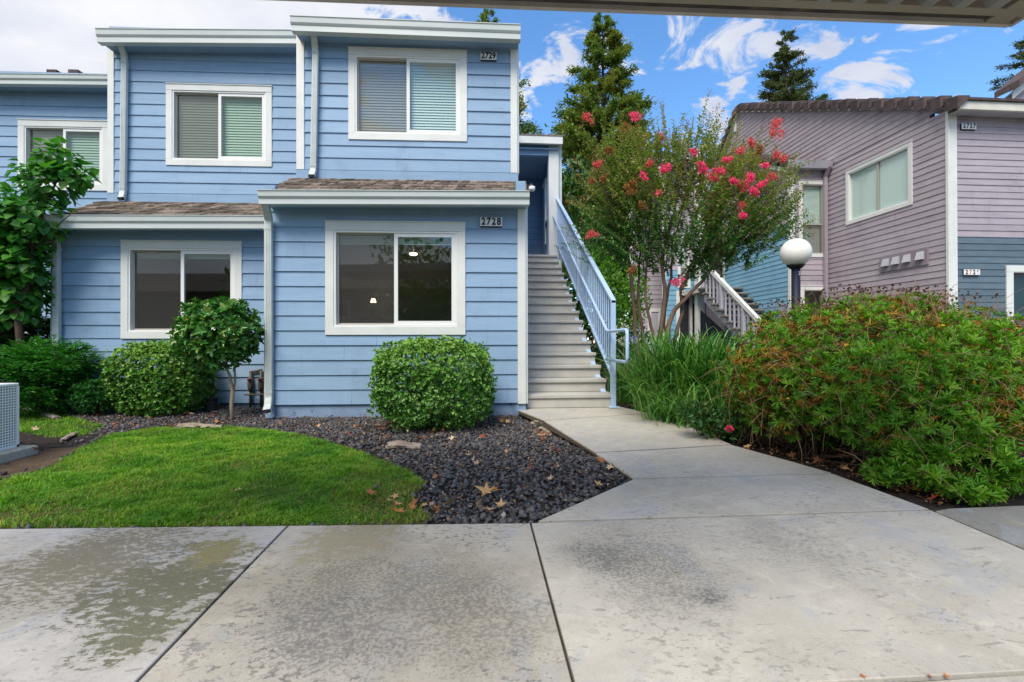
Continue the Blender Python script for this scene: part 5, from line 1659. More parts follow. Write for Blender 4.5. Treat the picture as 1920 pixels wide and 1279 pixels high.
def bush(name, label, cat, u, vb, vt, w, Z, mat, n, length, width, style='leaf', power=2.6, shell=0.55, k=7, tilt=0.9, stems=7, depth=0.9, group=None, new=None):
    """a clipped bush standing on the bed: foot at (u, vb), top at vt, w wide (photo pixels)"""
    foot = at(u, vb, Z)
    top = at(u, vt, Z).z
    h = top - foot.z
    o = empty(name, (foot.x, foot.y, foot.z), 0, label, cat, group)
    rx_ = w / 2 * Z / F
    blobs = [(0, 0, h * 0.53, rx_, rx_ * depth, h * 0.47)]
    P_, D_ = blob_points(blobs, n, shell, power=power)
    # clumps and hollows
    keep = vnoise(P_[:, [0, 2]] * 1.0 + 7, 9.0, 3) + RNG.random(len(P_)) * 0.9 > 0.44
    P_, D_ = P_[keep], D_[keep]
    P_ += D_ * ((vnoise(P_[:, [0, 2]] + P_[:, [1, 1]] + 3, 7.0, 5) - 0.5) * 0.10 * rx_ * 2)[:, None]
    P_[:, 2] = np.maximum(P_[:, 2], 0.015)
    if style == 'rosette':
        sets = rosettes(P_, D_, k, length, width, tilt)
    else:
        sets = [leaves_on(P_, D_, length, width)]
    if new is not None:
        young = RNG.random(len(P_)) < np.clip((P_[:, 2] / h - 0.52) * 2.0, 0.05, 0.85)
        if style == 'rosette':
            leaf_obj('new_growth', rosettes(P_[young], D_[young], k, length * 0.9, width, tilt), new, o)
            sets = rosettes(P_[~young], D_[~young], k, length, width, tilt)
    leaf_obj('foliage', sets, mat, o)
    mb = MB()
    tips = [(random.uniform(-0.7, 0.7) * rx_, random.uniform(-0.7, 0.7) * rx_ * depth, h * random.uniform(0.5, 0.85)) for _ in range(stems * 3)]
    for s in range(stems):
        b = (random.uniform(-0.15, 0.15) * rx_, random.uniform(-0.15, 0.15) * rx_, -0.03)
        limbs(mb, b, tips[s * 3:s * 3 + 3], 0.012, 0.003, 5)
    mb.build('stem', BARKD, o)
    return o


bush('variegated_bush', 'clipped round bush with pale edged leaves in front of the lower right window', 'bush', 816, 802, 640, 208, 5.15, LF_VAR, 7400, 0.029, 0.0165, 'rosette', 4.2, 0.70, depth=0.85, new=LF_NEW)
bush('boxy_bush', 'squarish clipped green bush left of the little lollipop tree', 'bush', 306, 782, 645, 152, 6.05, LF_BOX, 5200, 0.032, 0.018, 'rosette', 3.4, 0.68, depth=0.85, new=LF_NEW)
bush('small_bush', 'small soft bush between the feathery shrub and the boxy bush', 'bush', 187, 774, 712, 84, 5.9, LF_SML, 1300, 0.034, 0.010, 'rosette', 2.2, 0.35, depth=0.9, tilt=0.7)


def feathery(name, label, u, vb, Z, blobs_px, n, mat, length, width, cat='shrub', k=9):
    """layered sprays that spread sideways"""
    foot = at(u, vb, Z)
    o = empty(name, foot, 0, label, cat)
    blobs = []
    for (bu, bv, bru, brv, dz) in blobs_px:
        b = blob_at(bu, bv, Z + dz, bru, brv)
        blobs.append((b[0] - foot.x, b[1] - foot.y, b[2] - foot.z, b[3], b[4], b[5]))
    P_, D_ = blob_points(blobs, n, 0.35)
    D = nrm(D_ * np.array([1, 1, 0.25]) + rnd_dirs(n) * 0.35 + np.array([0, 0, 0.12]))
    sets = []
    for i in range(k):
        t = i / k
        s = 1 if i % 2 else -1
        side = nrm(np.cross(D, np.array([0, 0, 1.0])))
        base = P_ + D * (t * 0.16) - np.array([0, 0, 0.05 * t * t])
        ax = nrm(D * 0.7 + side * s * 0.8 + np.array([0, 0, 0.1]) + rnd_dirs(n) * 0.2)
        up = nrm(np.array([0, 0, 1.0]) + rnd_dirs(n) * 0.35)
        sc = 1 + RNG.normal(0, 0.2, n)
        sets.append(leaf_arrays(base, ax, up, length * sc, width * sc, 0.15, 0.15))
    leaf_obj('foliage', sets, mat, o)
    mb = MB()
    for b in blobs:
        limbs(mb, (0, 0, -0.03), [(b[0] + random.uniform(-.7, .7) * b[3], b[1] + random.uniform(-.5, .5) * b[4], b[2] + random.uniform(-.4, .6) * b[5]) for _ in range(7)], 0.012, 0.003, 5)
    mb.build('stem', BARKD, o)
    return o


feathery('feathery_shrub', 'spreading feathery green shrub beside the perforated air conditioner', 82, 768, 5.9,
         [(85, 680, 70, 36, 0), (70, 715, 66, 42, 0), (115, 682, 48, 30, 0.1), (30, 690, 40, 40, 0), (70, 735, 58, 30, -.1)], 2000, LF_NAN, 0.052, 0.018)
feathery('dark_shrub', 'dark bronze green shrub behind the feathery one by the left downspout', 40, 745, 6.7,
         [(50, 625, 55, 30, 0), (10, 640, 45, 50, 0), (-60, 640, 60, 60, 0), (75, 640, 25, 45, 0)], 1000, LF_DRK, 0.07, 0.030)


# --- little lollipop tree
def lollipop():
    Z = 5.55
    foot = at(436, 788, Z)
    o = empty('little_tree', foot, 0, 'little lollipop tree with glossy leaves and two pale stems', 'tree')
    rel = lambda u, v, z=Z: at(u, v, z) - foot
    mb = MB()
    mb.tube([(0, 0, -0.03), rel(434, 760), rel(436, 735), rel(431, 705), rel(424, 690), rel(410, 660)], [0.024, 0.021, 0.022, 0.017, 0.014, 0.006], 9, jit=0.06)
    mb.tube([rel(436, 740, Z + 0.02), rel(441, 715, Z + 0.03), rel(440, 690, Z + 0.02), rel(452, 640)], [0.014, 0.013, 0.011, 0.005], 8, jit=0.06)
    limbs(mb, rel(425, 692), [rel(375, 640, Z + .1), rel(390, 600, Z - .1), rel(420, 580, Z)], 0.011, 0.004)
    limbs(mb, rel(440, 690), [rel(470, 620, Z + .1), rel(440, 590, Z - .1), rel(455, 650, Z)], 0.010, 0.004)
    mb.build('trunk', BARKG, o, smooth=True)
    bl = []
    for (u, v, ru, rv, dz) in ((408, 626, 72, 66, 0), (432, 620, 52, 58, -0.05), (388, 636, 52, 50, 0.05)):
        b = blob_at(u, v, Z + dz, ru, rv)
        bl.append((b[0] - foot.x, b[1] - foot.y, b[2] - foot.z, b[3], b[4] * 0.85, b[5]))
    P_, D_ = blob_points(bl, 1050, 0.55)
    leaf_obj('crown', rosettes(P_, D_, 5, 0.066, 0.029, 0.85, fold=0.18, droop=0.2), LF_CAM, o)


lollipop()


# --- heart-leaved tree at the left edge
def hearttree():
    Z = 6.1
    foot = at(45, 745, Z)
    o = empty('heart_leaved_tree', foot, 0, 'leafy tree with large heart shaped leaves at the left edge before the upper window', 'tree')
    rel = lambda u, v, z=Z: at(u, v, z) - foot
    mb = MB()
    mb.tube([(0, 0, -0.05), rel(38, 640), rel(30, 570), rel(18, 500), rel(-5, 420)], [0.05, 0.042, 0.036, 0.028, 0.012], 8, jit=0.05)
    mb.tube([rel(30, 575), rel(50, 540), rel(60, 470), rel(80, 400), rel(110, 330), rel(140, 290)], [0.03, 0.026, 0.022, 0.016, 0.010, 0.004], 8, jit=0.05)
    mb.tube([rel(32, 600), rel(10, 560), rel(-30, 500), rel(-60, 400)], [0.03, 0.026, 0.02, 0.01], 8)
    limbs(mb, rel(60, 470), [rel(120, 440), rel(135, 400), rel(90, 300), rel(20, 360)], 0.014, 0.004)
    limbs(mb, rel(100, 345), [rel(165, 320), rel(150, 385), rel(110, 270), rel(70, 280)], 0.009, 0.003)
    mb.build('trunk', BARKD, o, smooth=True)
    bl = []
    for (u, v, ru, rv, dz) in ((85, 340, 46, 46, 0), (50, 405, 66, 50, 0), (12, 460, 62, 65, 0.1), (-20, 400, 60, 60, 0), (38, 455, 42, 46, 0), (105, 300, 34, 34, 0), (140, 325, 32, 24, 0), (10, 520, 60, 40, 0.1), (-60, 480, 60, 90, 0), (42, 500, 38, 40, 0), (42, 480, 36, 55, .1), (25, 540, 50, 36, .1), (42, 425, 46, 40, .1), (15, 580, 55, 30, .15), (38, 545, 42, 40, .2), (48, 555, 32, 34, .15), (-50, 560, 60, 50, .1)):
        b = blob_at(u, v, Z + dz, ru, rv)
        bl.append((b[0] - foot.x, b[1] - foot.y, b[2] - foot.z, b[3], b[4], b[5]))
    P_, D_ = blob_points(bl, 4300, 0.25)
    n = len(P_)
    D = nrm(D_ + np.array([0, -0.3, 0.1]))
    ax = nrm(D * 0.7 + rnd_dirs(n) * 0.5 + np.array([0, 0, -0.45]))
    up = nrm(D * 0.7 + np.array([0, 0, 0.8]) + rnd_dirs(n) * 0.4)
    s = 1 + RNG.normal(0, 0.22, n).clip(-0.5, 0.6)
    leaf_obj('crown', [leaf_arrays(P_, ax, up, 0.108 * s, 0.096 * s, 0.12, 0.18, 0.28, 0.62)], LF_RED, o)


hearttree()


# --- crape myrtle
def myrtle():
    Z = 7.3
    foot = at(1240, 742, Z)
    foot.z = wz(foot.y) - 0.06
    o = empty('crape_myrtle', foot, 0, 'flowering crape myrtle with many smooth stems and pink blossom right of the stair', 'tree')
    rel = lambda u, v, dz=0.0: at(u, v, Z + dz) - foot
    mb = MB()
    stems = [
        ([(1208, 742, .1), (1192, 620, .1), (1184, 520, .1), (1170, 440, 0), (1140, 370, 0), (1110, 300, -.1)], .042),
        ([(1212, 742, .2), (1205, 640, .2), (1196, 560, .2), (1200, 470, .2), (1190, 380, .3), (1195, 270, .3)], .034),
        ([(1232, 742, 0), (1231, 660, 0), (1221, 610, 0), (1210, 560, 0), (1215, 460, 0), (1225, 340, 0), (1235, 240, .1)], .036),
        ([(1236, 742, 0), (1236, 640, 0), (1245, 560, 0), (1243, 480, 0), (1262, 400, -.1), (1285, 300, -.1), (1300, 220, 0)], .046),
        ([(1246, 742, .1), (1250, 640, .1), (1243, 600, .1), (1258, 520, .1), (1262, 450, .1), (1290, 370, .2), (1340, 270, .2)], .038),
        ([(1252, 742, -.1), (1250, 620, -.1), (1266, 580, -.1), (1300, 545, -.1), (1335, 505, -.1), (1372, 450, -.1), (1425, 400, -.2), (1470, 330, -.2)], .046),
        ([(1258, 742, 0), (1264, 640, 0), (1278, 590, 0), (1278, 540, 0), (1300, 490, 0), (1345, 410, .1), (1390, 320, .1), (1440, 270, .1)], .036)]
    nodes = []
    for pts, r in stems:
        q = [rel(*p) for p in pts]
        fine = []
        for a, b in zip(q[:-1], q[1:]):
            for k in range(4):
                fine.append(a.lerp(b, k / 4) + Vector((random.uniform(-.012, .012), random.uniform(-.03, .03), 0)))
        fine.append(q[-1])
        m = len(fine)
        mb.tube(fine, [r * (1 - 0.82 * (i / (m - 1)) ** 0.9) for i in range(m)], 8, jit=0.05)
        nodes += [(p, r * (1 - 0.82 * (i / (m - 1)))) for i, p in enumerate(fine) if i > m * 0.45]
    blobs = []
    for (u, v, ru, rv, dz) in ((1270, 385, 150, 82, 0), (1175, 385, 92, 85, 0), (1370, 365, 95, 80, 0), (1240, 305, 120, 62, .1), (1350, 300, 85, 60, .1), (1145, 320, 68, 62, -.1), (1445, 365, 62, 66, 0), (1465, 420, 44, 34, 0), (1380, 420, 70, 50, -.1),
                               (1160, 260, 50, 38, 0), (1290, 440, 110, 52, -.1), (1180, 450, 70, 52, 0), (1400, 440, 60, 38, 0), (1250, 255, 60, 40, 0), (1340, 470, 60, 36, 0)):
        b = blob_at(u, v, Z + dz, ru, rv, depth=ru * 1.0 * Z / F)
        blobs.append((b[0] - foot.x, b[1] - foot.y, b[2] - foot.z, b[3], min(b[4], 1.15), b[5]))
    T, Dd = blob_points(blobs, 1120, 0.22)
    # long sprigs breaking the outline, tip pixels measured on the photo
    spr = [(1090, 235), (1125, 225), (1165, 220), (1195, 222), (1240, 195), (1265, 240), (1328, 178), (1312, 215), (1352, 235), (1375, 225), (1430, 240), (1455, 245), (1470, 290), (1500, 285), (1520, 300),
           (1495, 330), (1505, 350), (1470, 400), (1500, 385), (1460, 440), (1080, 300), (1072, 330), (1068, 375), (1085, 400), (1063, 440), (1050, 455), (1100, 450), (1040, 460), (1480, 420), (1110, 470), (1290, 230), (1215, 230), (1395, 270), (1420, 300),
           (1330, 460), (1300, 500), (1375, 470), (1060, 365), (1100, 270), (1140, 240), (1345, 200), (1325, 205)]
    for q in range(150):
        a_ = random.uniform(math.pi * 0.92, math.pi * 2.06)
        rr_ = random.uniform(0.70, 1.08)
        spr.append((1290 + 225 * rr_ * math.cos(a_), 405 + 195 * rr_ * math.sin(a_)))
    St = np.array([rel(u, v, random.uniform(-.5, .4)) for u, v in spr])
    cen = np.array(rel(1270, 430))
    Sd = nrm(St - cen + np.array([0, 0, 0.3]))
    tips = np.concatenate([T, St]); dirs = np.concatenate([Dd, Sd])
    n = len(tips)
    lens = np.concatenate([RNG.uniform(0.22, 0.5, len(T)), RNG.uniform(0.6, 1.25, len(St))])
    out = nrm(tips - (cen + np.array([0, 0, -0.9])))
    tw = nrm(out * 0.9 + rnd_dirs(n) * 0.45 + np.array([0, 0, 0.30]))
    tw[-len(St):] = nrm(out[-len(St):] + rnd_dirs(len(St)) * 0.18)
    start = tips - tw * lens[:, None]
    npts = np.array([x[0] for x in nodes])
    for i in range(n):
        if i % 6 == 0 or i >= len(T):
            d = np.linalg.norm(npts - start[i], axis=1)
            j = int(np.argmin(d))
            if d[j] < 1.4:
                a = Vector(npts[j]); e = Vector(start[i])
                mb.tube([a, a.lerp(e, 0.5) + Vector((0, 0, 0.05 * d[j])), e], [min(0.010, nodes[j][1] * 0.6), 0.006, 0.004], 5, cap=False)
        mb.tube([start[i], start[i] * 0.5 + tips[i] * 0.5 + np.array([0, 0, 0.01]), tips[i]], [0.0045, 0.003, 0.0015], 4, cap=False)
    mb.build('trunk', BARK, o, smooth=True)
    up_sets, lo_sets = [], []
    k = 62
    side = nrm(np.cross(tw, rnd_dirs(n)))
    side2 = np.cross(tw, side)
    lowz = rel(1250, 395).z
    for i in range(k):
        t = (i + 0.5) / k
        live = RNG.random(n) < np.clip(lens / 0.95, 0.3, 1.0)
        a = i * 2.4 + RNG.normal(0, 0.4, n)
        s = side * np.cos(a)[:, None] + side2 * np.sin(a)[:, None]
        base = start + tw * (lens * t)[:, None] + s * 0.004 + rnd_dirs(n) * 0.008
        ax = nrm(s * 0.85 + tw * 0.55 + rnd_dirs(n) * 0.25 + np.array([0, 0, -0.10]))
        up = nrm(tw * 0.4 + np.array([0, 0, 0.8]) + rnd_dirs(n) * 0.5)
        sc = (1.05 - 0.35 * t) * (1 + RNG.normal(0, 0.18, n))
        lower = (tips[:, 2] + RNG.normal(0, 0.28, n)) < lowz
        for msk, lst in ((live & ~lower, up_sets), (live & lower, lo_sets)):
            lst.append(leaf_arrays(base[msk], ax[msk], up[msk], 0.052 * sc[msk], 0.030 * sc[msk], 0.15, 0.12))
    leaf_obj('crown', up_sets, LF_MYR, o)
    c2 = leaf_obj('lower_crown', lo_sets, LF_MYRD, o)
    # rusty spent flower heads at many sprig tips
    pick = np.concatenate([np.arange(len(T), n)[::2], RNG.choice(len(T), 60, replace=False)])
    hp = np.repeat(tips[pick], 26, axis=0) + RNG.normal(0, 1, (len(pick) * 26, 3)) * np.array([0.035, 0.035, 0.05])
    tag(leaf_obj('spent_flowers', [leaf_arrays(hp, rnd_dirs(len(hp)), rnd_dirs(len(hp)), 0.020, 0.012, 0.2, 0.1)], RUST, o), kind='stuff')
    # flower clusters
    fl = [(1195, 219, 14, 9, PINK), (1452, 240, 14, 24, CORAL), (1252, 314, 13, 10, PINK), (1208, 331, 8, 8, PINK), (1318, 315, 13, 9, PINK), (1352, 319, 13, 8, PINK), (1335, 331, 15, 10, CORAL),
          (1408, 335, 13, 11, PINK), (1396, 352, 14, 14, CORAL), (1428, 346, 10, 7, PINK), (1414, 358, 12, 10, PINK), (1392, 404, 11, 8, PINK), (1272, 529, 13, 12, PINK), (1110, 440, 13, 8, CORAL), (1168, 247, 9, 16, RUST), (1102, 222, 12, 10, CORAL),
          (1120, 309, 9, 8, CORAL), (1241, 256, 10, 8, CORAL), (1458, 291, 12, 9, CORAL), (1389, 284, 9, 8, CORAL), (1217, 308, 7, 6, CORAL), (1185, 346, 15, 9, RUST), (1235, 363, 7, 5, CORAL), (1392, 387, 7, 6, CORAL),
          (1184, 508, 8, 8, RUST), (1205, 386, 9, 7, RUST), (1425, 283, 8, 12, RUST), (1445, 330, 14, 7, CORAL), (1300, 285, 8, 6, PINK), (1365, 300, 8, 7, PINK), (1375, 340, 8, 6, PINK), (1435, 310, 7, 6, PINK), (1470, 300, 7, 9, CORAL), (1410, 270, 7, 9, CORAL), (1140, 285, 10, 10, RUST), (1130, 335, 10, 7, RUST), (1182, 358, 12, 7, RUST), (1110, 340, 10, 6, RUST)]
    for (u, v, ru, rv, mt) in fl:
        dz = -0.75 if mt is PINK else -0.6
        if v < 260 or u > 1440: dz = random.uniform(-.4, .2)
        if (u, v) == (1272, 529): dz = -0.25
        b = blob_at(u, v, Z + dz, ru, rv)
        ru, rv = ru * 0.88, rv * 0.88
        npet = int(110 + ru * rv * 1.3)
        c0 = (b[0] - foot.x, b[1] - foot.y, b[2] - foot.z)
        subs = [(c0[0], c0[1], c0[2], b[3] * 0.55, b[3] * 0.5, b[5] * 0.6)]
        for q in range(4):
            subs.append((c0[0] + random.uniform(-.75, .75) * b[3], c0[1] + random.uniform(-.4, .4) * b[3], c0[2] + random.uniform(-.7, .9) * b[5], b[3] * random.uniform(.28, .45), b[3] * .3, b[5] * random.uniform(.28, .5)))
        P_, D_ = blob_points(subs, npet, 0.1)
        P_ += RNG.normal(0, 0.012, P_.shape)
        leaf_obj('flower_cluster', [leaf_arrays(P_, nrm(D_ + rnd_dirs(npet) * 0.9), rnd_dirs(npet), RNG.uniform(0.014, 0.028, npet), RNG.uniform(0.012, 0.024, npet), 0.25, 0.2)], mt, o)


myrtle()


# --- conifers
def conifer(name, label, u, vtop, vbase_z, Z, wbase, height, mat, n_br, seed, gap=0.0, slope_=0.0, cat='conifer', dens=1.0, taper=0.85):
    rg = np.random.default_rng(seed)
    top = at(u, vtop, Z)
    foot = Vector((top.x, top.y, -0.2))
    o = empty(name, foot, 0, label, cat)
    H = top.z - foot.z
    mb = MB()
    mb.tube([(0, 0, 0), (0, 0, H * 0.5), (0, 0, H * 0.98)], [0.016 * H, 0.010 * H, 0.01], 8)
    sets = []
    vis0 = H - height
    for i in range(n_br):
        t = rg.random() ** 0.8                       # 0 = top of the crown
        z = H - height * t
        R_ = wbase * (t ** taper) * rg.uniform(0.55, 1.12) + 0.12
        az = rg.uniform(0, 2 * math.pi)
        rise = rg.uniform(-0.10, 0.42) * (1 - 0.5 * t)
        d = np.array([math.cos(az), math.sin(az), rise]); d /= np.linalg.norm(d)
        p0 = np.array([0, 0, z])
        p1 = p0 + d * R_
        mb.tube([tuple(p0), tuple(p0 * 0.4 + p1 * 0.6 - np.array([0, 0, 0.04 * R_])), tuple(p1)], [0.012 * R_ + 0.012, 0.008 * R_ + 0.006, 0.006], 4, cap=False)
        m = int((26 + 34 * R_) * dens * 1.9)
        tt = rg.uniform(0.30, 1.05, m) ** 0.8
        P_ = p0 + np.outer(tt, d * R_) + rg.normal(0, 1, (m, 3)) * np.array([0.20, 0.20, 0.13]) * (0.25 + 0.22 * R_)
        # sprays hang and fan outwards
        ax = nrm(np.tile(d, (m, 1)) * 0.8 + rnd_dirs(m, rg) * 0.75 + np.array([0, 0, 0.05]))
        up = nrm(np.array([0, 0, 1.0]) + rnd_dirs(m, rg) * 0.6)
        L = rg.uniform(0.11, 0.27, m) * (0.85 + 0.10 * R_)
        sets.append(leaf_arrays(P_, ax, up, L, L * 0.34, 0.10, 0.15, 0.35, 0.75))
    mb.build('trunk', BARKD, o)
    leaf_obj('crown', sets, mat, o)
    return o


conifer('tall_conifer', 'tall dense conifer rising behind the crape myrtle beside the blue porch', 1130, 20, 0, 26, 5.2, 15.5, LF_CON, 330, 4, dens=1.6, taper=0.84)
conifer('sparse_conifer', 'bluish conifer top standing behind the tiled mauve roof', 1473, 54, 0, 36, 3.1, 9.5, LF_CONB, 170, 8, dens=1.1, taper=0.75)
conifer('edge_conifer', 'dark conifer at the right edge beside the far gable', 1945, 20, 0, 40, 5.0, 12, LF_CONB, 130, 9, dens=1.1)
conifer('hidden_conifer', 'conifer mostly hidden behind the blue house with one branch past the corner', 917, 20, 0, 30, 4.6, 13, LF_CON, 150, 10, dens=1.0)
conifer('tiny_conifer', 'small conifer tip peeping over the tiled ridge right of the bluish one', 1545, 180, 0, 44, 0.6, 4, LF_CONB, 30, 12)


# --- leafy background
def leafmass(name, label, cat, foot_uv, Z, blobs_px, n, mat, length, width, shell=0.3, trunk=True, flat=0.6):
    foot = at(foot_uv[0], foot_uv[1], Z)
    foot.z = gz(foot.y, 0.13)
    o = empty(name, foot, 0, label, cat)
    bl = []
    for (u, v, ru, rv, dz) in blobs_px:
        b = blob_at(u, v, Z + dz, ru, rv)
        bl.append((b[0] - foot.x, b[1] - foot.y, b[2] - foot.z, b[3], b[4], b[5]))
    P_, D_ = blob_points(bl, n, shell)
    leaf_obj('crown', [leaves_on(P_, D_, length, width, flat=flat)], mat, o)
    mb = MB()
    for b in bl:
        limbs(mb, (0, 0, -0.05), [(b[0], b[1], b[2]), (b[0] + b[3] * 0.5, b[1], b[2] + b[5] * 0.4)], 0.03, 0.01)
    mb.build('trunk', BARKD, o)
    return o


leafmass('lime_shrub', 'bright lime green shrub behind the stair railing', 'shrub', (1150, 640), 13.0, [(1150, 545, 45, 60, 0), (1120, 500, 30, 40, 0), (1165, 600, 35, 45, 0), (1190, 560, 30, 60, 0.4)], 2600, LF_LIME, 0.12, 0.05)
leafmass('dark_tree', 'dark leafy tree filling the gap between the conifer and the crape myrtle', 'tree', (1120, 640), 18.0, [(1100, 430, 55, 70, 0), (1085, 350, 40, 50, 0), (1140, 470, 50, 50, 0), (1180, 500, 60, 60, 0.5), (1130, 540, 60, 60, 1), (1070, 520, 50, 80, 1), (1060, 600, 60, 50, 1), (1120, 620, 60, 40, 1)], 5200, LF_DRK, 0.22, 0.11)
leafmass('dark_hedge', 'dark green hedge on the ground behind the railing post', 'hedge', (1160, 680), 9.5, [(1150, 660, 40, 40, 0), (1190, 640, 30, 40, 0.3), (1185, 690, 45, 40, 0), (1110, 690, 40, 40, 0.5)], 2200, LF_DRK, 0.09, 0.035)
leafmass('far_tree', 'pale green tree far behind the mauve rear wing', 'tree', (1230, 640), 30.0, [(1230, 470, 60, 50, 0), (1190, 460, 60, 60, 0)], 1500, LF_LIME, 0.34, 0.16)


# --- strap-leaved clumps right of the stair
def clump(name, label, feet, n, hmin, hmax, mat, smin=0.15, smax=0.75, width=0.016, cat='plant', flowers=None, seed=1):
    rg = np.random.default_rng(seed)
    c = np.mean(np.array(feet), axis=0)
    o = empty(name, c, 0, label, cat)
    f = np.array(feet)[rg.integers(0, len(feet), n)] - c + np.c_[rg.normal(0, 0.11, n), rg.normal(0, 0.11, n), np.zeros(n)]
    a = rg.uniform(0, 2 * math.pi, n)
    d = np.c_[np.cos(a), np.sin(a), np.zeros(n)] + np.c_[f[:, 0], f[:, 1], np.zeros(n)] * 0.8
    V, Fq = blade_arrays(f, d, rg.uniform(hmin, hmax, n), rg.uniform(smin, smax, n) * rg.uniform(0.45, 1, n), width * rg.uniform(0.6, 1.2, n), 7, rg, curl=1.0)
    np_mesh('foliage', V, [Fq], mat, o)
    return o, Vector(c)


feet = [tuple(at(u, v, Z)) for (u, v, Z) in ((1255, 768, 5.6), (1290, 770, 5.5), (1330, 775, 5.4), (1230, 755, 5.9), (1310, 755, 5.9), (1360, 770, 5.7), (1270, 750, 6.1))]
feet = [(x, y, wz(y) - 0.05) for x, y, z in feet]
clump('strap_leaved_clump', 'large clump of arching strap leaves between the stair foot and the big shrub', feet, 1500, 0.60, 1.22, LF_BLADE, 0.25, 1.35, 0.024, seed=21)
feet = [(x, y, wz(y) - 0.05) for x, y, z in (tuple(at(u, v, Z)) for (u, v, Z) in ((1250, 775, 5.2), (1285, 785, 5.0), (1320, 790, 4.9)))]
clump('arching_clump', 'lower tuft of pale arching blades in front of the tall strap leaves', feet, 360, 0.25, 0.62, LF_BLADE, 0.35, 0.95, 0.017, seed=27)
feet = [(x, y, wz(y) - 0.05) for x, y, z in (tuple(at(u, v, Z)) for (u, v, Z) in ((1180, 735, 7.0), (1200, 730, 7.3), (1165, 725, 7.4)))]
o, c = clump('agapanthus', 'agapanthus with lilac and cream flower heads behind the looped handrail', feet, 420, 0.45, 0.75, LF_BLADE, 0.2, 0.6, 0.02, seed=22)
for (u, v, mt) in ((1168, 640, CREAM), (1190, 636, LILAC), (1172, 615, CREAM)):
    p = at(u, v, 6.9) - c
    mb = MB(); mb.tube([(p.x * 0.7, p.y * 0.7, 0.0), (p.x * 0.9, p.y, p.z * 0.6), tuple(p)], 0.005, 5)
    st = mb.build('flower_stalk', TWIG, o)
    P_, D_ = blob_points([(p.x, p.y, p.z, 0.05, 0.05, 0.05)], 60, 0.4)
    leaf_obj('flower_head', [leaf_arrays(P_, nrm(D_ + rnd_dirs(60) * 0.3), rnd_dirs(60), 0.035, 0.014, 0.2, 0.1)], mt, st)


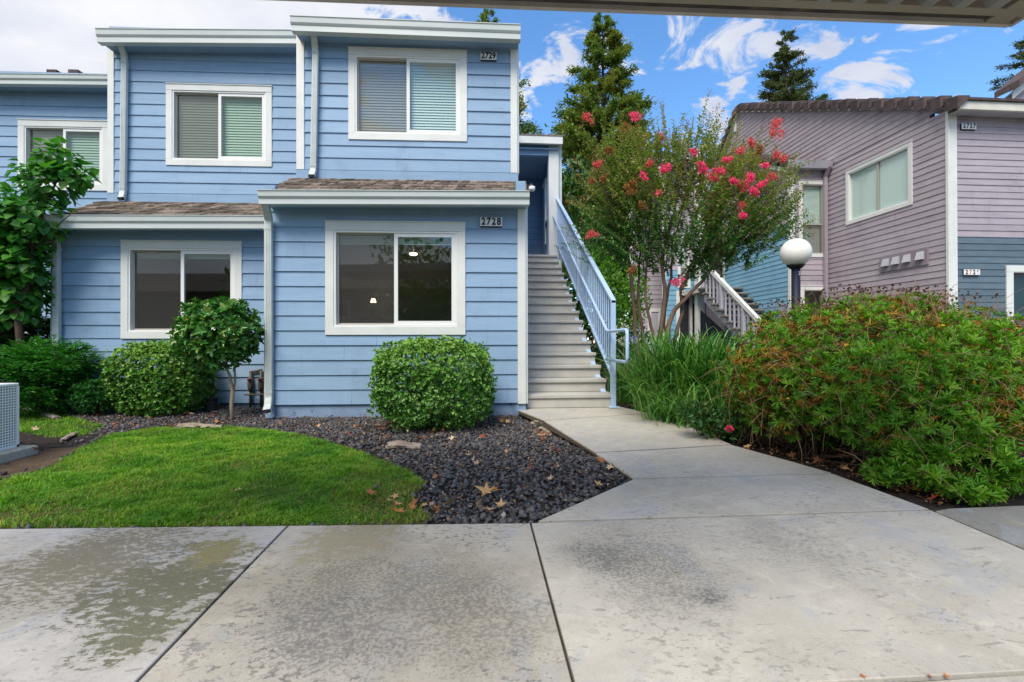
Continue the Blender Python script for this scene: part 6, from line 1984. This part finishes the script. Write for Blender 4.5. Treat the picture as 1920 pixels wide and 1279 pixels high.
# --- the big sprawling shrub
def bigshrub():
    c = Vector((3.55, 3.85, wz(3.85) - 0.05))
    o = empty('sprawling_shrub', c, 0, 'huge sprawling shrub of lobed green leaves and dry stems right of the walkway', 'shrub')
    rg = np.random.default_rng(31)
    def B(u, v, Z, ru, rv, dep):
        b = blob_at(u, v, Z, ru, rv, dep)
        return (b[0] - c.x, b[1] - c.y, b[2] - c.z, b[3], b[4], b[5])
    green = [B(1700, 700, 3.9, 185, 120, .75), B(1620, 730, 3.7, 150, 110, .6), B(1800, 690, 3.9, 140, 110, .7), B(1560, 640, 4.4, 130, 80, .6), B(1700, 620, 4.5, 160, 70, .7), B(1835, 680, 4.2, 90, 78, .6),
             B(1560, 740, 3.7, 100, 80, .5), B(1720, 800, 3.3, 130, 70, .45), B(1860, 780, 3.4, 100, 80, .5), B(1930, 760, 3.6, 90, 85, .6)]
    low = [B(1660, 885, 3.05, 36, 22, .15), B(1730, 890, 2.95, 34, 20, .18), B(1800, 915, 2.85, 46, 20, .18), B(1880, 880, 2.95, 50, 40, .2), B(1725, 845, 3.1, 50, 24, .2), B(1840, 840, 3.1, 60, 30, .25)]
    brown = [B(1450, 690, 4.1, 95, 78, .5), B(1420, 725, 4.2, 62, 74, .4), B(1470, 790, 3.9, 60, 40, .3), B(1500, 620, 4.6, 90, 50, .5), B(1480, 740, 3.9, 70, 50, .4), B(1640, 600, 4.6, 110, 45, .5), B(1830, 625, 4.4, 70, 36, .5), B(1660, 580, 4.6, 95, 30, .4)]
    def place(blobs, n, shell, seedk):
        P_, D_ = blob_points(blobs, n, shell, rg)
        P_[:, 2] = np.maximum(P_[:, 2], 0.03)
        m = vnoise(np.c_[P_[:, 0] + P_[:, 1] * 0.6, P_[:, 2] + P_[:, 1] * 0.4] + 20, 5.6, seedk)
        return P_, D_, m
    P_, D_, m = place(green, 6800, 0.45, 2)
    keep = m + rg.random(len(m)) * 0.45 > 0.54
    P_, D_, m = P_[keep], D_[keep], m[keep]
    isb = (rg.random(len(m)) < 0.15 + 0.25 * np.clip((P_[:, 2] - 0.95) / 0.4, 0, 1) + 0.35 * (vnoise(np.c_[P_[:, 0], P_[:, 2]] + 5, 3.0, 9) > 0.62))
    Pl, Dl, ml = place(low, 560, 0.2, 3)
    Pb, Db, mb_ = place(brown, 2400, 0.35, 5)
    bb = rg.random(len(Pb)) < 0.58
    gP = np.concatenate([P_[~isb], Pl, Pb[~bb]]); gD = np.concatenate([D_[~isb], Dl, Db[~bb]])
    bP = np.concatenate([P_[isb], Pb[bb]]); bD = np.concatenate([D_[isb], Db[bb]])
    leaf_obj('foliage', rosettes(gP, gD, 13, 0.046, 0.0088, 0.95, rg, 0.12, 0.15, w1=0.5, w2=0.85), LF_EUR, o)
    leaf_obj('dry_foliage', rosettes(bP - bD * 0.05, bD, 8, 0.045, 0.009, 1.1, rg, 0.2, 0.3), LF_EURB, o)
    # woody stems from a few crowns out to the shoots
    mb = MB()
    roots = [(-1.0, 0.3, 0), (-0.3, 0.1, 0), (0.3, 0.0, 0), (0.9, 0.1, 0), (0.0, -0.35, 0), (0.6, -0.3, 0), (-0.7, -0.1, 0)]
    allP = np.concatenate([P_, Pl, Pb])
    for i in rg.choice(len(allP), 330, replace=False):
        e = Vector(allP[i])
        b = Vector(min(roots, key=lambda r_: (r_[0] - e.x) ** 2 + (r_[1] - e.y) ** 2)) + Vector((rg.uniform(-.15, .15), rg.uniform(-.15, .15), 0))
        mid_ = b.lerp(e, 0.5) + Vector((rg.uniform(-.08, .08), rg.uniform(-.08, .08), rg.uniform(-0.05, 0.12)))
        mb.tube([b, mid_, e], [0.007, 0.0045, 0.002], 4, cap=False)
    mb.build('stem', BARKD, o)
    # dry looping twigs, seed heads on thin stalks, a few yellow flowers
    mb = MB()
    Pt, Dt, _ = place(green + brown + low, 1100, 0.75, 7)
    for p, d in zip(Pt, Dt):
        v = nrm(d + rg.normal(0, 0.6, 3) + np.array([0, 0, 0.1])); L = rg.uniform(0.10, 0.34)
        mb.tube([tuple(p - v * L * 0.4), tuple(p + v * L * 0.3 + np.array([0, 0, 0.03])), tuple(p + v * L * 0.7 + rg.normal(0, 0.03, 3) - np.array([0, 0, 0.02]))], [0.0028, 0.0022, 0.001], 4, cap=False)
    tag(mb.build('dry_twig', TWIG, o), kind='stuff')
    mb = MB(); hs = []
    topb = [B(1500, 570, 4.7, 80, 16, .35), B(1600, 545, 4.7, 90, 12, .35), B(1700, 545, 4.7, 110, 14, .35), B(1790, 560, 4.6, 80, 14, .3), B(1870, 615, 4.4, 45, 18, .3), B(1560, 580, 4.5, 80, 16, .3)]
    Ps, _ = blob_points(topb, 300, 0.0, rg)
    Ps2, Ds2 = blob_points(green[:6] + brown, 150, 0.92, rg)
    for p in list(Ps) + list(Ps2 + Ds2 * 0.06):
        L = rg.uniform(0.14, 0.30)
        b = p - np.array([rg.normal(0, 0.035), rg.normal(0, 0.035), L])
        mb.tube([tuple(b), tuple((b + p) / 2 + rg.normal(0, 0.006, 3)), tuple(p)], [0.0016, 0.0013, 0.001], 3, cap=False)
        hs.append(p)
    tag(mb.build('seed_stalk', TWIG, o), kind='stuff')
    hs = np.repeat(np.array(hs), 9, axis=0)
    dd_ = rnd_dirs(len(hs), rg)
    leaf_obj('seed_head', [leaf_arrays(hs, dd_, rnd_dirs(len(hs), rg), 0.013, 0.010, 0.3, 0.1)], SEED, o)
    Pf, Df = blob_points(green[:6] + brown, 46, 0.97, rg)
    sel = Pf + Df * 0.03
    tag(leaf_obj('flower', rosettes(sel, Df, 8, 0.018, 0.009, 1.2, rg), YEL, o), kind='stuff')


bigshrub()


# --- low rose by the walkway edge
def rose():
    foot = at(1345, 822, 4.35)
    foot.z = wz(foot.y) - 0.05
    o = empty('low_rose', foot, 0, 'low rose with one pink bloom at the edge of the walkway', 'rose')
    bl = []
    for (u, v, ru, rv) in ((1330, 790, 38, 30), (1365, 800, 34, 26), (1300, 775, 30, 26), (1375, 820, 18, 12)):
        b = blob_at(u, v, 4.35, ru, rv)
        bl.append((b[0] - foot.x, b[1] - foot.y, b[2] - foot.z, b[3], b[4], b[5]))
    P_, D_ = blob_points(bl, 1100, 0.3)
    P_[:, 2] = np.maximum(P_[:, 2], 0.02)
    leaf_obj('foliage', [leaves_on(P_, D_, 0.04, 0.022)], LF_DRK, o)
    mb = MB(); limbs(mb, (0, 0, 0), [(b[0], b[1], b[2] + b[5]) for b in bl], 0.006, 0.003, 5); mb.build('stem', TWIG, o)
    b = at(1368, 804, 4.10) - foot
    P_, D_ = blob_points([(b.x, b.y, b.z, 0.022, 0.022, 0.02)], 40, 0.2)
    leaf_obj('bloom', [leaf_arrays(P_, nrm(D_ + np.array([0, 0, .4])), rnd_dirs(40), 0.022, 0.02, 0.3, 0.1)], PINK, o)


rose()
# dry tall stalks with seed pods in front of the strap leaves
foot = at(1350, 815, 4.5); foot.z = wz(foot.y) - 0.05
o = empty('wiry_weed', foot, 0, 'thin pale weed stalks leaning out of the strap leaves beside the rose', 'weed')
mb = MB(); hs = []
for i in range(26):
    p = at(random.uniform(1285, 1380), random.uniform(690, 790), 4.4 + random.uniform(-.15, .2)) - foot
    b = Vector((random.uniform(-.12, .12), random.uniform(-.1, .1), 0))
    mb.tube([b, b.lerp(p, 0.5) + Vector((random.uniform(-.05, .05), 0, 0.05)), p], [0.003, 0.002, 0.0012], 4, cap=False)
    hs += [list(p), list(b.lerp(p, 0.8))]
mb.build('stem', LF_BLADE, o)
seedkind = 'stuff'
hs = np.repeat(np.array(hs), 6, axis=0) + RNG.normal(0, 0.008, (len(hs) * 6, 3))
tag(leaf_obj('seed_pod', [leaf_arrays(hs, rnd_dirs(len(hs)), rnd_dirs(len(hs)), 0.018, 0.007, 0.2, 0.1)], LF_LIME, o), kind='stuff')

# ------------------------------------------------------------------ grass
def grass(name, polys, n, label, mat, hmin=0.014, hmax=0.042, where=None, shift=0.0):
    Ps = []
    for poly, share in polys:
        p = sample_poly(poly, int(n * share * 1.7))
        dist = poly_dist(p, poly)
        nz = vnoise(p, 3.2, 4) * 0.5 + vnoise(p, 11.0, 6) * 0.5
        edge = np.clip(dist / 0.10, 0, 1)
        bare = np.exp(-((p[:, 0] - bare_c[0]) ** 2 / 0.16 + (p[:, 1] - bare_c[1]) ** 2 / 0.010))
        keep = RNG.random(len(p)) < np.clip(0.15 + 1.1 * nz, 0, 1) * (0.25 + 0.75 * edge) * (1 - 0.85 * bare)
        if where is not None: keep &= RNG.random(len(p)) < where(p)
        Ps.append(p[keep])
    p = np.concatenate(Ps)
    k = len(p)
    base = np.c_[p, [bed_z(y) - 0.002 for y in p[:, 1]]]
    a = RNG.uniform(0, 2 * math.pi, k) + 3.0 * vnoise(p, 5.0, 12)
    tall = (0.55 + 0.6 * vnoise(p, 6.0, 9)) * (0.6 + 0.9 * vnoise(p, 19.0, 15))
    V, Fq = blade_arrays(base, np.c_[np.cos(a), np.sin(a), np.zeros(k)], RNG.uniform(hmin, hmax, k) * tall, RNG.uniform(0.008, 0.055, k), RNG.uniform(0.0026, 0.0055, k), 2, RNG, 0.7)
    o = np_mesh(name, V, [Fq], mat)
    return tag(o, label, None, None, 'stuff')


_b = bp(60, 968)
bare_c = (_b.x, _b.y)
tipc = bp(780, 940)
dryw = lambda p: np.clip(np.exp(-((p[:, 0] - tipc.x) ** 2 / 0.05 + (p[:, 1] - tipc.y) ** 2 / 0.10)) * 1.3 + 0.50 * np.clip((vnoise(p, 2.7, 31) - 0.55) / 0.2, 0, 1) + 0.14, 0, 1)
grass('grass', [(LAWN, 0.88), (LAWN2, 0.12)], 135000, 'short green lawn grass with yellowing patches beside the black stones', LF_GRASS, where=lambda p: 1 - 0.75 * np.clip(dryw(p) - 0.1, 0, 1))
LF_DRYG = leafmat('dry_grass_blade', GREENS((0.16, 0.15, 0.03), (0.28, 0.24, 0.07), (0.36, 0.29, 0.12), (0.14, 0.21, 0.025)), 0.65, 0.2, 0.25)
grass('dry_grass', [(LAWN, 0.9), (LAWN2, 0.1)], 60000, 'straw coloured thin grass at the lawn tip and in worn patches', LF_DRYG, 0.012, 0.034, dryw)

# ------------------------------------------------------------------ black lava stones
def stones():
    rg = np.random.default_rng(5)
    phi = (1 + 5 ** 0.5) / 2
    ico = nrm(np.array([(-1, phi, 0), (1, phi, 0), (-1, -phi, 0), (1, -phi, 0), (0, -1, phi), (0, 1, phi), (0, -1, -phi), (0, 1, -phi), (phi, 0, -1), (phi, 0, 1), (-phi, 0, -1), (-phi, 0, 1)], float))
    fc = np.array([(0, 11, 5), (0, 5, 1), (0, 1, 7), (0, 7, 10), (0, 10, 11), (1, 5, 9), (5, 11, 4), (11, 10, 2), (10, 7, 6), (7, 1, 8), (3, 9, 4), (3, 4, 2), (3, 2, 6), (3, 6, 8), (3, 8, 9), (4, 9, 5), (2, 4, 11), (6, 2, 10), (8, 6, 7), (9, 8, 1)])
    p = sample_poly(BED, 50000, rg)
    soilpoly = [bp(u, v) for u, v in soil_uv]
    strip = [bp(u, v) for u, v in strip_uv]
    out = ~in_poly(p, LAWN) & ~in_poly(p, LAWN2)
    insoil = in_poly(p, soilpoly)
    out &= ~insoil | (rg.random(len(p)) < 0.05)
    out &= ~in_poly(p, strip) | (rg.random(len(p)) < 0.55)
    dl = poly_dist(p, LAWN)
    out &= ~((dl < 0.07) & (rg.random(len(p)) < 0.5))
    out &= ~(in_poly(p, [bp(u, v) for u, v in ((690, 800), (760, 790), (800, 812), (770, 850), (700, 862), (640, 835))]) & (rg.random(len(p)) < 0.45))
    p = p[out]
    n = len(p)
    size = rg.lognormal(math.log(0.0118), 0.33, n).clip(0.006, 0.025)
    z = np.array([bed_z(y) for y in p[:, 1]]) + rg.uniform(-0.4, 1.0, n) * 0.010 + (vnoise(p, 6, 8) - 0.4) * 0.018
    ang = rg.uniform(0, 2 * math.pi, n)
    ca, sa = np.cos(ang), np.sin(ang)
    V = ico[None] * (1 + rg.normal(0, 0.17, (n, 12, 1)))
    V = V * np.stack([rg.uniform(0.85, 1.35, n), rg.uniform(0.7, 1.05, n), rg.uniform(0.5, 0.85, n)], 1)[:, None, :]
    tl = rg.normal(0, 0.45, n)[:, None]
    V2 = V.copy(); V2[..., 2] = V[..., 2] * np.cos(tl) + V[..., 0] * np.sin(tl); V2[..., 0] = V[..., 0] * np.cos(tl) - V[..., 2] * np.sin(tl)
    X = V2[..., 0] * ca[:, None] - V2[..., 1] * sa[:, None]
    Y = V2[..., 0] * sa[:, None] + V2[..., 1] * ca[:, None]
    V = np.stack([X, Y, V2[..., 2]], -1) * size[:, None, None]
    V += np.c_[p, z][:, None, :]
    Fc = (fc[None] + (np.arange(n) * 12)[:, None, None]).reshape(-1, 3)
    m, t, b = new_mat('black_lava_stone')
    gn = t.node('ShaderNodeNewGeometry')
    c = t.ramp(gn.outputs['Random Per Island'], [(0.0, (0.036, 0.036, 0.039)), (0.5, (0.070, 0.069, 0.075)), (0.88, (0.130, 0.128, 0.135)), (0.955, (0.15, 0.12, 0.095)), (0.99, (0.22, 0.13, 0.08)), (1.0, (0.42, 0.38, 0.34))])
    t.put(b.inputs['Base Color'], c)
    b.inputs['Roughness'].default_value = 0.8
    b.inputs['Specular IOR Level'].default_value = 0.4
    bn = t.node('ShaderNodeBump', {'Height': t.noise(gn.outputs['Position'], 260, 3), 'Strength': 0.6, 'Distance': 0.003})
    t.put(b.inputs['Normal'], bn.outputs[0])
    tag(np_mesh('lava_gravel', V.reshape(-1, 3), [Fc], m), 'bed of loose black lava stones between the lawn and the walkway', None, None, 'stuff')


stones()


# --- mulch chips under the right-hand shrubs
def chips():
    rg = np.random.default_rng(6)
    n = 5200
    poly = [Vector(q) for q in rb]
    p = sample_poly(poly, n, rg)
    p = p[(p[:, 0] < 5.4)]
    n = len(p)
    base = np.c_[p, np.array([wz(y) for y in p[:, 1]]) - 0.045 + rg.uniform(0, 0.02, n)]
    a = rg.uniform(0, 2 * math.pi, n)
    ax = np.c_[np.cos(a), np.sin(a), rg.normal(0, 0.25, n)]
    V, Fq = leaf_arrays(base, ax, nrm(np.array([0, 0, 1.0]) + rnd_dirs(n, rg) * 0.5), rg.uniform(0.02, 0.06, n), rg.uniform(0.008, 0.022, n), 0.2, 0.1)
    m = leafmat('bark_chip', GREENS((0.022, 0.016, 0.014), (0.05, 0.032, 0.022), (0.10, 0.05, 0.025), (0.17, 0.09, 0.04)), 0.9, 0.1, 0.0)
    tag(np_mesh('mulch', V, [Fq], m), 'dark bark mulch under the shrubs right of the walkway', None, None, 'stuff')


chips()


def litter(name, uvpoly, n, zf, label, seed):
    rg = np.random.default_rng(seed)
    p = sample_poly([gp(u, v, 0.03) for u, v in uvpoly], n, rg)
    if 'gravel' in name: p = p[~in_poly(p, LAWN) | (rg.random(len(p)) < 0.12)]
    n = len(p)
    base = np.c_[p, np.array([zf(y) for y in p[:, 1]]) + rg.uniform(0, 0.008, n)]
    a = rg.uniform(0, 2 * math.pi, n)
    V, Fq = leaf_arrays(base, np.c_[np.cos(a), np.sin(a), rg.normal(0, 0.3, n)], nrm(np.array([0, 0, 1.0]) + rnd_dirs(n, rg) * 0.7), rg.uniform(0.010, 0.030, n), rg.uniform(0.005, 0.018, n), 0.25, 0.2)
    tag(np_mesh(name, V, [Fq], LITT), label, None, None, 'stuff')


LITT = leafmat('dry_litter', GREENS((0.10, 0.05, 0.025), (0.24, 0.11, 0.045), (0.36, 0.20, 0.09), (0.46, 0.33, 0.20)), 0.8, 0.15, 0.1)
litter('gravel_litter', [(140, 775), (520, 775), (960, 768), (1120, 855), (1185, 897), (1010, 975), (820, 978), (790, 905), (700, 855), (560, 812), (400, 800), (210, 806)], 1500, lambda y: bed_z(y) + 0.034, 'crumbs of dry leaf scattered over the black stones', 41)
litter('shrub_litter', [(1390, 840), (1470, 858), (1640, 908), (1760, 952), (1910, 944), (1880, 890), (1650, 840), (1450, 810)], 900, lambda y: wz(y) - 0.03, 'crumbs of dry leaf over the mulch under the big shrub', 42)
# ------------------------------------------------------------------ fallen leaves, each a thing of its own
LEAFC = [M('tan_dry_leaf', (0.56, 0.36, 0.17), 0.75, 0.2, (0.46, 0.26, 0.11), 30), M('orange_dry_leaf', (0.50, 0.21, 0.07), 0.75, 0.2, (0.30, 0.10, 0.035), 30),
         M('brown_dry_leaf', (0.20, 0.085, 0.04), 0.8, 0.2, (0.30, 0.14, 0.06), 30), M('red_dry_leaf', (0.24, 0.045, 0.025), 0.75, 0.2, (0.32, 0.08, 0.03), 30),
         M('pale_dry_leaf', (0.58, 0.44, 0.30), 0.75, 0.2, (0.48, 0.33, 0.19), 30)]


def leaf_mesh(seed, mat, lobes=5):
    rg = random.Random(seed)
    mb = MB()
    mb.v.append((0, 0, 0.0))
    n = lobes * 4
    curl = rg.uniform(0.25, 0.7)
    for i in range(n):
        a = 2 * math.pi * i / n
        k = i % 4
        r = (1.0, 0.62, 0.42, 0.66)[k] * rg.uniform(0.85, 1.1) * (0.72 + 0.28 * math.cos(a * 0.5) ** 2)
        z = curl * r * r * (0.45 + 0.35 * math.sin(a * 2 + seed)) + rg.uniform(-0.05, 0.05)
        mb.v.append((r * math.cos(a) * 0.6, r * math.sin(a) * 0.6, z * 0.5))
    for i in range(n):
        mb.f.append((0, 1 + i, 1 + (i + 1) % n))
    mb.tube([(0, 0, 0.0), (-0.35, 0.03, 0.05), (-0.75, -0.05, 0.10)], [0.02, 0.015, 0.01], 4, cap=False)
    return mb.mesh('fallen_leaf', mat)


LM = [[leaf_mesh(10 * i + j, m) for j in range(3)] for i, m in enumerate(LEAFC)]


def drop_leaf(p, size, ci, label, group=None, tilt=0.35):
    o = link('fallen_leaf', LM[ci][random.randrange(3)])
    o.location = p
    size *= 1.0 if group is None else 1.75
    o.scale = (size, size, size)
    o.rotation_euler = (random.gauss(0, tilt), random.gauss(0, tilt), random.uniform(0, 6.28))
    tag(o, label, 'leaf', group)


big = [(913, 934, .085, 0, 'big square tan leaf lying flat on the black stones'), (845, 956, .070, 0, 'lobed tan leaf on the black stones near the sidewalk edge'), (705, 926, .055, 4, 'pale crumpled leaf on the lawn edge beside an orange one'),
       (697, 937, .055, 1, 'orange leaf on the lawn edge touching a pale crumpled one'), (815, 971, .05, 4, 'pale leaf where the lawn tip meets the sidewalk'), (746, 973, .06, 1, 'orange brown leaf at the lawn tip by the sidewalk'),
       (1127, 875, .05, 1, 'reddish orange leaf against the walkway corner'), (1143, 887, .05, 4, 'pink tan leaf at the walkway corner just nearer than a redder one'), (1120, 919, .045, 0, 'tan leaf at the slanting edge of the walkway'),
       (905, 826, .05, 3, 'dark red leaf on the stones right of the driftwood'), (786, 831, .05, 1, 'rusty leaf tucked against the driftwood'), (815, 824, .045, 0, 'tan leaf on the stones between driftwood and bush'),
       (848, 830, .05, 4, 'pale star shaped leaf on the stones below the bush'), (67, 812, .05, 4, 'pale pink leaf on the bare earth near the air conditioner'), (66, 852, .05, 1, 'orange leaf lying against the concrete pad'), (168, 761, .05, 0, 'tan leaf under the small soft bush'),
       (400, 785, .045, 3, 'dark red leaf at the foot of the little tree'), (938, 961, .045, 0, 'curled tan leaf on the stones just right of the lobed leaf'), (919, 970, .045, 0, 'small tan leaf at the front edge of the stones'), (446, 932, .035, 4, 'small pale leaf alone in the middle of the lawn')]
for (u, v, s, c_, lab) in big:
    p = bp(u, v)
    drop_leaf((p.x, p.y, bed_z(p.y) + 0.047), s * 1.45, c_, lab)


def scatter(n, uvpoly, zf, label, group, smin=0.02, smax=0.045, seed=3, cols=(0, 1, 1, 2, 2, 3, 4)):
    rg = np.random.default_rng(seed)
    poly = [gp(u, v, 0.03) for u, v in uvpoly]
    for p in sample_poly(poly, n, rg):
        ci = cols[int(rg.integers(0, len(cols)))]
        word = ('tan', 'orange', 'brown', 'dark red', 'pale')[ci]
        lab = label.replace('dry brown leaf', 'dry leaf').replace('brown leaf', 'dry leaf').replace('dry leaf', word + ' dry leaf')
        drop_leaf((p[0], p[1], zf(p[1])), rg.uniform(smin, smax), ci, lab, group)


onb = lambda y: bed_z(y) + 0.043
scatter(62, [(530, 785), (950, 770), (1150, 890), (1010, 975), (830, 978), (780, 900), (640, 825)], onb, 'small dry leaf among the black lava stones', 'leaves among the black stones', 0.016, 0.034, 3)
scatter(16, [(690, 790), (760, 785), (770, 805), (720, 812)], onb, 'brown leaf in the litter left of the variegated bush', 'leaves beside the variegated bush', 0.025, 0.045, 4, (1, 2, 2, 3))
scatter(16, [(905, 772), (962, 766), (975, 790), (940, 800)], onb, 'brown leaf in the drift by the walkway head', 'leaves at the walkway head', 0.025, 0.045, 5, (1, 2, 2, 3, 0))
scatter(12, [(975, 800), (1010, 800), (1040, 830), (1010, 825)], onb, 'dry leaf along the walkway edge', 'leaves along the walkway edge', 0.02, 0.04, 6, (1, 2, 0))
scatter(20, [(180, 775), (480, 770), (480, 795), (200, 800)], onb, 'dry leaf on the soil under the clipped bushes', 'leaves under the clipped bushes', 0.02, 0.042, 7)
scatter(14, [(700, 940), (790, 935), (830, 975), (730, 978)], lambda y: bed_z(y) + 0.045, 'dry leaf on the yellowing lawn tip', 'leaves on the lawn tip', 0.02, 0.04, 8, (0, 1, 1, 2))
onr = lambda y: wz(y) - 0.015
scatter(70, [(1390, 845), (1470, 855), (1640, 905), (1760, 950), (1900, 942), (1880, 900), (1650, 850), (1450, 815)], onr, 'dry brown leaf in the mulch under the big shrub', 'leaves under the big shrub', 0.025, 0.055, 9, (1, 2, 2, 3, 0))
scatter(14, [(1160, 745), (1215, 755), (1300, 805), (1260, 790), (1170, 768)], onr, 'dry leaf at the foot of the strap leaves', 'leaves by the strap leaves', 0.02, 0.045, 10, (1, 2, 2))
for (u, v) in ((1617, 1268), (1746, 1269), (1774, 1268)):
    p = gp(u, v)
    drop_leaf((p.x, p.y, wz(p.y) + 0.002), 0.012, 1, 'tiny orange leaf lodged in the joint at the bottom edge', 'leaves in the near joint', 0.15)

# ------------------------------------------------------------------ the house across the drive, seen only as a reflection in the window panes
OH = empty('brown_house', (0, -24, 0), 0, 'dark brown boarded house across the drive, reflected in the window panes', 'house')
BRN = M('brown_siding_paint', (0.085, 0.062, 0.052), 0.7, 0.2, (0.11, 0.08, 0.066), 3, (1, 1, 6), rand=0.06)
MB().box(ident, -34, 26, -0.2, 0.0, -0.4, 5.2).build('wall', BRN, OH)
MB().hexa([(-34.4, 0.5, 5.1), (26.4, 0.5, 5.1), (26.4, -4, 7.2), (-34.4, -4, 7.2), (-34.4, 0.5, 5.25), (26.4, 0.5, 5.25), (26.4, -4, 7.35), (-34.4, -4, 7.35)]).build('roof', TILE, OH)
for x in (-19, -13, -9, -4.5, 1.5, 6.5):
    f_ = MB().box(ident, x, x + 1.5, 0.0, 0.04, 3.0, 4.3).build('window', WHITE, OH)
    MB().box(ident, x + 0.1, x + 1.4, 0.041, 0.05, 3.1, 4.2).build('pane', DARK, f_)

# trees across the drive, also mirrored in the panes
for (x, y, r, h) in ((-3.6, -9.5, 2.4, 6.5), (-10.5, -9.0, 2.6, 6.0), (3.8, -10, 2.2, 7.0)):
    o = empty('street_tree', (x, y, -0.2), 0, 'leafy tree before the brown house across the drive, mirrored in the panes', 'tree', 'trees across the drive')
    P_, D_ = blob_points([(0, 0, h * 0.62, r, r, h * 0.36), (r * 0.5, 0.4, h * 0.5, r * 0.7, r * 0.7, h * 0.22)], 1100, 0.35)
    leaf_obj('crown', [leaves_on(P_, D_, 0.26, 0.14)], LF_MYRD, o)
    mb = MB(); limbs(mb, (0, 0, 0), [(0, 0, h * 0.8), (r * 0.5, 0.2, h * 0.6), (-r * 0.5, 0, h * 0.6)], 0.11, 0.02, 7); mb.build('trunk', BARKD, o)
p0, p1 = bp(918, 770), at(962, 757, 5.75)
mb = MB(); mb.tube([(p0.x - 0.1, p0.y, bed_z(p0.y) + 0.02), (p0.x, p0.y, bed_z(p0.y) + 0.035), ((p0.x + p1.x) / 2, p0.y, (bed_z(p0.y) + p1.z) / 2 - 0.02), tuple(p1)], 0.006, 6)
tag(mb.build('loose_cable', BLACK), 'thin black cable drooping from the corner board to the stones', 'cable')
